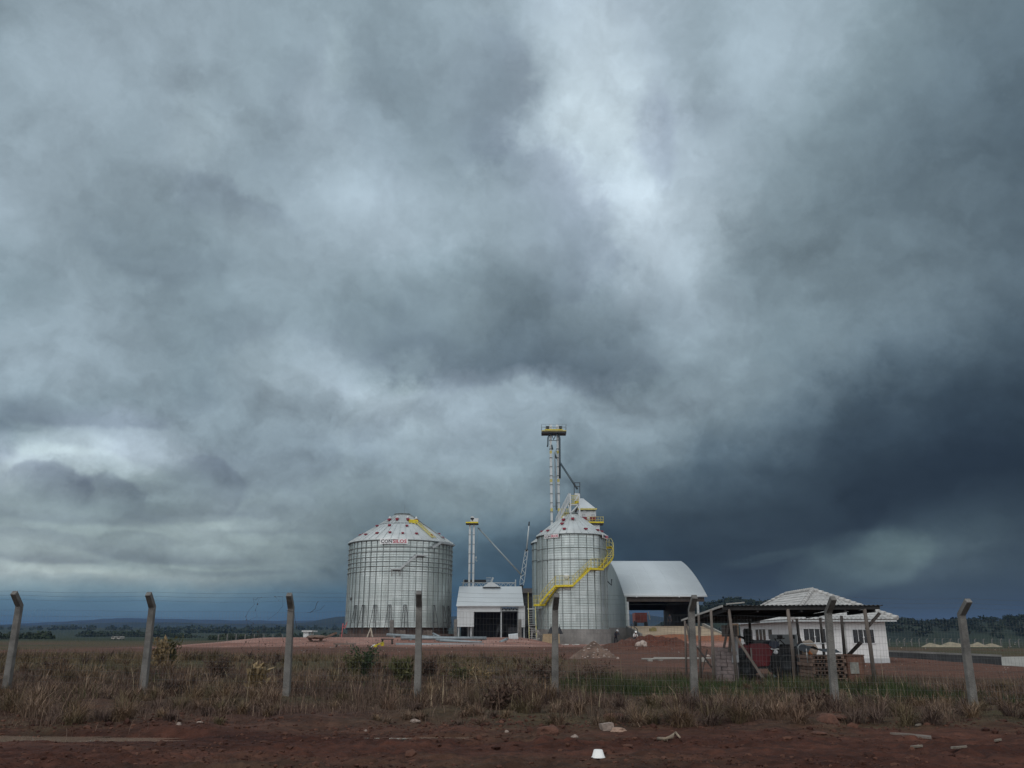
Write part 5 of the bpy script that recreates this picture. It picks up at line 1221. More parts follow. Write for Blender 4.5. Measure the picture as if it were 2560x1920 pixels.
for j in range(ny):
    for i in range(nx):
        x = xa - .03 + (xb - xa + .04) * i / (nx - 1); y = yP + .1 + 1.35 * j / (ny - 1)
        edge = (i in (0,)) or j in (0, ny - 1)
        vs.append((x, y, zt_ + .03 + .10 * abs(float(fbm(x * 3, y * 3, 3))) * 2 + (.16 * math.exp(-((i - 2) / 3) ** 2)) + .10 * j / ny - (.12 if i == 0 else 0)))
mb.add(vs, [(j * nx + i, j * nx + i + 1, (j + 1) * nx + i + 1, (j + 1) * nx + i) for j in range(ny - 1) for i in range(nx - 1)], True)
single('tarpaulin', mb, TARP, 'dark crumpled tarpaulin thrown over the heap of timber pallets', 'tarpaulin')
mb = MB(); x0 = xa - .02; mb.tube([(x0, yP + 1.1, zt_ - .3), (x0, yP + 1.1, zt_ + .22), (x0 + .1, yP + 1.1, zt_ + .3), (x0 + .9, yP + 1.1, zt_ + .31)], .012, 6); mb.tube([(x0, yP + .3, zt_ - .3), (x0, yP + .3, zt_ + .16)], .012, 6)
single('bent_rod', mb, GALV, 'thin bent metal rod hooped over the tarpaulin heap', 'rod')
yB = 28.4; x0, x1 = XA(2109, yB), XA(2157, yB); gB = tz(11.5, yB); zt2 = ZA(1637, yB)
bn = thing('rusty_bin', 'rusty brown steel bin with a rolled lip right of the timber heap', 'bin', ((x0 + x1) / 2, yB + .5, gB))
mb = MB(); n = 10; poly = []
for a, b in ((0, 0), (1, 0), (1, 1), (0, 1)):
    for k in range(6):
        t = (a * 0 + k) / 5
        ang = {(0, 0): math.pi, (1, 0): 1.5 * math.pi, (1, 1): 0, (0, 1): .5 * math.pi}[(a, b)] + t * math.pi / 2
        r_ = .12; cx_ = (x0 + r_ if a == 0 else x1 - r_); cy_ = (yB + r_ if b == 0 else yB + 1.0 - r_)
        poly.append((cx_ + r_ * math.cos(ang), cy_ + r_ * math.sin(ang)))
lev = [(gB - .05, .94), (gB + .3, .98), (gB + .31, 1.0), (gB + .62, 1.0), (gB + .63, 1.02), (zt2 - .03, .99), (zt2 - .03, 1.04), (zt2, 1.04), (zt2, .96), (gB + .2, .9)]
mcx, mcy = (x0 + x1) / 2, yB + .5; N_ = len(poly); vs = []
for z, s_ in lev: vs += [(mcx + (p[0] - mcx) * s_, mcy + (p[1] - mcy) * s_, z) for p in poly]
mb.add(vs, [(i * N_ + k, i * N_ + (k + 1) % N_, (i + 1) * N_ + (k + 1) % N_, (i + 1) * N_ + k) for i in range(len(lev) - 1) for k in range(N_)]); mb.build('body', RUST, bn)
mb = MB(); mb.box((x0 + .1, yB - .012, gB + .33), (x0 + .38, yB + .01, gB + .68)); mb.build('grey_patch', mat('faded_label', (.20, .20, .18), .9, 0, .4, 9), bn)

# ------------------------------------------------------------------ front fence
posts = [(14, 1733, 49, 1512, 35, 1470), (356, 1742, 381, 1515, 366, 1474), (716, 1748, 728, 1517, 724, 1477), (1044, 1756, 1048, 1513, 1044, 1478), (1387, 1758, 1388, 1520, 1391, 1486), (1737, 1762, 1728, 1524, 1733, 1486), (2088, 1772, 2070, 1528, 2080, 1488), (2436, 1780, 2403, 1534, 2418, 1488)]
fence = thing('wire_fence', 'wire mesh fence on grey concrete posts with bent tops along the muddy road', 'fence', (0, 20, tz(0, 20)))
tops = []; bases = []
for i, (bx, by, kx, ky, tx, ty) in enumerate(posts):
    Y = 20.9 - i * .243
    b = P(bx, by, Y); k = P(kx, ky, Y); g = tz(b.x, Y)
    mb = MB(); h = .068
    # straight shaft, then a short arm bent towards the road
    lean = Vector((k.x - b.x, 0, 0))
    p0 = Vector((b.x, Y, g - .4)); p1 = Vector((k.x, Y, k.z)); arm = Vector((.02, -.36, .27)); p2 = p1 + arm
    sec = []
    for p, s_, rot in ((p0, 1.18, 0), (p1 - Vector((0, 0, .02)), 1.0, .35), (p2, .92, .75)):
        hx, hy = h * s_, h * s_
        up = Vector((0, math.cos(rot), math.sin(rot)))
        sec.append([p + Vector((hx * a, 0, 0)) + up * hy * c for a, c in ((-1, -1), (1, -1), (1, 1), (-1, 1))])
    vs = [v for s_ in sec for v in s_]
    mb.add(vs, [(3, 2, 1, 0), (8, 9, 10, 11)] + [(j * 4 + q, j * 4 + (q + 1) % 4, (j + 1) * 4 + (q + 1) % 4, (j + 1) * 4 + q) for j in range(2) for q in range(4)])
    o = mb.build('post', CONC, fence)
    bv = o.modifiers.new('b', 'BEVEL'); bv.width = .012; bv.segments = 2
    bases.append(Vector((b.x, Y, g))); tops.append((p1, p2))
def fl_(i_f, pts):
    i = max(0, min(len(pts) - 2, int(math.floor(i_f)))); return pts[i].lerp(pts[i + 1], i_f - i)
mb = MB(); wr = .0016
bb = [bases[0] + (bases[0] - bases[1])] + bases + [bases[-1] + (bases[-1] - bases[-2])]
kk = [t[0] for t in tops]; kk = [kk[0] + (kk[0] - kk[1])] + kk + [kk[-1] + (kk[-1] - kk[-2])]
off = Vector((0, .075, 0)); nV = int((len(bb) - 1) * 3.05 / .075)
for q in range(nV + 1):
    t = (len(bb) - 1) * q / nV; a, b = fl_(t, bb) + off, fl_(t, kk) + off
    a.z += .06; b.z -= .12; sag = .012 * math.sin(q * 1.7)
    mb.tube([a, (a + b) / 2 + Vector((sag, .01, 0)), b], wr, 3, False)
for q in range(14):
    f = q / 13; line = []
    for s_ in range((len(bb) - 1) * 4 + 1):
        t = s_ / 4; a, b = fl_(t, bb) + off, fl_(t, kk) + off; a.z += .06; b.z -= .12
        line.append(a.lerp(b, f) + Vector((0, .01 * math.sin(s_ * 2.1 + q), .008 * math.sin(s_ * 1.3 + q * 2))))
    mb.tube(line, wr * 1.3, 3, False)
mb.build('mesh_panel', WIRE, fence)
tt = [t[1] for t in tops]; tt = [tt[0] + (tt[0] - tt[1])] + tt + [tt[-1] + (tt[-1] - tt[-2])]
for f in (.25, .6, .93):
    line = [fl_(s_ / 4, kk).lerp(fl_(s_ / 4, tt), f) + Vector((0, 0, .06 - .035 * math.sin(math.pi * ((s_ / 4) % 1)))) for s_ in range((len(bb) - 1) * 4 + 1)]
    mb = MB(); mb.tube(line, .0022, 3, False); mb.build('barbed_wire', WIRE, fence)

# ------------------------------------------------------------------ far fences and small far things
def far_fence(name, label, ends, n, hh, bent):
    f = thing(name, label, 'fence', ends[0])
    prev = None
    for k in range(n):
        t = k / (n - 1); p = ends[0].lerp(ends[1], t); p.z = tz(p.x, p.y)
        mb = MB(); mb.bar((p.x, p.y, p.z - .3), (p.x, p.y, p.z + hh - (.4 if bent else 0)), .28)
        if bent: mb.bar((p.x, p.y, p.z + hh - .42), (p.x + .5, p.y - .1, p.z + hh), .26)
        mb.build('post', CONC, f)
        if prev is not None:
            m2 = MB()
            for q in (.3, .9, 1.5, 2.0): m2.bar(prev + Vector((0, 0, q)), p + Vector((0, 0, q)), .03)
            m2.build('wire_span', WIRE, f)
        prev = p.copy()
ya, yb = 330, 285
far_fence('boundary_fence', 'row of small bent-top concrete posts far behind the low wall on the right', (Vector((XA(2224, ya, -1), ya, 0)), Vector((XA(2640, yb, -1), yb, 0))), 21, 2.7, True)
far_fence('boundary_fence', 'thin straight far posts on the green plain left of the squat silo', (Vector((XA(545, 260, 0), 260, 0)), Vector((XA(705, 250, 0), 250, 0))), 8, 1.9, False)
sandl = [('pale sand heap at the left end of the far sand row', 2330, 1.0), ('widest pale sand heap in the far sand row', 2382, 1.3), ('pale sand heap behind the rightmost bent fence post', 2440, 1.1), ('pale sand heap at the right end of the far sand row', 2478, .9)]
for lab, px, s_ in sandl:
    Y = 300; x = XA(px, Y, -1); g = tz(x, Y); mb = MB(); mb.lathe((x, Y, g - .2), [(4.2 * s_, 0), (2.6 * s_, .75 * s_), (.8 * s_, 1.35 * s_), (0, 1.45 * s_)], 18)
    mb.v = [v + Vector((.8 * float(fbm(v.y * .5, v.z, 3)), 0, 1.2 * float(fbm(v.x * .5, v.y * .5, 3)) * min(1, (v.z - g + .2) * 2))) for v in mb.v]; single('sand_heap', mb, mat('dull_sand', (.27, .23, .16), .95, 0, .25, .6, .4, 4), lab, 'sand heap', (x, Y, g - .2), 'far sand heaps')
# low concrete wall (loading pit) on the right
A0, A1 = P(2222, 1629, 76), P(2503, 1642, 61)
lw = thing('low_wall', 'long low dark concrete wall right of the white house', 'wall', ((A0.x + A1.x) / 2, 68, -.8))
d = (A1 - A0); d.z = 0; L = d.length; d /= L; nn = Vector((d.y, -d.x, 0)); A0m = A0 - d * 6
mb = MB(); zt_ = (A0.z + A1.z) / 2; mb.prism([A0m + Vector((0, 0, -2.2)), A1 + Vector((0, 0, -2.2)), A1, A0m], -nn * -.35 if False else Vector((.1, .35, 0))); mb.build('wall_face', mat('dark_concrete', (.045, .046, .048), .9, 0, .45, .9, .3, 6), lw)  # wall face much darker than its coping
mb = MB(); mb.prism([A0m + Vector((0, -.12, .0)), A1 + Vector((0, -.12, .0)), A1 + Vector((0, -.12, .13)), A0m + Vector((0, -.12, .13))], (.1, .9, 0)); mb.build('coping', CONC2, lw)
mb = MB(); mb.bar(A0m + Vector((0, -.25, -.62)), A1 + Vector((0, -.25, -.62)), .4, .12); mb.build('ledge', mat('ledge_grey', (.12, .11, .11), .9, 0, .4, 1), lw)
W0 = P(2504, 1676, 55); e = P(2508, 1642, 60)
mb = MB(); mb.add([P(2506, 1674, 56), P(2640, 1690, 50), P(2640, 1640, 62), P(2503, 1642, 61.5), P(2506, 1674, 56) - Vector((0, 0, .5)), P(2640, 1690, 50) - Vector((0, 0, .5)), P(2640, 1640, 62) - Vector((0, 0, 1.5)), P(2503, 1642, 61.5) - Vector((0, 0, 1.5))],
                  [(0, 1, 2, 3), (4, 5, 1, 0), (3, 7, 4, 0), (1, 5, 6, 2), (2, 6, 7, 3), (7, 6, 5, 4)])
single('concrete_slope', mb, CONCP, 'pale sloping concrete slab at the right end of the low wall', 'concrete slab', tuple(P(2560, 1668, 56)))
# far buildings
def tiny(px0, px1, py0, py1, Y, name, label, cat, roofw=.3, m=WALLW):
    x0, x1 = XA(px0, Y), XA(px1, Y); z0_, z1_ = ZA(py1, Y), ZA(py0, Y); x2 = x1 + (x1 - x0) * .7
    t = thing(name, label, cat, ((x0 + x1) / 2, Y + 3, z0_ - .5))
    mb = MB(); mb.box((x0, Y, z0_ - 1.5), (x1, Y + 6, z1_ - .4)); mb.build('wall', m, t)
    mb = MB(); mb.box((x0 - .4, Y - .4, z1_ - .4), (x2, Y + 6.4, z1_)); mb.build('roof', m, t)
    mb = MB(); mb.bar((x2 - .5, Y, z0_ - 1.5), (x2 - .5, Y, z1_ - .4), .3); mb.box(((x0 * .7 + x1 * .3), Y - .05, z0_ + .2), ((x0 + x1) / 2, Y + .02, z1_ - .9)); mb.build('porch_post', GALVD, t)
tiny(758, 771, 1576, 1586, 240, 'site_hut', 'tiny white flat-roofed hut with a porch left of the squat silo', 'hut')
for px, lab in ((283, 'left of two tiny white vans parked far off on the plain'), (297, 'right of two tiny white vans parked far off on the plain')):
    Y = 300; x = XA(px, Y); g = tz(x, Y); t = thing('parked_van', lab, 'van', (x, Y, g), 'far white vans')
    mb = MB(); mb.prism([(x - .55, Y, g + .35), (x + .6, Y, g + .35), (x + .6, Y, g + 1.0), (x + .45, Y, g + 1.25), (x - .3, Y, g + 1.3), (x - .55, Y, g + 1.1)], (0, 3.4, 0)); mb.build('body', CONCP, t)
    mb = MB(); mb.box((x - .4, Y - .02, g + .85), (x + .45, Y + .02, g + 1.15)); mb.build('windscreen', GLASS, t)
    for y in (.6, 2.7):
        for s_ in (-.5, .5): mb = MB(); mb.tube([(x + s_ - .08, Y + y, g + .3), (x + s_ + .08, Y + y, g + .3)], .3, 12); mb.build('wheel', BLACK, t)

# ------------------------------------------------------------------ building-site things
def conc_post(px, py_t, py_b, Y, w, lab):
    x = XA(px, Y, 1.5); g = tz(x, Y); zt_ = ZA(py_t, Y); mb = MB(); mb.box((x - w, Y - w, g - .3), (x + w, Y + w, zt_)); mb.obox((x, Y, zt_ + .02), (w * .7, 0, 0), (0, w * .7, 0), (0, 0, .02))
    for k in (-1, 1): mb.tube([(x + k * w * .5, Y, zt_), (x + k * w * .55, Y, zt_ + .18)], .012, 5)
    single('concrete_stub_post', mb, CONCP if False else CONC, lab, 'concrete post', (x, Y, g), 'concrete stub posts of the building site')
conc_post(978.5, 1551, 1586, 103, .21, 'short concrete stub post in front of the squat silo')
conc_post(1138.5, 1549, 1596, 106, .19, 'concrete stub post at the left corner of the white opening-fronted shed')
conc_post(1299.5, 1549, 1601, 107, .21, 'concrete stub post at the right leg of the white opening-fronted shed')
def gpipe(a, b, Ya, Yb, r, lab, m=PIPE, cat='pipe', grp='steel pipes lying before the silos', name='steel_pipe'):
    pa, pb = Vector((XA(a, Ya, .8), Ya, 0)), Vector((XA(b, Yb, .8), Yb, 0)); n = 9
    zs = [tz(pa.lerp(pb, k / n).x, pa.lerp(pb, k / n).y) for k in range(n + 1)]
    pa.z = zs[0] + r; pb.z = zs[-1] + r
    lift = max(0, max(zs[k] + r - pa.lerp(pb, k / n).z for k in range(n + 1)))
    pa.z += lift * .8; pb.z += lift * .8
    mb = MB(); mb.tube([pa, pa.lerp(pb, .5), pb], r, 14)
    return single(name, mb, m, lab, cat, tuple((pa + pb) / 2 - Vector((0, 0, r))), grp)
def gpipe2(a, pya, b, pyb, Ya, Yb, r, lab, m=PIPE, cat='pipe', grp='steel pipes lying before the silos', name='steel_pipe'):
    pa, pb = P(a, pya, Ya), P(b, pyb, Yb); mb = MB(); mb.tube([pa, pa.lerp(pb, .5), pb], r, 14)
    for t in (.12, .88):
        q = pa.lerp(pb, t); g = tz(q.x, q.y)
        if q.z - r > g + .03: mb.box((q.x - .12, q.y - .3, g - .15), (q.x + .12, q.y + .3, q.z - r + .03))
    return single(name, mb, m, lab, cat, tuple((pa + pb) / 2 - Vector((0, 0, r))), grp)
gpipe2(967, 1587, 1130, 1596, 97, 95.5, .16, 'long grey pipe with its left end in front of the concrete stub post')
gpipe2(1002, 1595, 1216, 1595.5, 93.5, 93.5, .17, 'longest thick grey pipe, its right end before the white shed opening')
gpipe2(1090, 1599, 1206, 1607, 92, 91, .13, 'slanting grey pipe between the two long level pipes')
gpipe2(1100, 1602, 1204, 1605.5, 91.4, 90.2, .10, 'thin grey pipe lying under the slanting pipe')
gpipe2(990, 1611.5, 1210, 1613, 88.5, 88.5, .15, 'lowest long grey pipe, nearest the red soil')
gpipe2(1083, 1584, 1103, 1594, 98, 96, .12, 'short pale pipe leaning on the longest pipe')
gpipe2(1250, 1607, 1267, 1598, 91, 93.5, .17, 'short stubby pipe tilted on rubble before the white shed')
gpipe2(1216, 1621, 1338, 1622.5, 85.5, 85.5, .09, 'long brownish board lying right of the lowest pipe', WOODL, 'board', 'boards on the building site', 'long_board')
gpipe2(1604, 1647.5, 1778, 1645.5, 52, 51, .05, 'nearer white plank lying on red soil left of the timber shed', CONCP, 'plank', 'white planks on the red soil', 'white_plank')
gpipe2(1634, 1644.5, 1770, 1646, 54, 54, .045, 'farther white plank lying on red soil left of the timber shed', CONCP, 'plank', 'white planks on the red soil', 'white_plank')
gpipe2(936, 1615, 959, 1605.5, 84, 87, .065, 'yellow painted beam propped on a dark frame behind the green bush', YEL, 'beam', None, 'yellow_beam')
gpipe2(926, 1619, 937, 1611, 83.6, 85, .04, 'white batten propped beside the yellow beam', FRAMEW, 'batten', None, 'white_batten')
def trestle(px, py0, py1, Y, w, lab, m=WOODD, nm='trestle'):
    x = XA(px, Y, .8); g = tz(x, Y); zt_ = ZA(py0, Y); mb = MB()
    for s_ in (-1, 1):
        for y in (-.3, .3): mb.bar((x + s_ * w, Y + y, g - .1), (x + s_ * w * .85, Y + y * .6, zt_), .09)
    mb.box((x - w * 1.15, Y - .28, zt_ - .05), (x + w * 1.15, Y + .28, zt_ + .06)); single(nm, mb, m, lab, 'trestle', (x, Y, g), 'site trestles')
trestle(968, 1598, 1612, 89, .55, 'small dark wooden trestle beside the yellow beam'); trestle(862, 1610, 1620, 85, .9, 'long low wooden trestle on the pale fill left of the yellow beam', WOOD)
mb = MB(); Y = 103; x = XA(926, Y, 1.6); g = tz(x, Y)
mb.bar((x, Y, ZA(1570, Y)), (x - .33, Y - .3, g), .10); mb.bar((x, Y, ZA(1570, Y)), (x + .35, Y - .3, g - .05), .10); mb.bar((x, Y, ZA(1570, Y)), (x, Y + .6, g), .08)
single('wooden_tripod', mb, WOODL, 'pale wooden A-shaped tripod leaning under the squat silo', 'tripod', (x, Y, g))
mb = MB(); Y = 104; x = XA(854, Y, 1.5); g = tz(x, Y); mb.bar((x, Y, g), (x + .1, Y, ZA(1558, Y)), .09); mb.bar((x + .3, Y, g + 1), (x + .6, Y, ZA(1554, Y)), .08); mb.bar((x, Y, ZA(1566, Y)), (x + .55, Y, ZA(1562, Y)), .16, .05); mb.bar((x, Y, ZA(1570, Y)), (x + .5, Y, ZA(1567, Y)), .12, .05)
single('warning_barrier', mb, mat('red_white_plastic', (.40, .10, .10), .7, 0, .5, 3), 'red and pale barrier frame at the left foot of the squat silo', 'barrier', (x, Y, g))
for px, Y, lab in ((1002, 103.5, 'wooden crate at the foot of the squat silo beside the concrete stub post'), (1069, 103, 'stepped wooden crate pile in the shade of the squat silo')):
    x = XA(px, Y, 1.5); g = tz(x, Y); mb = MB()
    for k in range(4): z = g + .06 + k * .2; mb.box((x - .5, Y - .4, z), (x + .5, Y - .36, z + .12)); mb.box((x - .5, Y + .36, z), (x + .5, Y + .4, z + .12))
    for s_ in (-.48, 0, .48): mb.box((x + s_ - .05, Y - .36, g - .05), (x + s_ + .05, Y + .36, g + .84))
    single('wooden_crate', mb, WOOD, lab, 'crate', (x, Y, g), 'crates at the squat silo')
# overturned table-like slab on the pale fill
Y = 92; x = XA(793, Y, .9); g = tz(x, Y); zq_ = ZA(1588, Y); mb = MB(); mb.blob((x, Y, zq_ - .18), 1.0, 12, .12, 2, (1.25, .9, .22)); mb.bar((x - .9, Y - .1, zq_ - .3), (x - .4, Y, g - .1), .25); mb.bar((x + .4, Y, zq_ - .3), (x + .35, Y, g - .1), .3); mb.bar((x + .9, Y, zq_ - .2), (x + 1.9, Y + .5, zq_ + .25), .2)
single('broken_slab', mb, RUBB, 'broken brown slab propped up on the pale fill behind the third fence post', 'slab', (x, Y, g))
# white box and bits by the opening
mb = MB(); c = P(1284, 1598, 95); mb.obox(c + Vector((0, 0, .1)), (.5, 0, .05), (0, .35, .05), (-.06, 0, .42)); mb.bar(c + Vector((.05, -.4, .3)), c + Vector((.25, -.5, -.5)), .07); single('white_tank', mb, WHITEP, 'white tilted tank lying before the white shed opening', 'tank', tuple(c - Vector((0, 0, .4))))
# tan container with dark cones at the tall silo
Y = 101; x0, x1 = XA(1356, Y, 1), XA(1398, Y, 1); g = tz(x0, Y); zt_ = ZA(1585, Y)
cn = thing('site_container', 'tan open container with dark pointed hoppers at the foot of the tall silo', 'container', ((x0 + x1) / 2, Y + .5, g))
mb = MB(); mb.add([(x0, Y, g - .2), (XA(1400, Y, 1), Y, g - .2), (x1, Y, zt_), (x0 + .1, Y, zt_), (x0, Y + 1.2, g - .2), (XA(1400, Y, 1), Y + 1.2, g - .2), (x1, Y + 1.2, zt_), (x0 + .1, Y + 1.2, zt_)], [(0, 1, 2, 3), (5, 4, 7, 6), (1, 5, 6, 2), (4, 0, 3, 7), (3, 2, 6, 7)]); mb.box((x0 + .5, Y - .04, zt_ - .06), (x1 + .06, Y + 1.24, zt_ + .02)); mb.build('body', mat('tan_paint', (.33, .25, .15), .8, 0, .3, 2), cn)
for px in (1378, 1399): mb = MB(); x = XA(px, Y + .6, 1); mb.lathe((x, Y + .6, zt_), [(.42, 0), (.1, .72), (.05, .8)], 4, False); mb.tube([(x, Y + .6, zt_ + .7), (x, Y + .6, zt_ + 1.1)], .03, 5); mb.build('hopper_cone', DARK, cn)
mb = MB(); mb.tube([P(1356, 1612, 98), P(1366, 1614, 98), P(1384, 1613.5, 98)], .13, 8); mb.tube([P(1357, 1614, 97.5), P(1372, 1620, 97)], .09, 8); single('yellow_sheet_roll', mb, YEL, 'crumpled yellow sheeting in front of the tan container', 'sheeting')
mb = MB(); a = P(1396, 1614, 96)
for k in range(7): mb.box((a.x + k * .38, 96 - .3, a.z - .1 + .02 * (k % 3)), (a.x + k * .38 + .36, 96.4, a.z + .06 + .05 * ((k * 7) % 3)))
single('pale_boards', mb, mat('pale_boards', (.50, .52, .50), .8, 0, .2, 3), 'row of pale boards lying along the base of the tall silo', 'boards')
mb = MB(); a = P(1365, 1627, 82); mb.blob(a - Vector((0, 0, .05)), 1.0, 31, .2, 2, (1.0, .5, .22)); single('cement_heap', mb, mat('pale_cement', (.42, .36, .32), .95, 0, .2, 3, .4, 9), 'pale cement heap before the tall silo, cut by a fence post', 'heap')
mb = MB()
for k in range(4): q = P(1322 + k * 7, 1566 + k * 3, 101.5); mb.bar(q, q + Vector((.75, .2, -.75)), .07)
mb.bar(P(1320, 1563, 101.5), P(1343, 1563, 101.5), .07); mb.bar(P(1330, 1575, 101), P(1329, 1606, 101), .12); mb.bar(P(1345, 1575, 101), P(1341, 1606, 101), .10); mb.bar(P(1323, 1600, 101), P(1350, 1596, 101), .12)
single('scrap_frame', mb, mat('scrap_steel', (.28, .27, .26), .7, .2, .4, 2), 'tangle of pale scrap struts under the lower flight of the yellow stair', 'scrap')
# rubble heap
Y = 60; x = XA(1484, Y, 0); g = tz(x, Y)
rb = thing('rubble_heap', 'rubble heap strewn with pale stones before the tall silo', 'rubble heap', (x, Y, g))
mb = MB(); n = 40; vs = []; fs = []; wv = 1.75; hv = ZA(1603, Y) - g
for j in range(n):
    for i in range(n):
        u, v = i / (n - 1) * 2 - 1, j / (n - 1) * 2 - 1
        r_ = math.hypot(u * 1.0, v); hgt = max(0, 1 - r_) ** 1.0
        vs.append((x + u * wv, Y + v * wv * .9, g - .08 + hv * hgt * 1.12 + .5 * hgt * float(fbm(u * 5 + 3, v * 5, 4)) + .12 * float(fbm(u * 16, v * 16, 3))))
hm_ = vs
mb.add(vs, [(j * n + i, j * n + i + 1, (j + 1) * n + i + 1, (j + 1) * n + i) for j in range(n - 1) for i in range(n - 1)], False); mb.build('soil', RUBB, rb)
for k in range(46):
    i, j = int(rng.uniform(4, n - 4)), int(rng.uniform(0, n * .62)); q = vs[j * n + i]
    if q[2] < g - .02: continue
    mb = MB(); r_ = rng.uniform(.025, .075); mb.blob(Vector(q) + Vector((0, 0, r_ * .3)), r_, k, .35, 1, (1.4, 1, .7)); mb.build('stone', STONE, rb)
for k, (px, py, Y, s_, lab) in enumerate([(1597, 1613, 80, .30, 'pale boulder on red soil left of the dirt mound'), (1607, 1611, 80, .34, 'larger pale boulder just right of its neighbour before the ramp'), (1613, 1615, 79, .2, 'small pale boulder right of the two boulders before the ramp'), (1770, 1639, 52, .14, 'white stone behind the propped poles of the timber shed'), (1545, 1645, 50, .09, 'pale stone at the right foot of the rubble heap')]):
    q = G(px, py + 2); mb = MB(); mb.blob(q + Vector((0, 0, s_ * .35)), s_, k + 3, .3, 1, (1.2, 1, .8)); single('boulder', mb, STONE, lab, 'boulder', tuple(q), 'boulders before the ramp')
# small litter over the yard (uncountable chips)
V = []; T = []; 
for k in range(620):
    px = rng.uniform(640, 2560); py = rng.uniform(1603, 1700) if px > 1800 else rng.uniform(1600, 1632)
    if 1780 < px < 2230 and py < 1660: continue
    q = G(px, py); s_ = rng.uniform(.015, .07) * q.y / 80; u = rng.normal(size=3); u /= np.linalg.norm(u); w_ = np.cross(u, rng.normal(size=3)); w_ /= np.linalg.norm(w_)
    c = np.array(q) + [0, 0, s_ * .5]
    for f_ in (u, np.cross(u, w_)): V += [c - f_ * s_ - w_ * s_, c + f_ * s_ - w_ * s_ * .7, c + f_ * s_ * .8 + w_ * s_, c - f_ * s_ + w_ * s_ * .8]
    t = rng.choice(4, p=[.4, .2, .25, .15]); cc_ = [(.22, .15, .12), (.34, .28, .24), (.12, .065, .05), (.26, .25, .24)][t]; T += [cc_] * 8
lt = npmesh('site_litter', np.array(V), np.arange(len(V)).reshape(-1, 4), mat_attr('litter_chips', .9, 6, .2, 0), np.array(T), False); lt['kind'] = 'stuff'; lt['label'] = 'scattered chips of rubble and scrap over the yard'; lt['category'] = 'litter'

# ------------------------------------------------------------------ people
def person(label, foot, H, joints, shirt, hat=True, lower=TROUS):
    """one continuous body grown with a skin modifier; joints: dict name -> (right, forward, up) in heights"""
    t = thing('person', label, 'person', foot)
    J = joints; names_ = list(J); E = [('pelvis', 'chest'), ('chest', 'neck'), ('neck', 'head'), ('head', 'crown'), ('chest', 'shL'), ('shL', 'elL'), ('elL', 'haL'), ('chest', 'shR'), ('shR', 'elR'), ('elR', 'haR'), ('pelvis', 'hipL'), ('hipL', 'knL'), ('knL', 'anL'), ('anL', 'toL'), ('pelvis', 'hipR'), ('hipR', 'knR'), ('knR', 'anR'), ('anR', 'toR')]
    rad = dict(pelvis=.085, chest=.10, neck=.035, head=.058, crown=.045, shL=.048, shR=.048, elL=.028, elR=.028, haL=.018, haR=.018, hipL=.06, hipR=.06, knL=.042, knR=.042, anL=.028, anR=.028, toL=.025, toR=.025)
    V = [Vector(J[n_]) * H for n_ in names_]; Ei = [(names_.index(a), names_.index(b)) for a, b in E]; Rr_ = [rad[n_] * H for n_ in names_]
    for s_ in ('L', 'R'):
        h = names_.index('ha' + s_); e_ = names_.index('el' + s_); d = (V[h] - V[e_]).normalized(); sd_ = d.cross(Vector((0, 1, .2))).normalized()
        for k, (o_, l_) in enumerate(((-.018, .045), (-.006, .054), (.006, .052), (.017, .040), (-.035, .022))):
            V.append(V[h] + sd_ * o_ * H + d * l_ * H * (.5 if k == 4 else 1)); Rr_.append(.0055 * H); Ei.append((h, len(V) - 1))
    me = bpy.data.meshes.new('body'); me.from_pydata(V, Ei, []); o = bpy.data.objects.new('body', me); COL.objects.link(o)
    o.modifiers.new('s', 'SKIN'); sk = me.skin_vertices[0].data
    for i, r_ in enumerate(Rr_): sk[i].radius = (r_, r_)
    for i in range(len(V)): sk[i].use_root = (i == names_.index('pelvis'))
    sub = o.modifiers.new('u', 'SUBSURF'); sub.levels = 1; sub.render_levels = 1
    dg = bpy.context.evaluated_depsgraph_get(); m2 = bpy.data.meshes.new_from_object(o.evaluated_get(dg)); bpy.data.objects.remove(o)
    m2.materials.clear(); [m2.materials.append(x) for x in (SKIN, shirt, lower, BLACK)]
    pel, nk = V[names_.index('pelvis')], V[names_.index('neck')]
    for p in m2.polygons:
        c = p.center; best = min(range(len(names_)), key=lambda i: (V[i] - c).length / (1 + 4 * Rr_[i])); nm = names_[best]
        p.material_index = 0 if nm in ('neck', 'head', 'crown', 'haL', 'haR') else (1 if nm in ('chest', 'shL', 'shR', 'elL', 'elR') else (3 if nm[:2] in ('to', 'an') and nm[:2] == 'to' else 2)); p.use_smooth = True
    b = bpy.data.objects.new('body', m2); COL.objects.link(b); b.parent = t
    hd, cw = V[names_.index('head')], V[names_.index('crown')]; up = (cw - hd).normalized()
    if hat:
        mb = MB(); mb.lathe((0, 0, 0), [(.10 * H, -.004 * H), (.088 * H, .01 * H), (.082 * H, .045 * H), (.055 * H, .078 * H), (0, .088 * H)], 18); q = Vector((0, 0, 1)).rotation_difference(up); mb.v = [q @ v + cw + Vector(foot) - up * .02 * H for v in mb.v]; mb.build('hard_hat', HAT, t)
    face = MB()
    for s_ in (-.022, .022): face.blob(Vector(foot) + hd + Vector((s_ * H, -.055 * H, .008 * H)), .008 * H, 1, 0, 1)
    face.build('eyes', BLACK, t)
    return t
bend = dict(pelvis=(0, 0, .50), chest=(.05, -.14, .72), neck=(.07, -.22, .83), head=(.08, -.26, .88), crown=(.09, -.29, .945), shL=(-.05, -.18, .79), elL=(-.12, -.24, .64), haL=(-.10, -.33, .52), shR=(.17, -.18, .79), elR=(.22, -.27, .65), haR=(.18, -.37, .55), hipL=(-.06, 0, .47), knL=(-.09, -.06, .26), anL=(-.10, .02, .04), toL=(-.11, -.09, .018), hipR=(.06, 0, .47), knR=(.10, -.05, .26), anR=(.10, .03, .04), toR=(.11, -.08, .018))
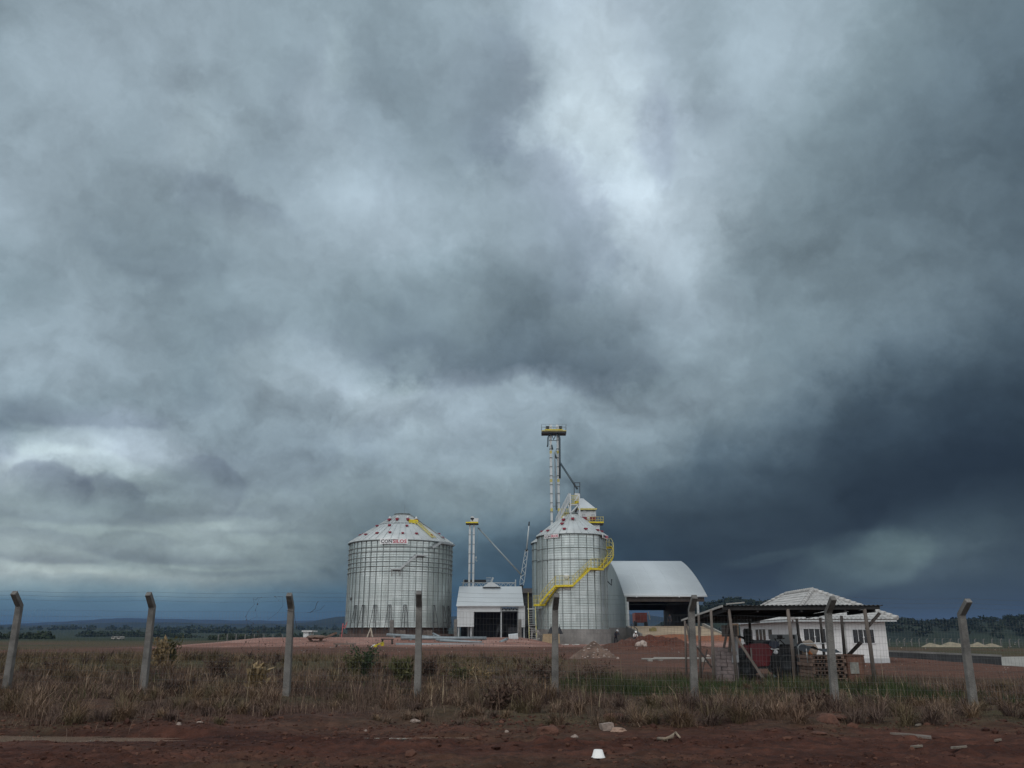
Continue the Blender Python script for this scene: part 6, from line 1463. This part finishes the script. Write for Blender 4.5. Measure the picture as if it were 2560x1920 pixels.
stand = dict(pelvis=(0, 0, .52), chest=(0, 0, .74), neck=(0, -.01, .84), head=(0, -.02, .90), crown=(0, -.02, .965), shL=(-.11, 0, .80), elL=(-.14, .02, .63), haL=(-.13, -.05, .47), shR=(.11, 0, .80), elR=(.14, .02, .63), haR=(.13, -.05, .47), hipL=(-.055, 0, .49), knL=(-.065, -.01, .27), anL=(-.07, .02, .04), toL=(-.08, -.08, .018), hipR=(.055, 0, .49), knR=(.065, -.01, .27), anR=(.07, .02, .04), toR=(.08, -.08, .018))
q = Vector((XA(1540, 112, .6), 112, tz(XA(1540, 112, .6), 112))); person('stooping worker in white hard hat and dark clothes right of the tall silo', tuple(q), 1.72, bend, SHIRT)
x_ = XA(1585, 105.2, .6); q = Vector((x_, 105.2, tz(x_, 105.2) - .02)); person('worker in white hard hat and white shirt bending at the left edge of the ramp', tuple(Vector((x_, 104.6, ZA(1603, 104.6) - .35))), 1.5, bend, SHIRTW)
q = Vector((XA(1675, 123, 3), 123, ZA(1566, 123))); q.z = zf + .0; person('person in dark clothes standing inside the open arched warehouse', tuple(q), 1.72, stand, SHIRT, False)

# ------------------------------------------------------------------ foreground bits on the road edge
q = G(1496, 1897); q.z = float(np.mean(terrain(q.x + rng.uniform(-.08, .08, 40), q.y + rng.uniform(-.08, .08, 40)))) + .02; mb = MB(); mb.lathe((q.x, q.y, q.z - .008), [(.0, .088), (.047, .088), (.053, .082), (.074, .012), (.083, .008), (.083, 0), (.07, 0)], 28); single('foam_bowl', mb, FOAM, 'white foam bowl lying upside down on the muddy road', 'bowl', tuple(q))
def stone(px, py, s_, lab, m=DUSTY, fl_=(1.3, 1, .7), nm='stone', cat='stone', seed=1, grp='stones on the verge'):
    q = G(px, py); mb = MB(); mb.blob(q + Vector((0, 0, s_ * .12)), s_, seed, .5, 3, fl_); single(nm, mb, m, lab, cat, tuple(q), grp)
q = G(1517, 1826); mb = MB(); mb.obox(q + Vector((0, 0, .045)), (.085, .02, .01), (-.02, .06, 0), (-.01, 0, .05)); mb.v = [v + Vector((0, 0, 0)) for v in mb.v]; single('broken_brick', mb, DUSTY, 'pale broken brick lying on the verge above the foam bowl', 'brick', tuple(q))
stone(1437, 1843, .035, 'small pale stone on the mud left of the broken brick', seed=4); stone(1547, 1828, .075, 'flat pinkish stone right of the broken brick', mat('pink_stone', (.30, .20, .15), .9, 0, .3, 6), (1.6, 1, .4), seed=7)
stone(1040, 1806, .05, 'pale stone on the verge below the fourth fence post', seed=9); stone(1268, 1830, .03, 'tiny pale stone right of the long puddle streak', seed=12); stone(448, 1812, .04, 'small whitish stone among red clods left of centre', seed=13); stone(498, 1806, .035, 'thin whitish flake just right of the small whitish stone', seed=14, fl_=(2, 1, .4)); stone(913, 1829, .022, 'tiny white chip on the mud far left of the long puddle streak', seed=15)
CLOD = mat('red_clod', (.10, .045, .030), .95, 0, .4, 9, .6, 20)
for k, (px, py, s_, lab) in enumerate([(1365, 1832, .15, 'orange-red earth clod on the verge left of the broken brick'), (2062, 1803, .16, 'big reddish earth clod at the foot of the second post from the right'), (2095, 1800, .09, 'smaller clod leaning on the big reddish clod'), (1530, 1800, .14, 'rounded earth clod in dry grass above the broken brick'), (2050, 1836, .07, 'cracked clod on the bare verge under the big reddish clod')]):
    stone(px, py, s_, lab, CLOD, (1.3, 1, .55), 'earth_clod', 'earth clod', 20 + k, 'earth clods on the verge')
a, b = G(2233, 1842), G(2325, 1848); mb = MB(); d = (b - a).normalized(); mb.prism([a + Vector((0, .09, .045)), a + Vector((.18, -.06, .03)), b + Vector((0, -.05, .03)), b + Vector((.05, .06, .04)), a + (b - a) * .5 + Vector((0, .10, .05))], (0, 0, -.028)); single('broken_board', mb, WOOD, 'broken brown board lying on the verge at the right', 'board')
mb = MB(); mb.tube([G(1645, 1851) + Vector((0, 0, .02)), G(1665, 1855) + Vector((0, 0, .025)), G(1680, 1850) + Vector((0, 0, .04)), G(1690, 1845) + Vector((0, 0, .05)), G(1700, 1850) + Vector((0, 0, .02))], [.02, .028, .026, .022, .012], 8); single('bent_stick', mb, mat('dry_stick', (.24, .19, .14), .9, 0, .3, 9), 'pale bent stick lying on the road edge', 'stick')
for k, (px, py, w_, lab) in enumerate([(2398, 1874, .10, 'pale strip of litter on the mud at the lower right'), (2292, 1871, .08, 'pale scrap of litter left of the pale strip'), (2496, 1857, .05, 'white crumpled paper on the right verge'), (2296, 1817, .045, 'white scrap in dry grass below the rightmost fence post'), (1180, 1757, .12, 'faded strip of plastic in the grass right of the fourth fence post'), (2374, 1740, .11, 'pale plastic pot in green grass left of the rightmost fence post')]):
    q = G(px, py); mb = MB(); mb.obox(q + Vector((0, 0, .02)), (w_, .01, .005), (.005, .025, 0), (0, -.004, .012)); mb.blob(q + Vector((w_ * .4, .01, .025)), .02, k, .3, 1, (1.8, 1, .7)); single('litter_scrap', mb, mat('dirty_litter', (.22, .19, .155), .9, 0, .4, 18), lab, 'litter', tuple(q), 'litter on the verge')

# ------------------------------------------------------------------ grass: thousands of bent blades
def blades(name, n, xr, yr, dens, L, Wd, cols, seed, lie=.6, tall=1.0):
    r = np.random.default_rng(seed); X = r.uniform(*xr, n * 3); Yv = yr[0] + (yr[1] - yr[0]) * r.random(n * 3) ** 1.25
    keep = (r.random(n * 3) < dens(X, Yv)) & (np.abs(X) < Yv * .70 + 1.5); X, Yv = X[keep][:n], Yv[keep][:n]; n = len(X)
    Z = terrain(X, Yv) - .02; clump = np.clip(.62 + 3.0 * fbm(X * 1.0 + 3, Yv * 1.0, 4), .10, 1.7)
    l = L * r.uniform(.45, 1.25, n) * clump * tall; az = r.uniform(0, 2 * math.pi, n); tilt = np.clip(np.abs(r.normal(0, lie, n)), 0, 1.45)
    dx, dy = np.cos(az), np.sin(az); w = Wd * r.uniform(.6, 1.4, n) * (Yv / 18) ** .75
    px_, py_ = -dy, dx; seg = 3; rows = []; cx, cy, cz = X.copy(), Yv.copy(), Z.copy(); tt_ = tilt * .35
    for k in range(seg + 1):
        ww = w * (1 - .85 * (k / seg) ** 1.5) / 2
        rows.append(np.stack([np.stack([cx - px_ * ww, cy - py_ * ww, cz], -1), np.stack([cx + px_ * ww, cy + py_ * ww, cz], -1)], 1))
        cx = cx + dx * np.sin(tt_) * l / seg; cy = cy + dy * np.sin(tt_) * l / seg; cz = np.maximum(cz + np.cos(tt_) * l / seg, Z + .03); tt_ = tt_ + tilt * .55
    V = np.stack(rows, 1).reshape(n, -1, 3)
    base = (np.arange(n) * (2 * (seg + 1)))[:, None]
    Fc = np.concatenate([base + np.array([[2 * k, 2 * k + 1, 2 * k + 3, 2 * k + 2]]) for k in range(seg)], 0)
    m = r.random(n)[:, None]; g = np.clip(.5 + 2.2 * fbm(X * .5 + 11, Yv * .5, 4), 0, 1)[:, None]
    c = (np.array(cols[0]) * (1 - m) + np.array(cols[1]) * m) * (1 - .55 * g) + np.array(cols[2]) * .55 * g
    T = np.repeat(c, 2 * (seg + 1), 0)
    return npmesh(name, V.reshape(-1, 3), Fc, bladem, T, False)
bladem = mat_attr('grass_blades', .85, 3.0, .25, 0)
def d_dry(x, y):
    e = 14.2 + 3.4 * fbm(x * .33 + 5, y * .0 + 2, 4) + .25 * ss(3, 12, x)
    patch = np.clip(.5 + 3.4 * fbm(x * .5, y * .5 + 40, 4), .04, 1)
    return ss(-.3, .8, y - e) * patch * (1 - .75 * ss(25, 34, y)) * (1 - .6 * ss(40, 60, y)) * (1 - .88 * green(x, y))
def green(x, y):
    pa = np.clip(.62 + 3.2 * fbm(x * .55 + 3, y * .5 + 21, 4), 0, 1)
    return np.clip(pa * ss(-1.0, 3.5, x + 3 * fbm(x * .3, y * .3, 3)) * (1 - ss(8.5, 11.5, x + 2.5 * fbm(x * .3 + 9, y * .4, 3))) * ss(20.3, 22.4, y + 2.5 * fbm(x * .25 + 9, y * .2, 3)) * (1 - ss(27.0, 29.5, y + 2 * fbm(x * .3, y * .1 + 50, 3))) + ss(7, 9, x) * np.clip(4.0 * (fbm(x * .4 + 31, y * .6, 3) - .03), 0, 1) * ss(19.2, 20.4, y) * (1 - ss(23.5, 25.5, y)), 0, 1)
o = blades('dry_grass', 95000, (-24, 24), (13.2, 34), d_dry, .36, .010, ((.075, .044, .036), (.165, .112, .086), (.065, .046, .030)), 21, 1.35); o['kind'] = 'stuff'; o['label'] = 'matted dry brown grass along the verge and behind the fence'; o['category'] = 'grass'
o = blades('dry_straw', 9000, (-24, 24), (13.5, 30), lambda x, y: d_dry(x, y) * np.clip(.4 + 3 * fbm(x * .7 + 4, y * .7, 3), 0, 1), .55, .009, ((.19, .125, .09), (.30, .215, .15), (.16, .10, .065)), 27, 1.6, 1.0); o['kind'] = 'stuff'; o['label'] = 'pale straw stems lying tangled over the dry verge'; o['category'] = 'straw'
o = blades('dry_grass', 26000, (-46, 6), (30, 66), lambda x, y: np.clip(.35 + 2.5 * fbm(x * .15, y * .2, 4), 0, 1) * (1 - ss(-2, 5, x)), .42, .016, ((.10, .07, .042), (.17, .125, .075), (.060, .058, .026)), 22, .7); o['kind'] = 'stuff'; o['label'] = 'rough dry weeds over the open ground on the left'; o['category'] = 'weeds'
o = blades('green_grass', 52000, (-3, 22), (19.5, 30), lambda x, y: green(x, y), .34, .012, ((.026, .040, .014), (.056, .076, .028), (.048, .052, .022)), 23, .6); o['kind'] = 'stuff'; o['label'] = 'low dark green grass behind the fence by the shed'; o['category'] = 'grass'
o = blades('green_weeds', 9000, (-16, 2), (17.5, 34), lambda x, y: np.clip(3.2 * (fbm(x * .3 + 60, y * .3, 3) - .05), 0, 1), .34, .014, ((.040, .050, .018), (.075, .085, .035), (.055, .050, .022)), 24, .6); o['kind'] = 'stuff'; o['label'] = 'olive green weeds scattered among dry grass'; o['category'] = 'weeds'
o = blades('seed_stalks', 420, (-13, 13), (16.5, 26), lambda x, y: np.clip(.3 + 2 * fbm(x * .3 + 2, y * .3 + 8, 3), 0, 1), .62, .010, ((.30, .23, .15), (.42, .35, .24), (.28, .22, .13)), 25, .45); o['kind'] = 'stuff'; o['label'] = 'taller pale dry stalks sticking out of the grass'; o['category'] = 'stalks'
# tussocks: blades arching out of one root, so that the verge lies in mounds
def tussocks(name, nt_, nb, xr, yr, dens, L, Wd, pal, seed):
    r = np.random.default_rng(seed); X = r.uniform(*xr, nt_ * 6); Yv = yr[0] + (yr[1] - yr[0]) * r.random(nt_ * 6) ** 1.35
    keep = (r.random(len(X)) < dens(X, Yv)) & (np.abs(X) < Yv * .70 + 1.5); X, Yv = X[keep][:nt_], Yv[keep][:nt_]; m = len(X)
    S = np.clip(.72 + 2.0 * fbm(X * .6 + 7, Yv * .6, 3), .35, 1.35) * r.uniform(.7, 1.25, m); pi_ = r.integers(0, len(pal), m); drift = r.uniform(0, 2 * math.pi, m)
    i = np.repeat(np.arange(m), nb); n = len(i); s_ = S[i]
    a = r.uniform(0, 2 * math.pi, n); a = np.where(r.random(n) < .35, drift[i] + r.normal(0, .7, n), a); rad = .13 * s_ * np.sqrt(r.random(n))
    bx = X[i] + np.cos(a) * rad; by = Yv[i] + np.sin(a) * rad; bz = terrain(bx, by) - .02
    l = L * s_ * r.uniform(.5, 1.2, n); a2 = a + r.normal(0, .5, n); dx, dy = np.cos(a2), np.sin(a2)
    t0 = np.abs(r.normal(.15, .25, n)); curl = np.abs(r.normal(1.7, .75, n)); w = Wd * r.uniform(.6, 1.4, n) * (Yv[i] / 16) ** .7
    seg = 4; rows = []; cx, cy, cz = bx.copy(), by.copy(), bz.copy(); t = t0.copy()
    for k in range(seg + 1):
        ww = w * (1 - .85 * (k / seg) ** 1.6) / 2
        rows.append(np.stack([np.stack([cx + dy * ww, cy - dx * ww, cz], -1), np.stack([cx - dy * ww, cy + dx * ww, cz], -1)], 1))
        cx = cx + dx * np.sin(t) * l / seg; cy = cy + dy * np.sin(t) * l / seg; cz = np.maximum(cz + np.cos(t) * l / seg, bz + .015); t = t + curl / seg
    V = np.stack(rows, 1).reshape(n, -1, 3); base = (np.arange(n) * (2 * (seg + 1)))[:, None]
    Fc = np.concatenate([base + np.array([[2 * k, 2 * k + 1, 2 * k + 3, 2 * k + 2]]) for k in range(seg)], 0)
    pal = np.array(pal); mm = r.random((n, 1)); c = pal[pi_[i], 0] * (1 - mm) + pal[pi_[i], 1] * mm
    return npmesh(name, V.reshape(-1, 3), Fc, bladem, np.repeat(c, 2 * (seg + 1), 0), False)
PAL = [((.092, .056, .040), (.185, .120, .082)), ((.100, .062, .036), (.220, .150, .095)), ((.060, .040, .034), (.125, .085, .068)), ((.070, .052, .030), (.150, .115, .066)), ((.11, .07, .05), (.26, .185, .13))]
o = tussocks('dry_tussocks', 950, 130, (-20, 20), (13.6, 27), lambda x, y: np.clip(ss(-.9, .5, y - (14.3 + 3.4 * fbm(x * .33 + 5, y * .0 + 2, 4))) * np.clip(.5 + 3 * fbm(x * .4, y * .5 + 9, 3), .1, 1) * (1 - .95 * green(x, y)), 0, 1), .38, .0105, PAL, 61); o['kind'] = 'stuff'; o['label'] = 'mounded tussocks of dry brown grass along the road verge'; o['category'] = 'grass'
o = tussocks('dry_tussocks', 420, 70, (-40, 4), (26, 56), lambda x, y: np.clip(.4 + 2.6 * fbm(x * .2, y * .2 + 9, 3), 0, 1) * (1 - ss(-3, 3, x)), .62, .013, PAL[:4], 62); o['kind'] = 'stuff'; o['label'] = 'scattered brown tussocks over the open ground on the left'; o['category'] = 'grass'
# loose lumps of mud along the ruts and at the foot of the verge
def clods(name, n, dens, cols, seed):
    r = np.random.default_rng(seed); X = r.uniform(-10.5, 10.5, n * 8); Yv = r.uniform(9.7, 15.2, n * 8); keep = (r.random(n * 8) < dens(X, Yv)) & (np.abs(X) < Yv * .70 + .8); X, Yv = X[keep][:n], Yv[keep][:n]; n = len(X)
    bm = bmesh.new(); bmesh.ops.create_icosphere(bm, subdivisions=1, radius=1); B0 = np.array([v.co[:] for v in bm.verts]); F0 = np.array([[v.index for v in f.verts] for f in bm.faces]); bm.free()
    s_ = .009 * np.exp(r.normal(0, .65, n)); s_ = np.clip(s_, .004, .06); sc = np.stack([s_ * r.uniform(.8, 1.7, n), s_ * r.uniform(.8, 1.5, n), s_ * r.uniform(.5, .95, n)], 1)
    a = r.uniform(0, 6.28, n); V = B0[None] * sc[:, None, :] * r.uniform(.7, 1.25, (n, len(B0), 1)); ca, sa = np.cos(a)[:, None], np.sin(a)[:, None]
    V = np.stack([V[..., 0] * ca - V[..., 1] * sa, V[..., 0] * sa + V[..., 1] * ca, V[..., 2]], -1) + np.stack([X, Yv, terrain(X, Yv) + sc[:, 2] * .25], 1)[:, None, :]
    Fc = (F0[None] + (np.arange(n) * len(B0))[:, None, None]).reshape(-1, 3); m = r.random((n, 1)); c = np.array(cols[0]) * (1 - m) + np.array(cols[1]) * m
    return npmesh(name, V.reshape(-1, 3), Fc, bladem, np.repeat(c, len(B0), 0), False, 3)
o = clods('mud_clods', 9000, lambda x, y: np.clip(.25 + 2.2 * fbm(x * .5 + 70, y * 1.6, 4) + .5 * np.exp(-((y - 14.0) / .6) ** 2), .03, 1) * (1 - np.exp(-((y - 12.9) / .45) ** 4) * (1 - ss(-5, -4, x))), ((.036, .014, .010), (.105, .050, .034)), 71); o['kind'] = 'stuff'; o['label'] = 'loose crumbs and lumps of red mud on the road'; o['category'] = 'mud'
# single bushes
def bush(px, py, Y, h, w, n, cols, lab, name='bush', cat='bush', leaf=.05, seed=1, up=1.0):
    r = np.random.default_rng(seed); x = XA(px, Y, .3); g = tz(x, Y); t = thing(name, lab, cat, (x, Y, g), None)
    mb = MB(); tips = []
    for k in range(11):
        a = r.uniform(0, 6.28); rr_ = r.uniform(.1, 1) * w; hh = h * r.uniform(.5, 1.0)
        p = [Vector((x, Y, g - .05)), Vector((x + math.cos(a) * rr_ * .4, Y + math.sin(a) * rr_ * .4, g + hh * .55)), Vector((x + math.cos(a) * rr_, Y + math.sin(a) * rr_, g + hh))]
        mb.tube(p, [.018, .012, .005], 5); tips.append(p)
    mb.build('stems', mat('bush_stem', (.07, .055, .035), .9, 0, .3, 8), t)
    V = []; T = []
    for k in range(n):
        p = tips[int(r.integers(len(tips)))]; f = r.uniform(.15, 1.05); c = np.array(p[0].lerp(p[1], f * 2) if f < .5 else p[1].lerp(p[2], f * 2 - 1)) + r.normal(0, .07 * w / .5 + .02, 3)
        c[2] = max(c[2], g + .02); u = r.normal(size=3) + [0, 0, up * .4]; u /= np.linalg.norm(u); w_ = np.cross(u, r.normal(size=3)); w_ /= np.linalg.norm(w_); s_ = leaf * r.uniform(.5, 1.4)
        V += [c - w_ * s_ * .35, c + u * s_ * .9 - w_ * s_ * .3, c + u * s_ * 2.0, c + u * s_ * .9 + w_ * s_ * .45]
        m = r.random(); T += [tuple(np.array(cols[0]) * (1 - m) + np.array(cols[1]) * m)] * 4
    V = np.array(V) - np.array(t.location); o = npmesh('leaves', V, np.arange(len(V)).reshape(-1, 4), leafm, np.array(T), False); o.parent = t
GRN = ((.018, .034, .016), (.050, .070, .030)); OLV = ((.045, .048, .018), (.095, .090, .040)); DRY = ((.13, .09, .045), (.30, .22, .12)); BRN = ((.05, .032, .026), (.10, .062, .045))
bush(918, 1690, 29.5, 1.05, .50, 1100, GRN, 'dark green leafy bush in front of the yellow beam', leaf=.055, seed=2)
bush(882, 1690, 29.0, .7, .45, 600, OLV, 'olive bush touching the left side of the dark green bush', leaf=.055, seed=3)
bush(1006, 1718, 25.0, .62, .34, 700, OLV, 'grassy olive tuft just left of the fourth fence post', leaf=.07, seed=4, up=4)
bush(1070, 1700, 26.5, .72, .36, 700, BRN, 'brownish weed bush just right of the fourth fence post', leaf=.055, seed=5)
bush(1152, 1710, 27.0, .5, .55, 700, OLV, 'low olive weed patch right of the brownish bush', leaf=.05, seed=6)
bush(1205, 1712, 26.5, .5, .4, 500, DRY, 'dry straw-coloured weed patch between the fourth and fifth fence posts', leaf=.05, seed=7)
bush(402, 1655, 33.0, 1.15, .42, 900, DRY, 'clump of tall dry yellowish maize-like plants right of the second fence post', 'dry_plant', 'dry plant', leaf=.085, seed=8, up=3)
bush(425, 1655, 33.5, 1.1, .36, 420, OLV, 'olive clump beside the dry maize-like plants', 'dry_plant', 'dry plant', leaf=.08, seed=9, up=3)
bush(545, 1705, 26.0, .65, .5, 650, BRN, 'dark brown weed clump between the second and third fence posts', leaf=.05, seed=10)
bush(130, 1690, 27.0, .6, .6, 650, BRN, 'brown weed clump between the two leftmost fence posts', leaf=.05, seed=11)
bush(1350, 1722, 25.0, .62, .7, 900, BRN, 'purplish brown weed patch left of the fifth fence post', leaf=.045, seed=12)
bush(1480, 1722, 25.5, .55, .8, 900, BRN, 'purplish brown weed patch right of the fifth fence post', leaf=.045, seed=13)
bush(1255, 1795, 17.2, .45, .45, 700, BRN, 'dark dry tuft on the verge below the gap before the fifth post', leaf=.05, seed=14, up=3)
bush(2030, 1800, 16.6, .34, .35, 500, BRN, 'dark dry tuft on the verge left of the second post from the right', leaf=.05, seed=15, up=3)
bush(640, 1740, 21.6, .62, .25, 200, DRY, 'dry leafy stalks just left of the third fence post', 'dry_plant', 'dry plant', leaf=.10, seed=16, up=3)
# dead vine on the fence at the third post
r = np.random.default_rng(5); mb = MB(); lv = MB()
for k in range(8):
    px = r.uniform(590, 716); py = r.uniform(1610, 1690) if k < 5 else r.uniform(1520, 1580); pts_ = []
    for s_ in range(7): pts_.append(P(px, py, 20.5)); px += r.normal(1, 9); py -= r.uniform(8, 24) if py > 1500 else r.normal(0, 4)
    mb.tube(pts_, .0025, 4, False)
    for p_ in pts_[2:]:
        if r.random() < .8: u = Vector(r.normal(size=3)).normalized(); w_ = u.orthogonal(); s_ = r.uniform(.008, .024); lv.add([p_ - w_ * s_, p_ + u * s_, p_ + w_ * s_, p_ - u * s_], [(0, 1, 2, 3)])
pts_ = [P(775, 1532, 20.4), P(788, 1522, 20.4), P(792, 1508, 20.4), P(796, 1503, 20.4)]; mb.tube(pts_, .006, 4, False); mb.tube([P(768, 1532, 20.4), P(800, 1525, 20.4), P(812, 1513, 20.4)], .003, 4, False)
pts_ = [P(716, 1525, 20.35), P(735, 1530, 20.3), P(737, 1545, 20.3), P(742, 1570, 20.3)]; mb.tube(pts_, .005, 4, False)
vn = thing('dead_vine', 'dead leafless vine hanging in the fence at the third post', 'vine', tuple(P(660, 1700, 20.5)))
mb.build('stem', mat('dead_stem', (.045, .032, .026), .9, 0, .3, 8), vn); lv.build('withered_leaves', mat('dead_leaf', (.05, .032, .022), .9, 0, .4, 9), vn)

# ------------------------------------------------------------------ haze: one closed box of thin air over the plain
bm = bmesh.new(); bmesh.ops.create_cube(bm, size=1.0); me = bpy.data.meshes.new('haze'); bm.to_mesh(me); bm.free()
hz_ = bpy.data.objects.new('haze', me); COL.objects.link(hz_); hz_['kind'] = 'stuff'; hz_['label'] = 'thin blue haze over the far plain and hills'; hz_['category'] = 'haze'
hz_.scale = (26000, 16000, 180); hz_.location = (0, 4800, 65)
hv_ = bpy.data.materials.new('haze_air'); hv_.use_nodes = True; t = hv_.node_tree; t.nodes.clear()
pv = t.nodes.new('ShaderNodeVolumePrincipled'); pv.inputs['Color'].default_value = (.16, .28, .54, 1); pv.inputs['Density'].default_value = 0.00011
oo = t.nodes.new('ShaderNodeOutputMaterial'); t.links.new(pv.outputs[0], oo.inputs['Volume']); me.materials.append(hv_)
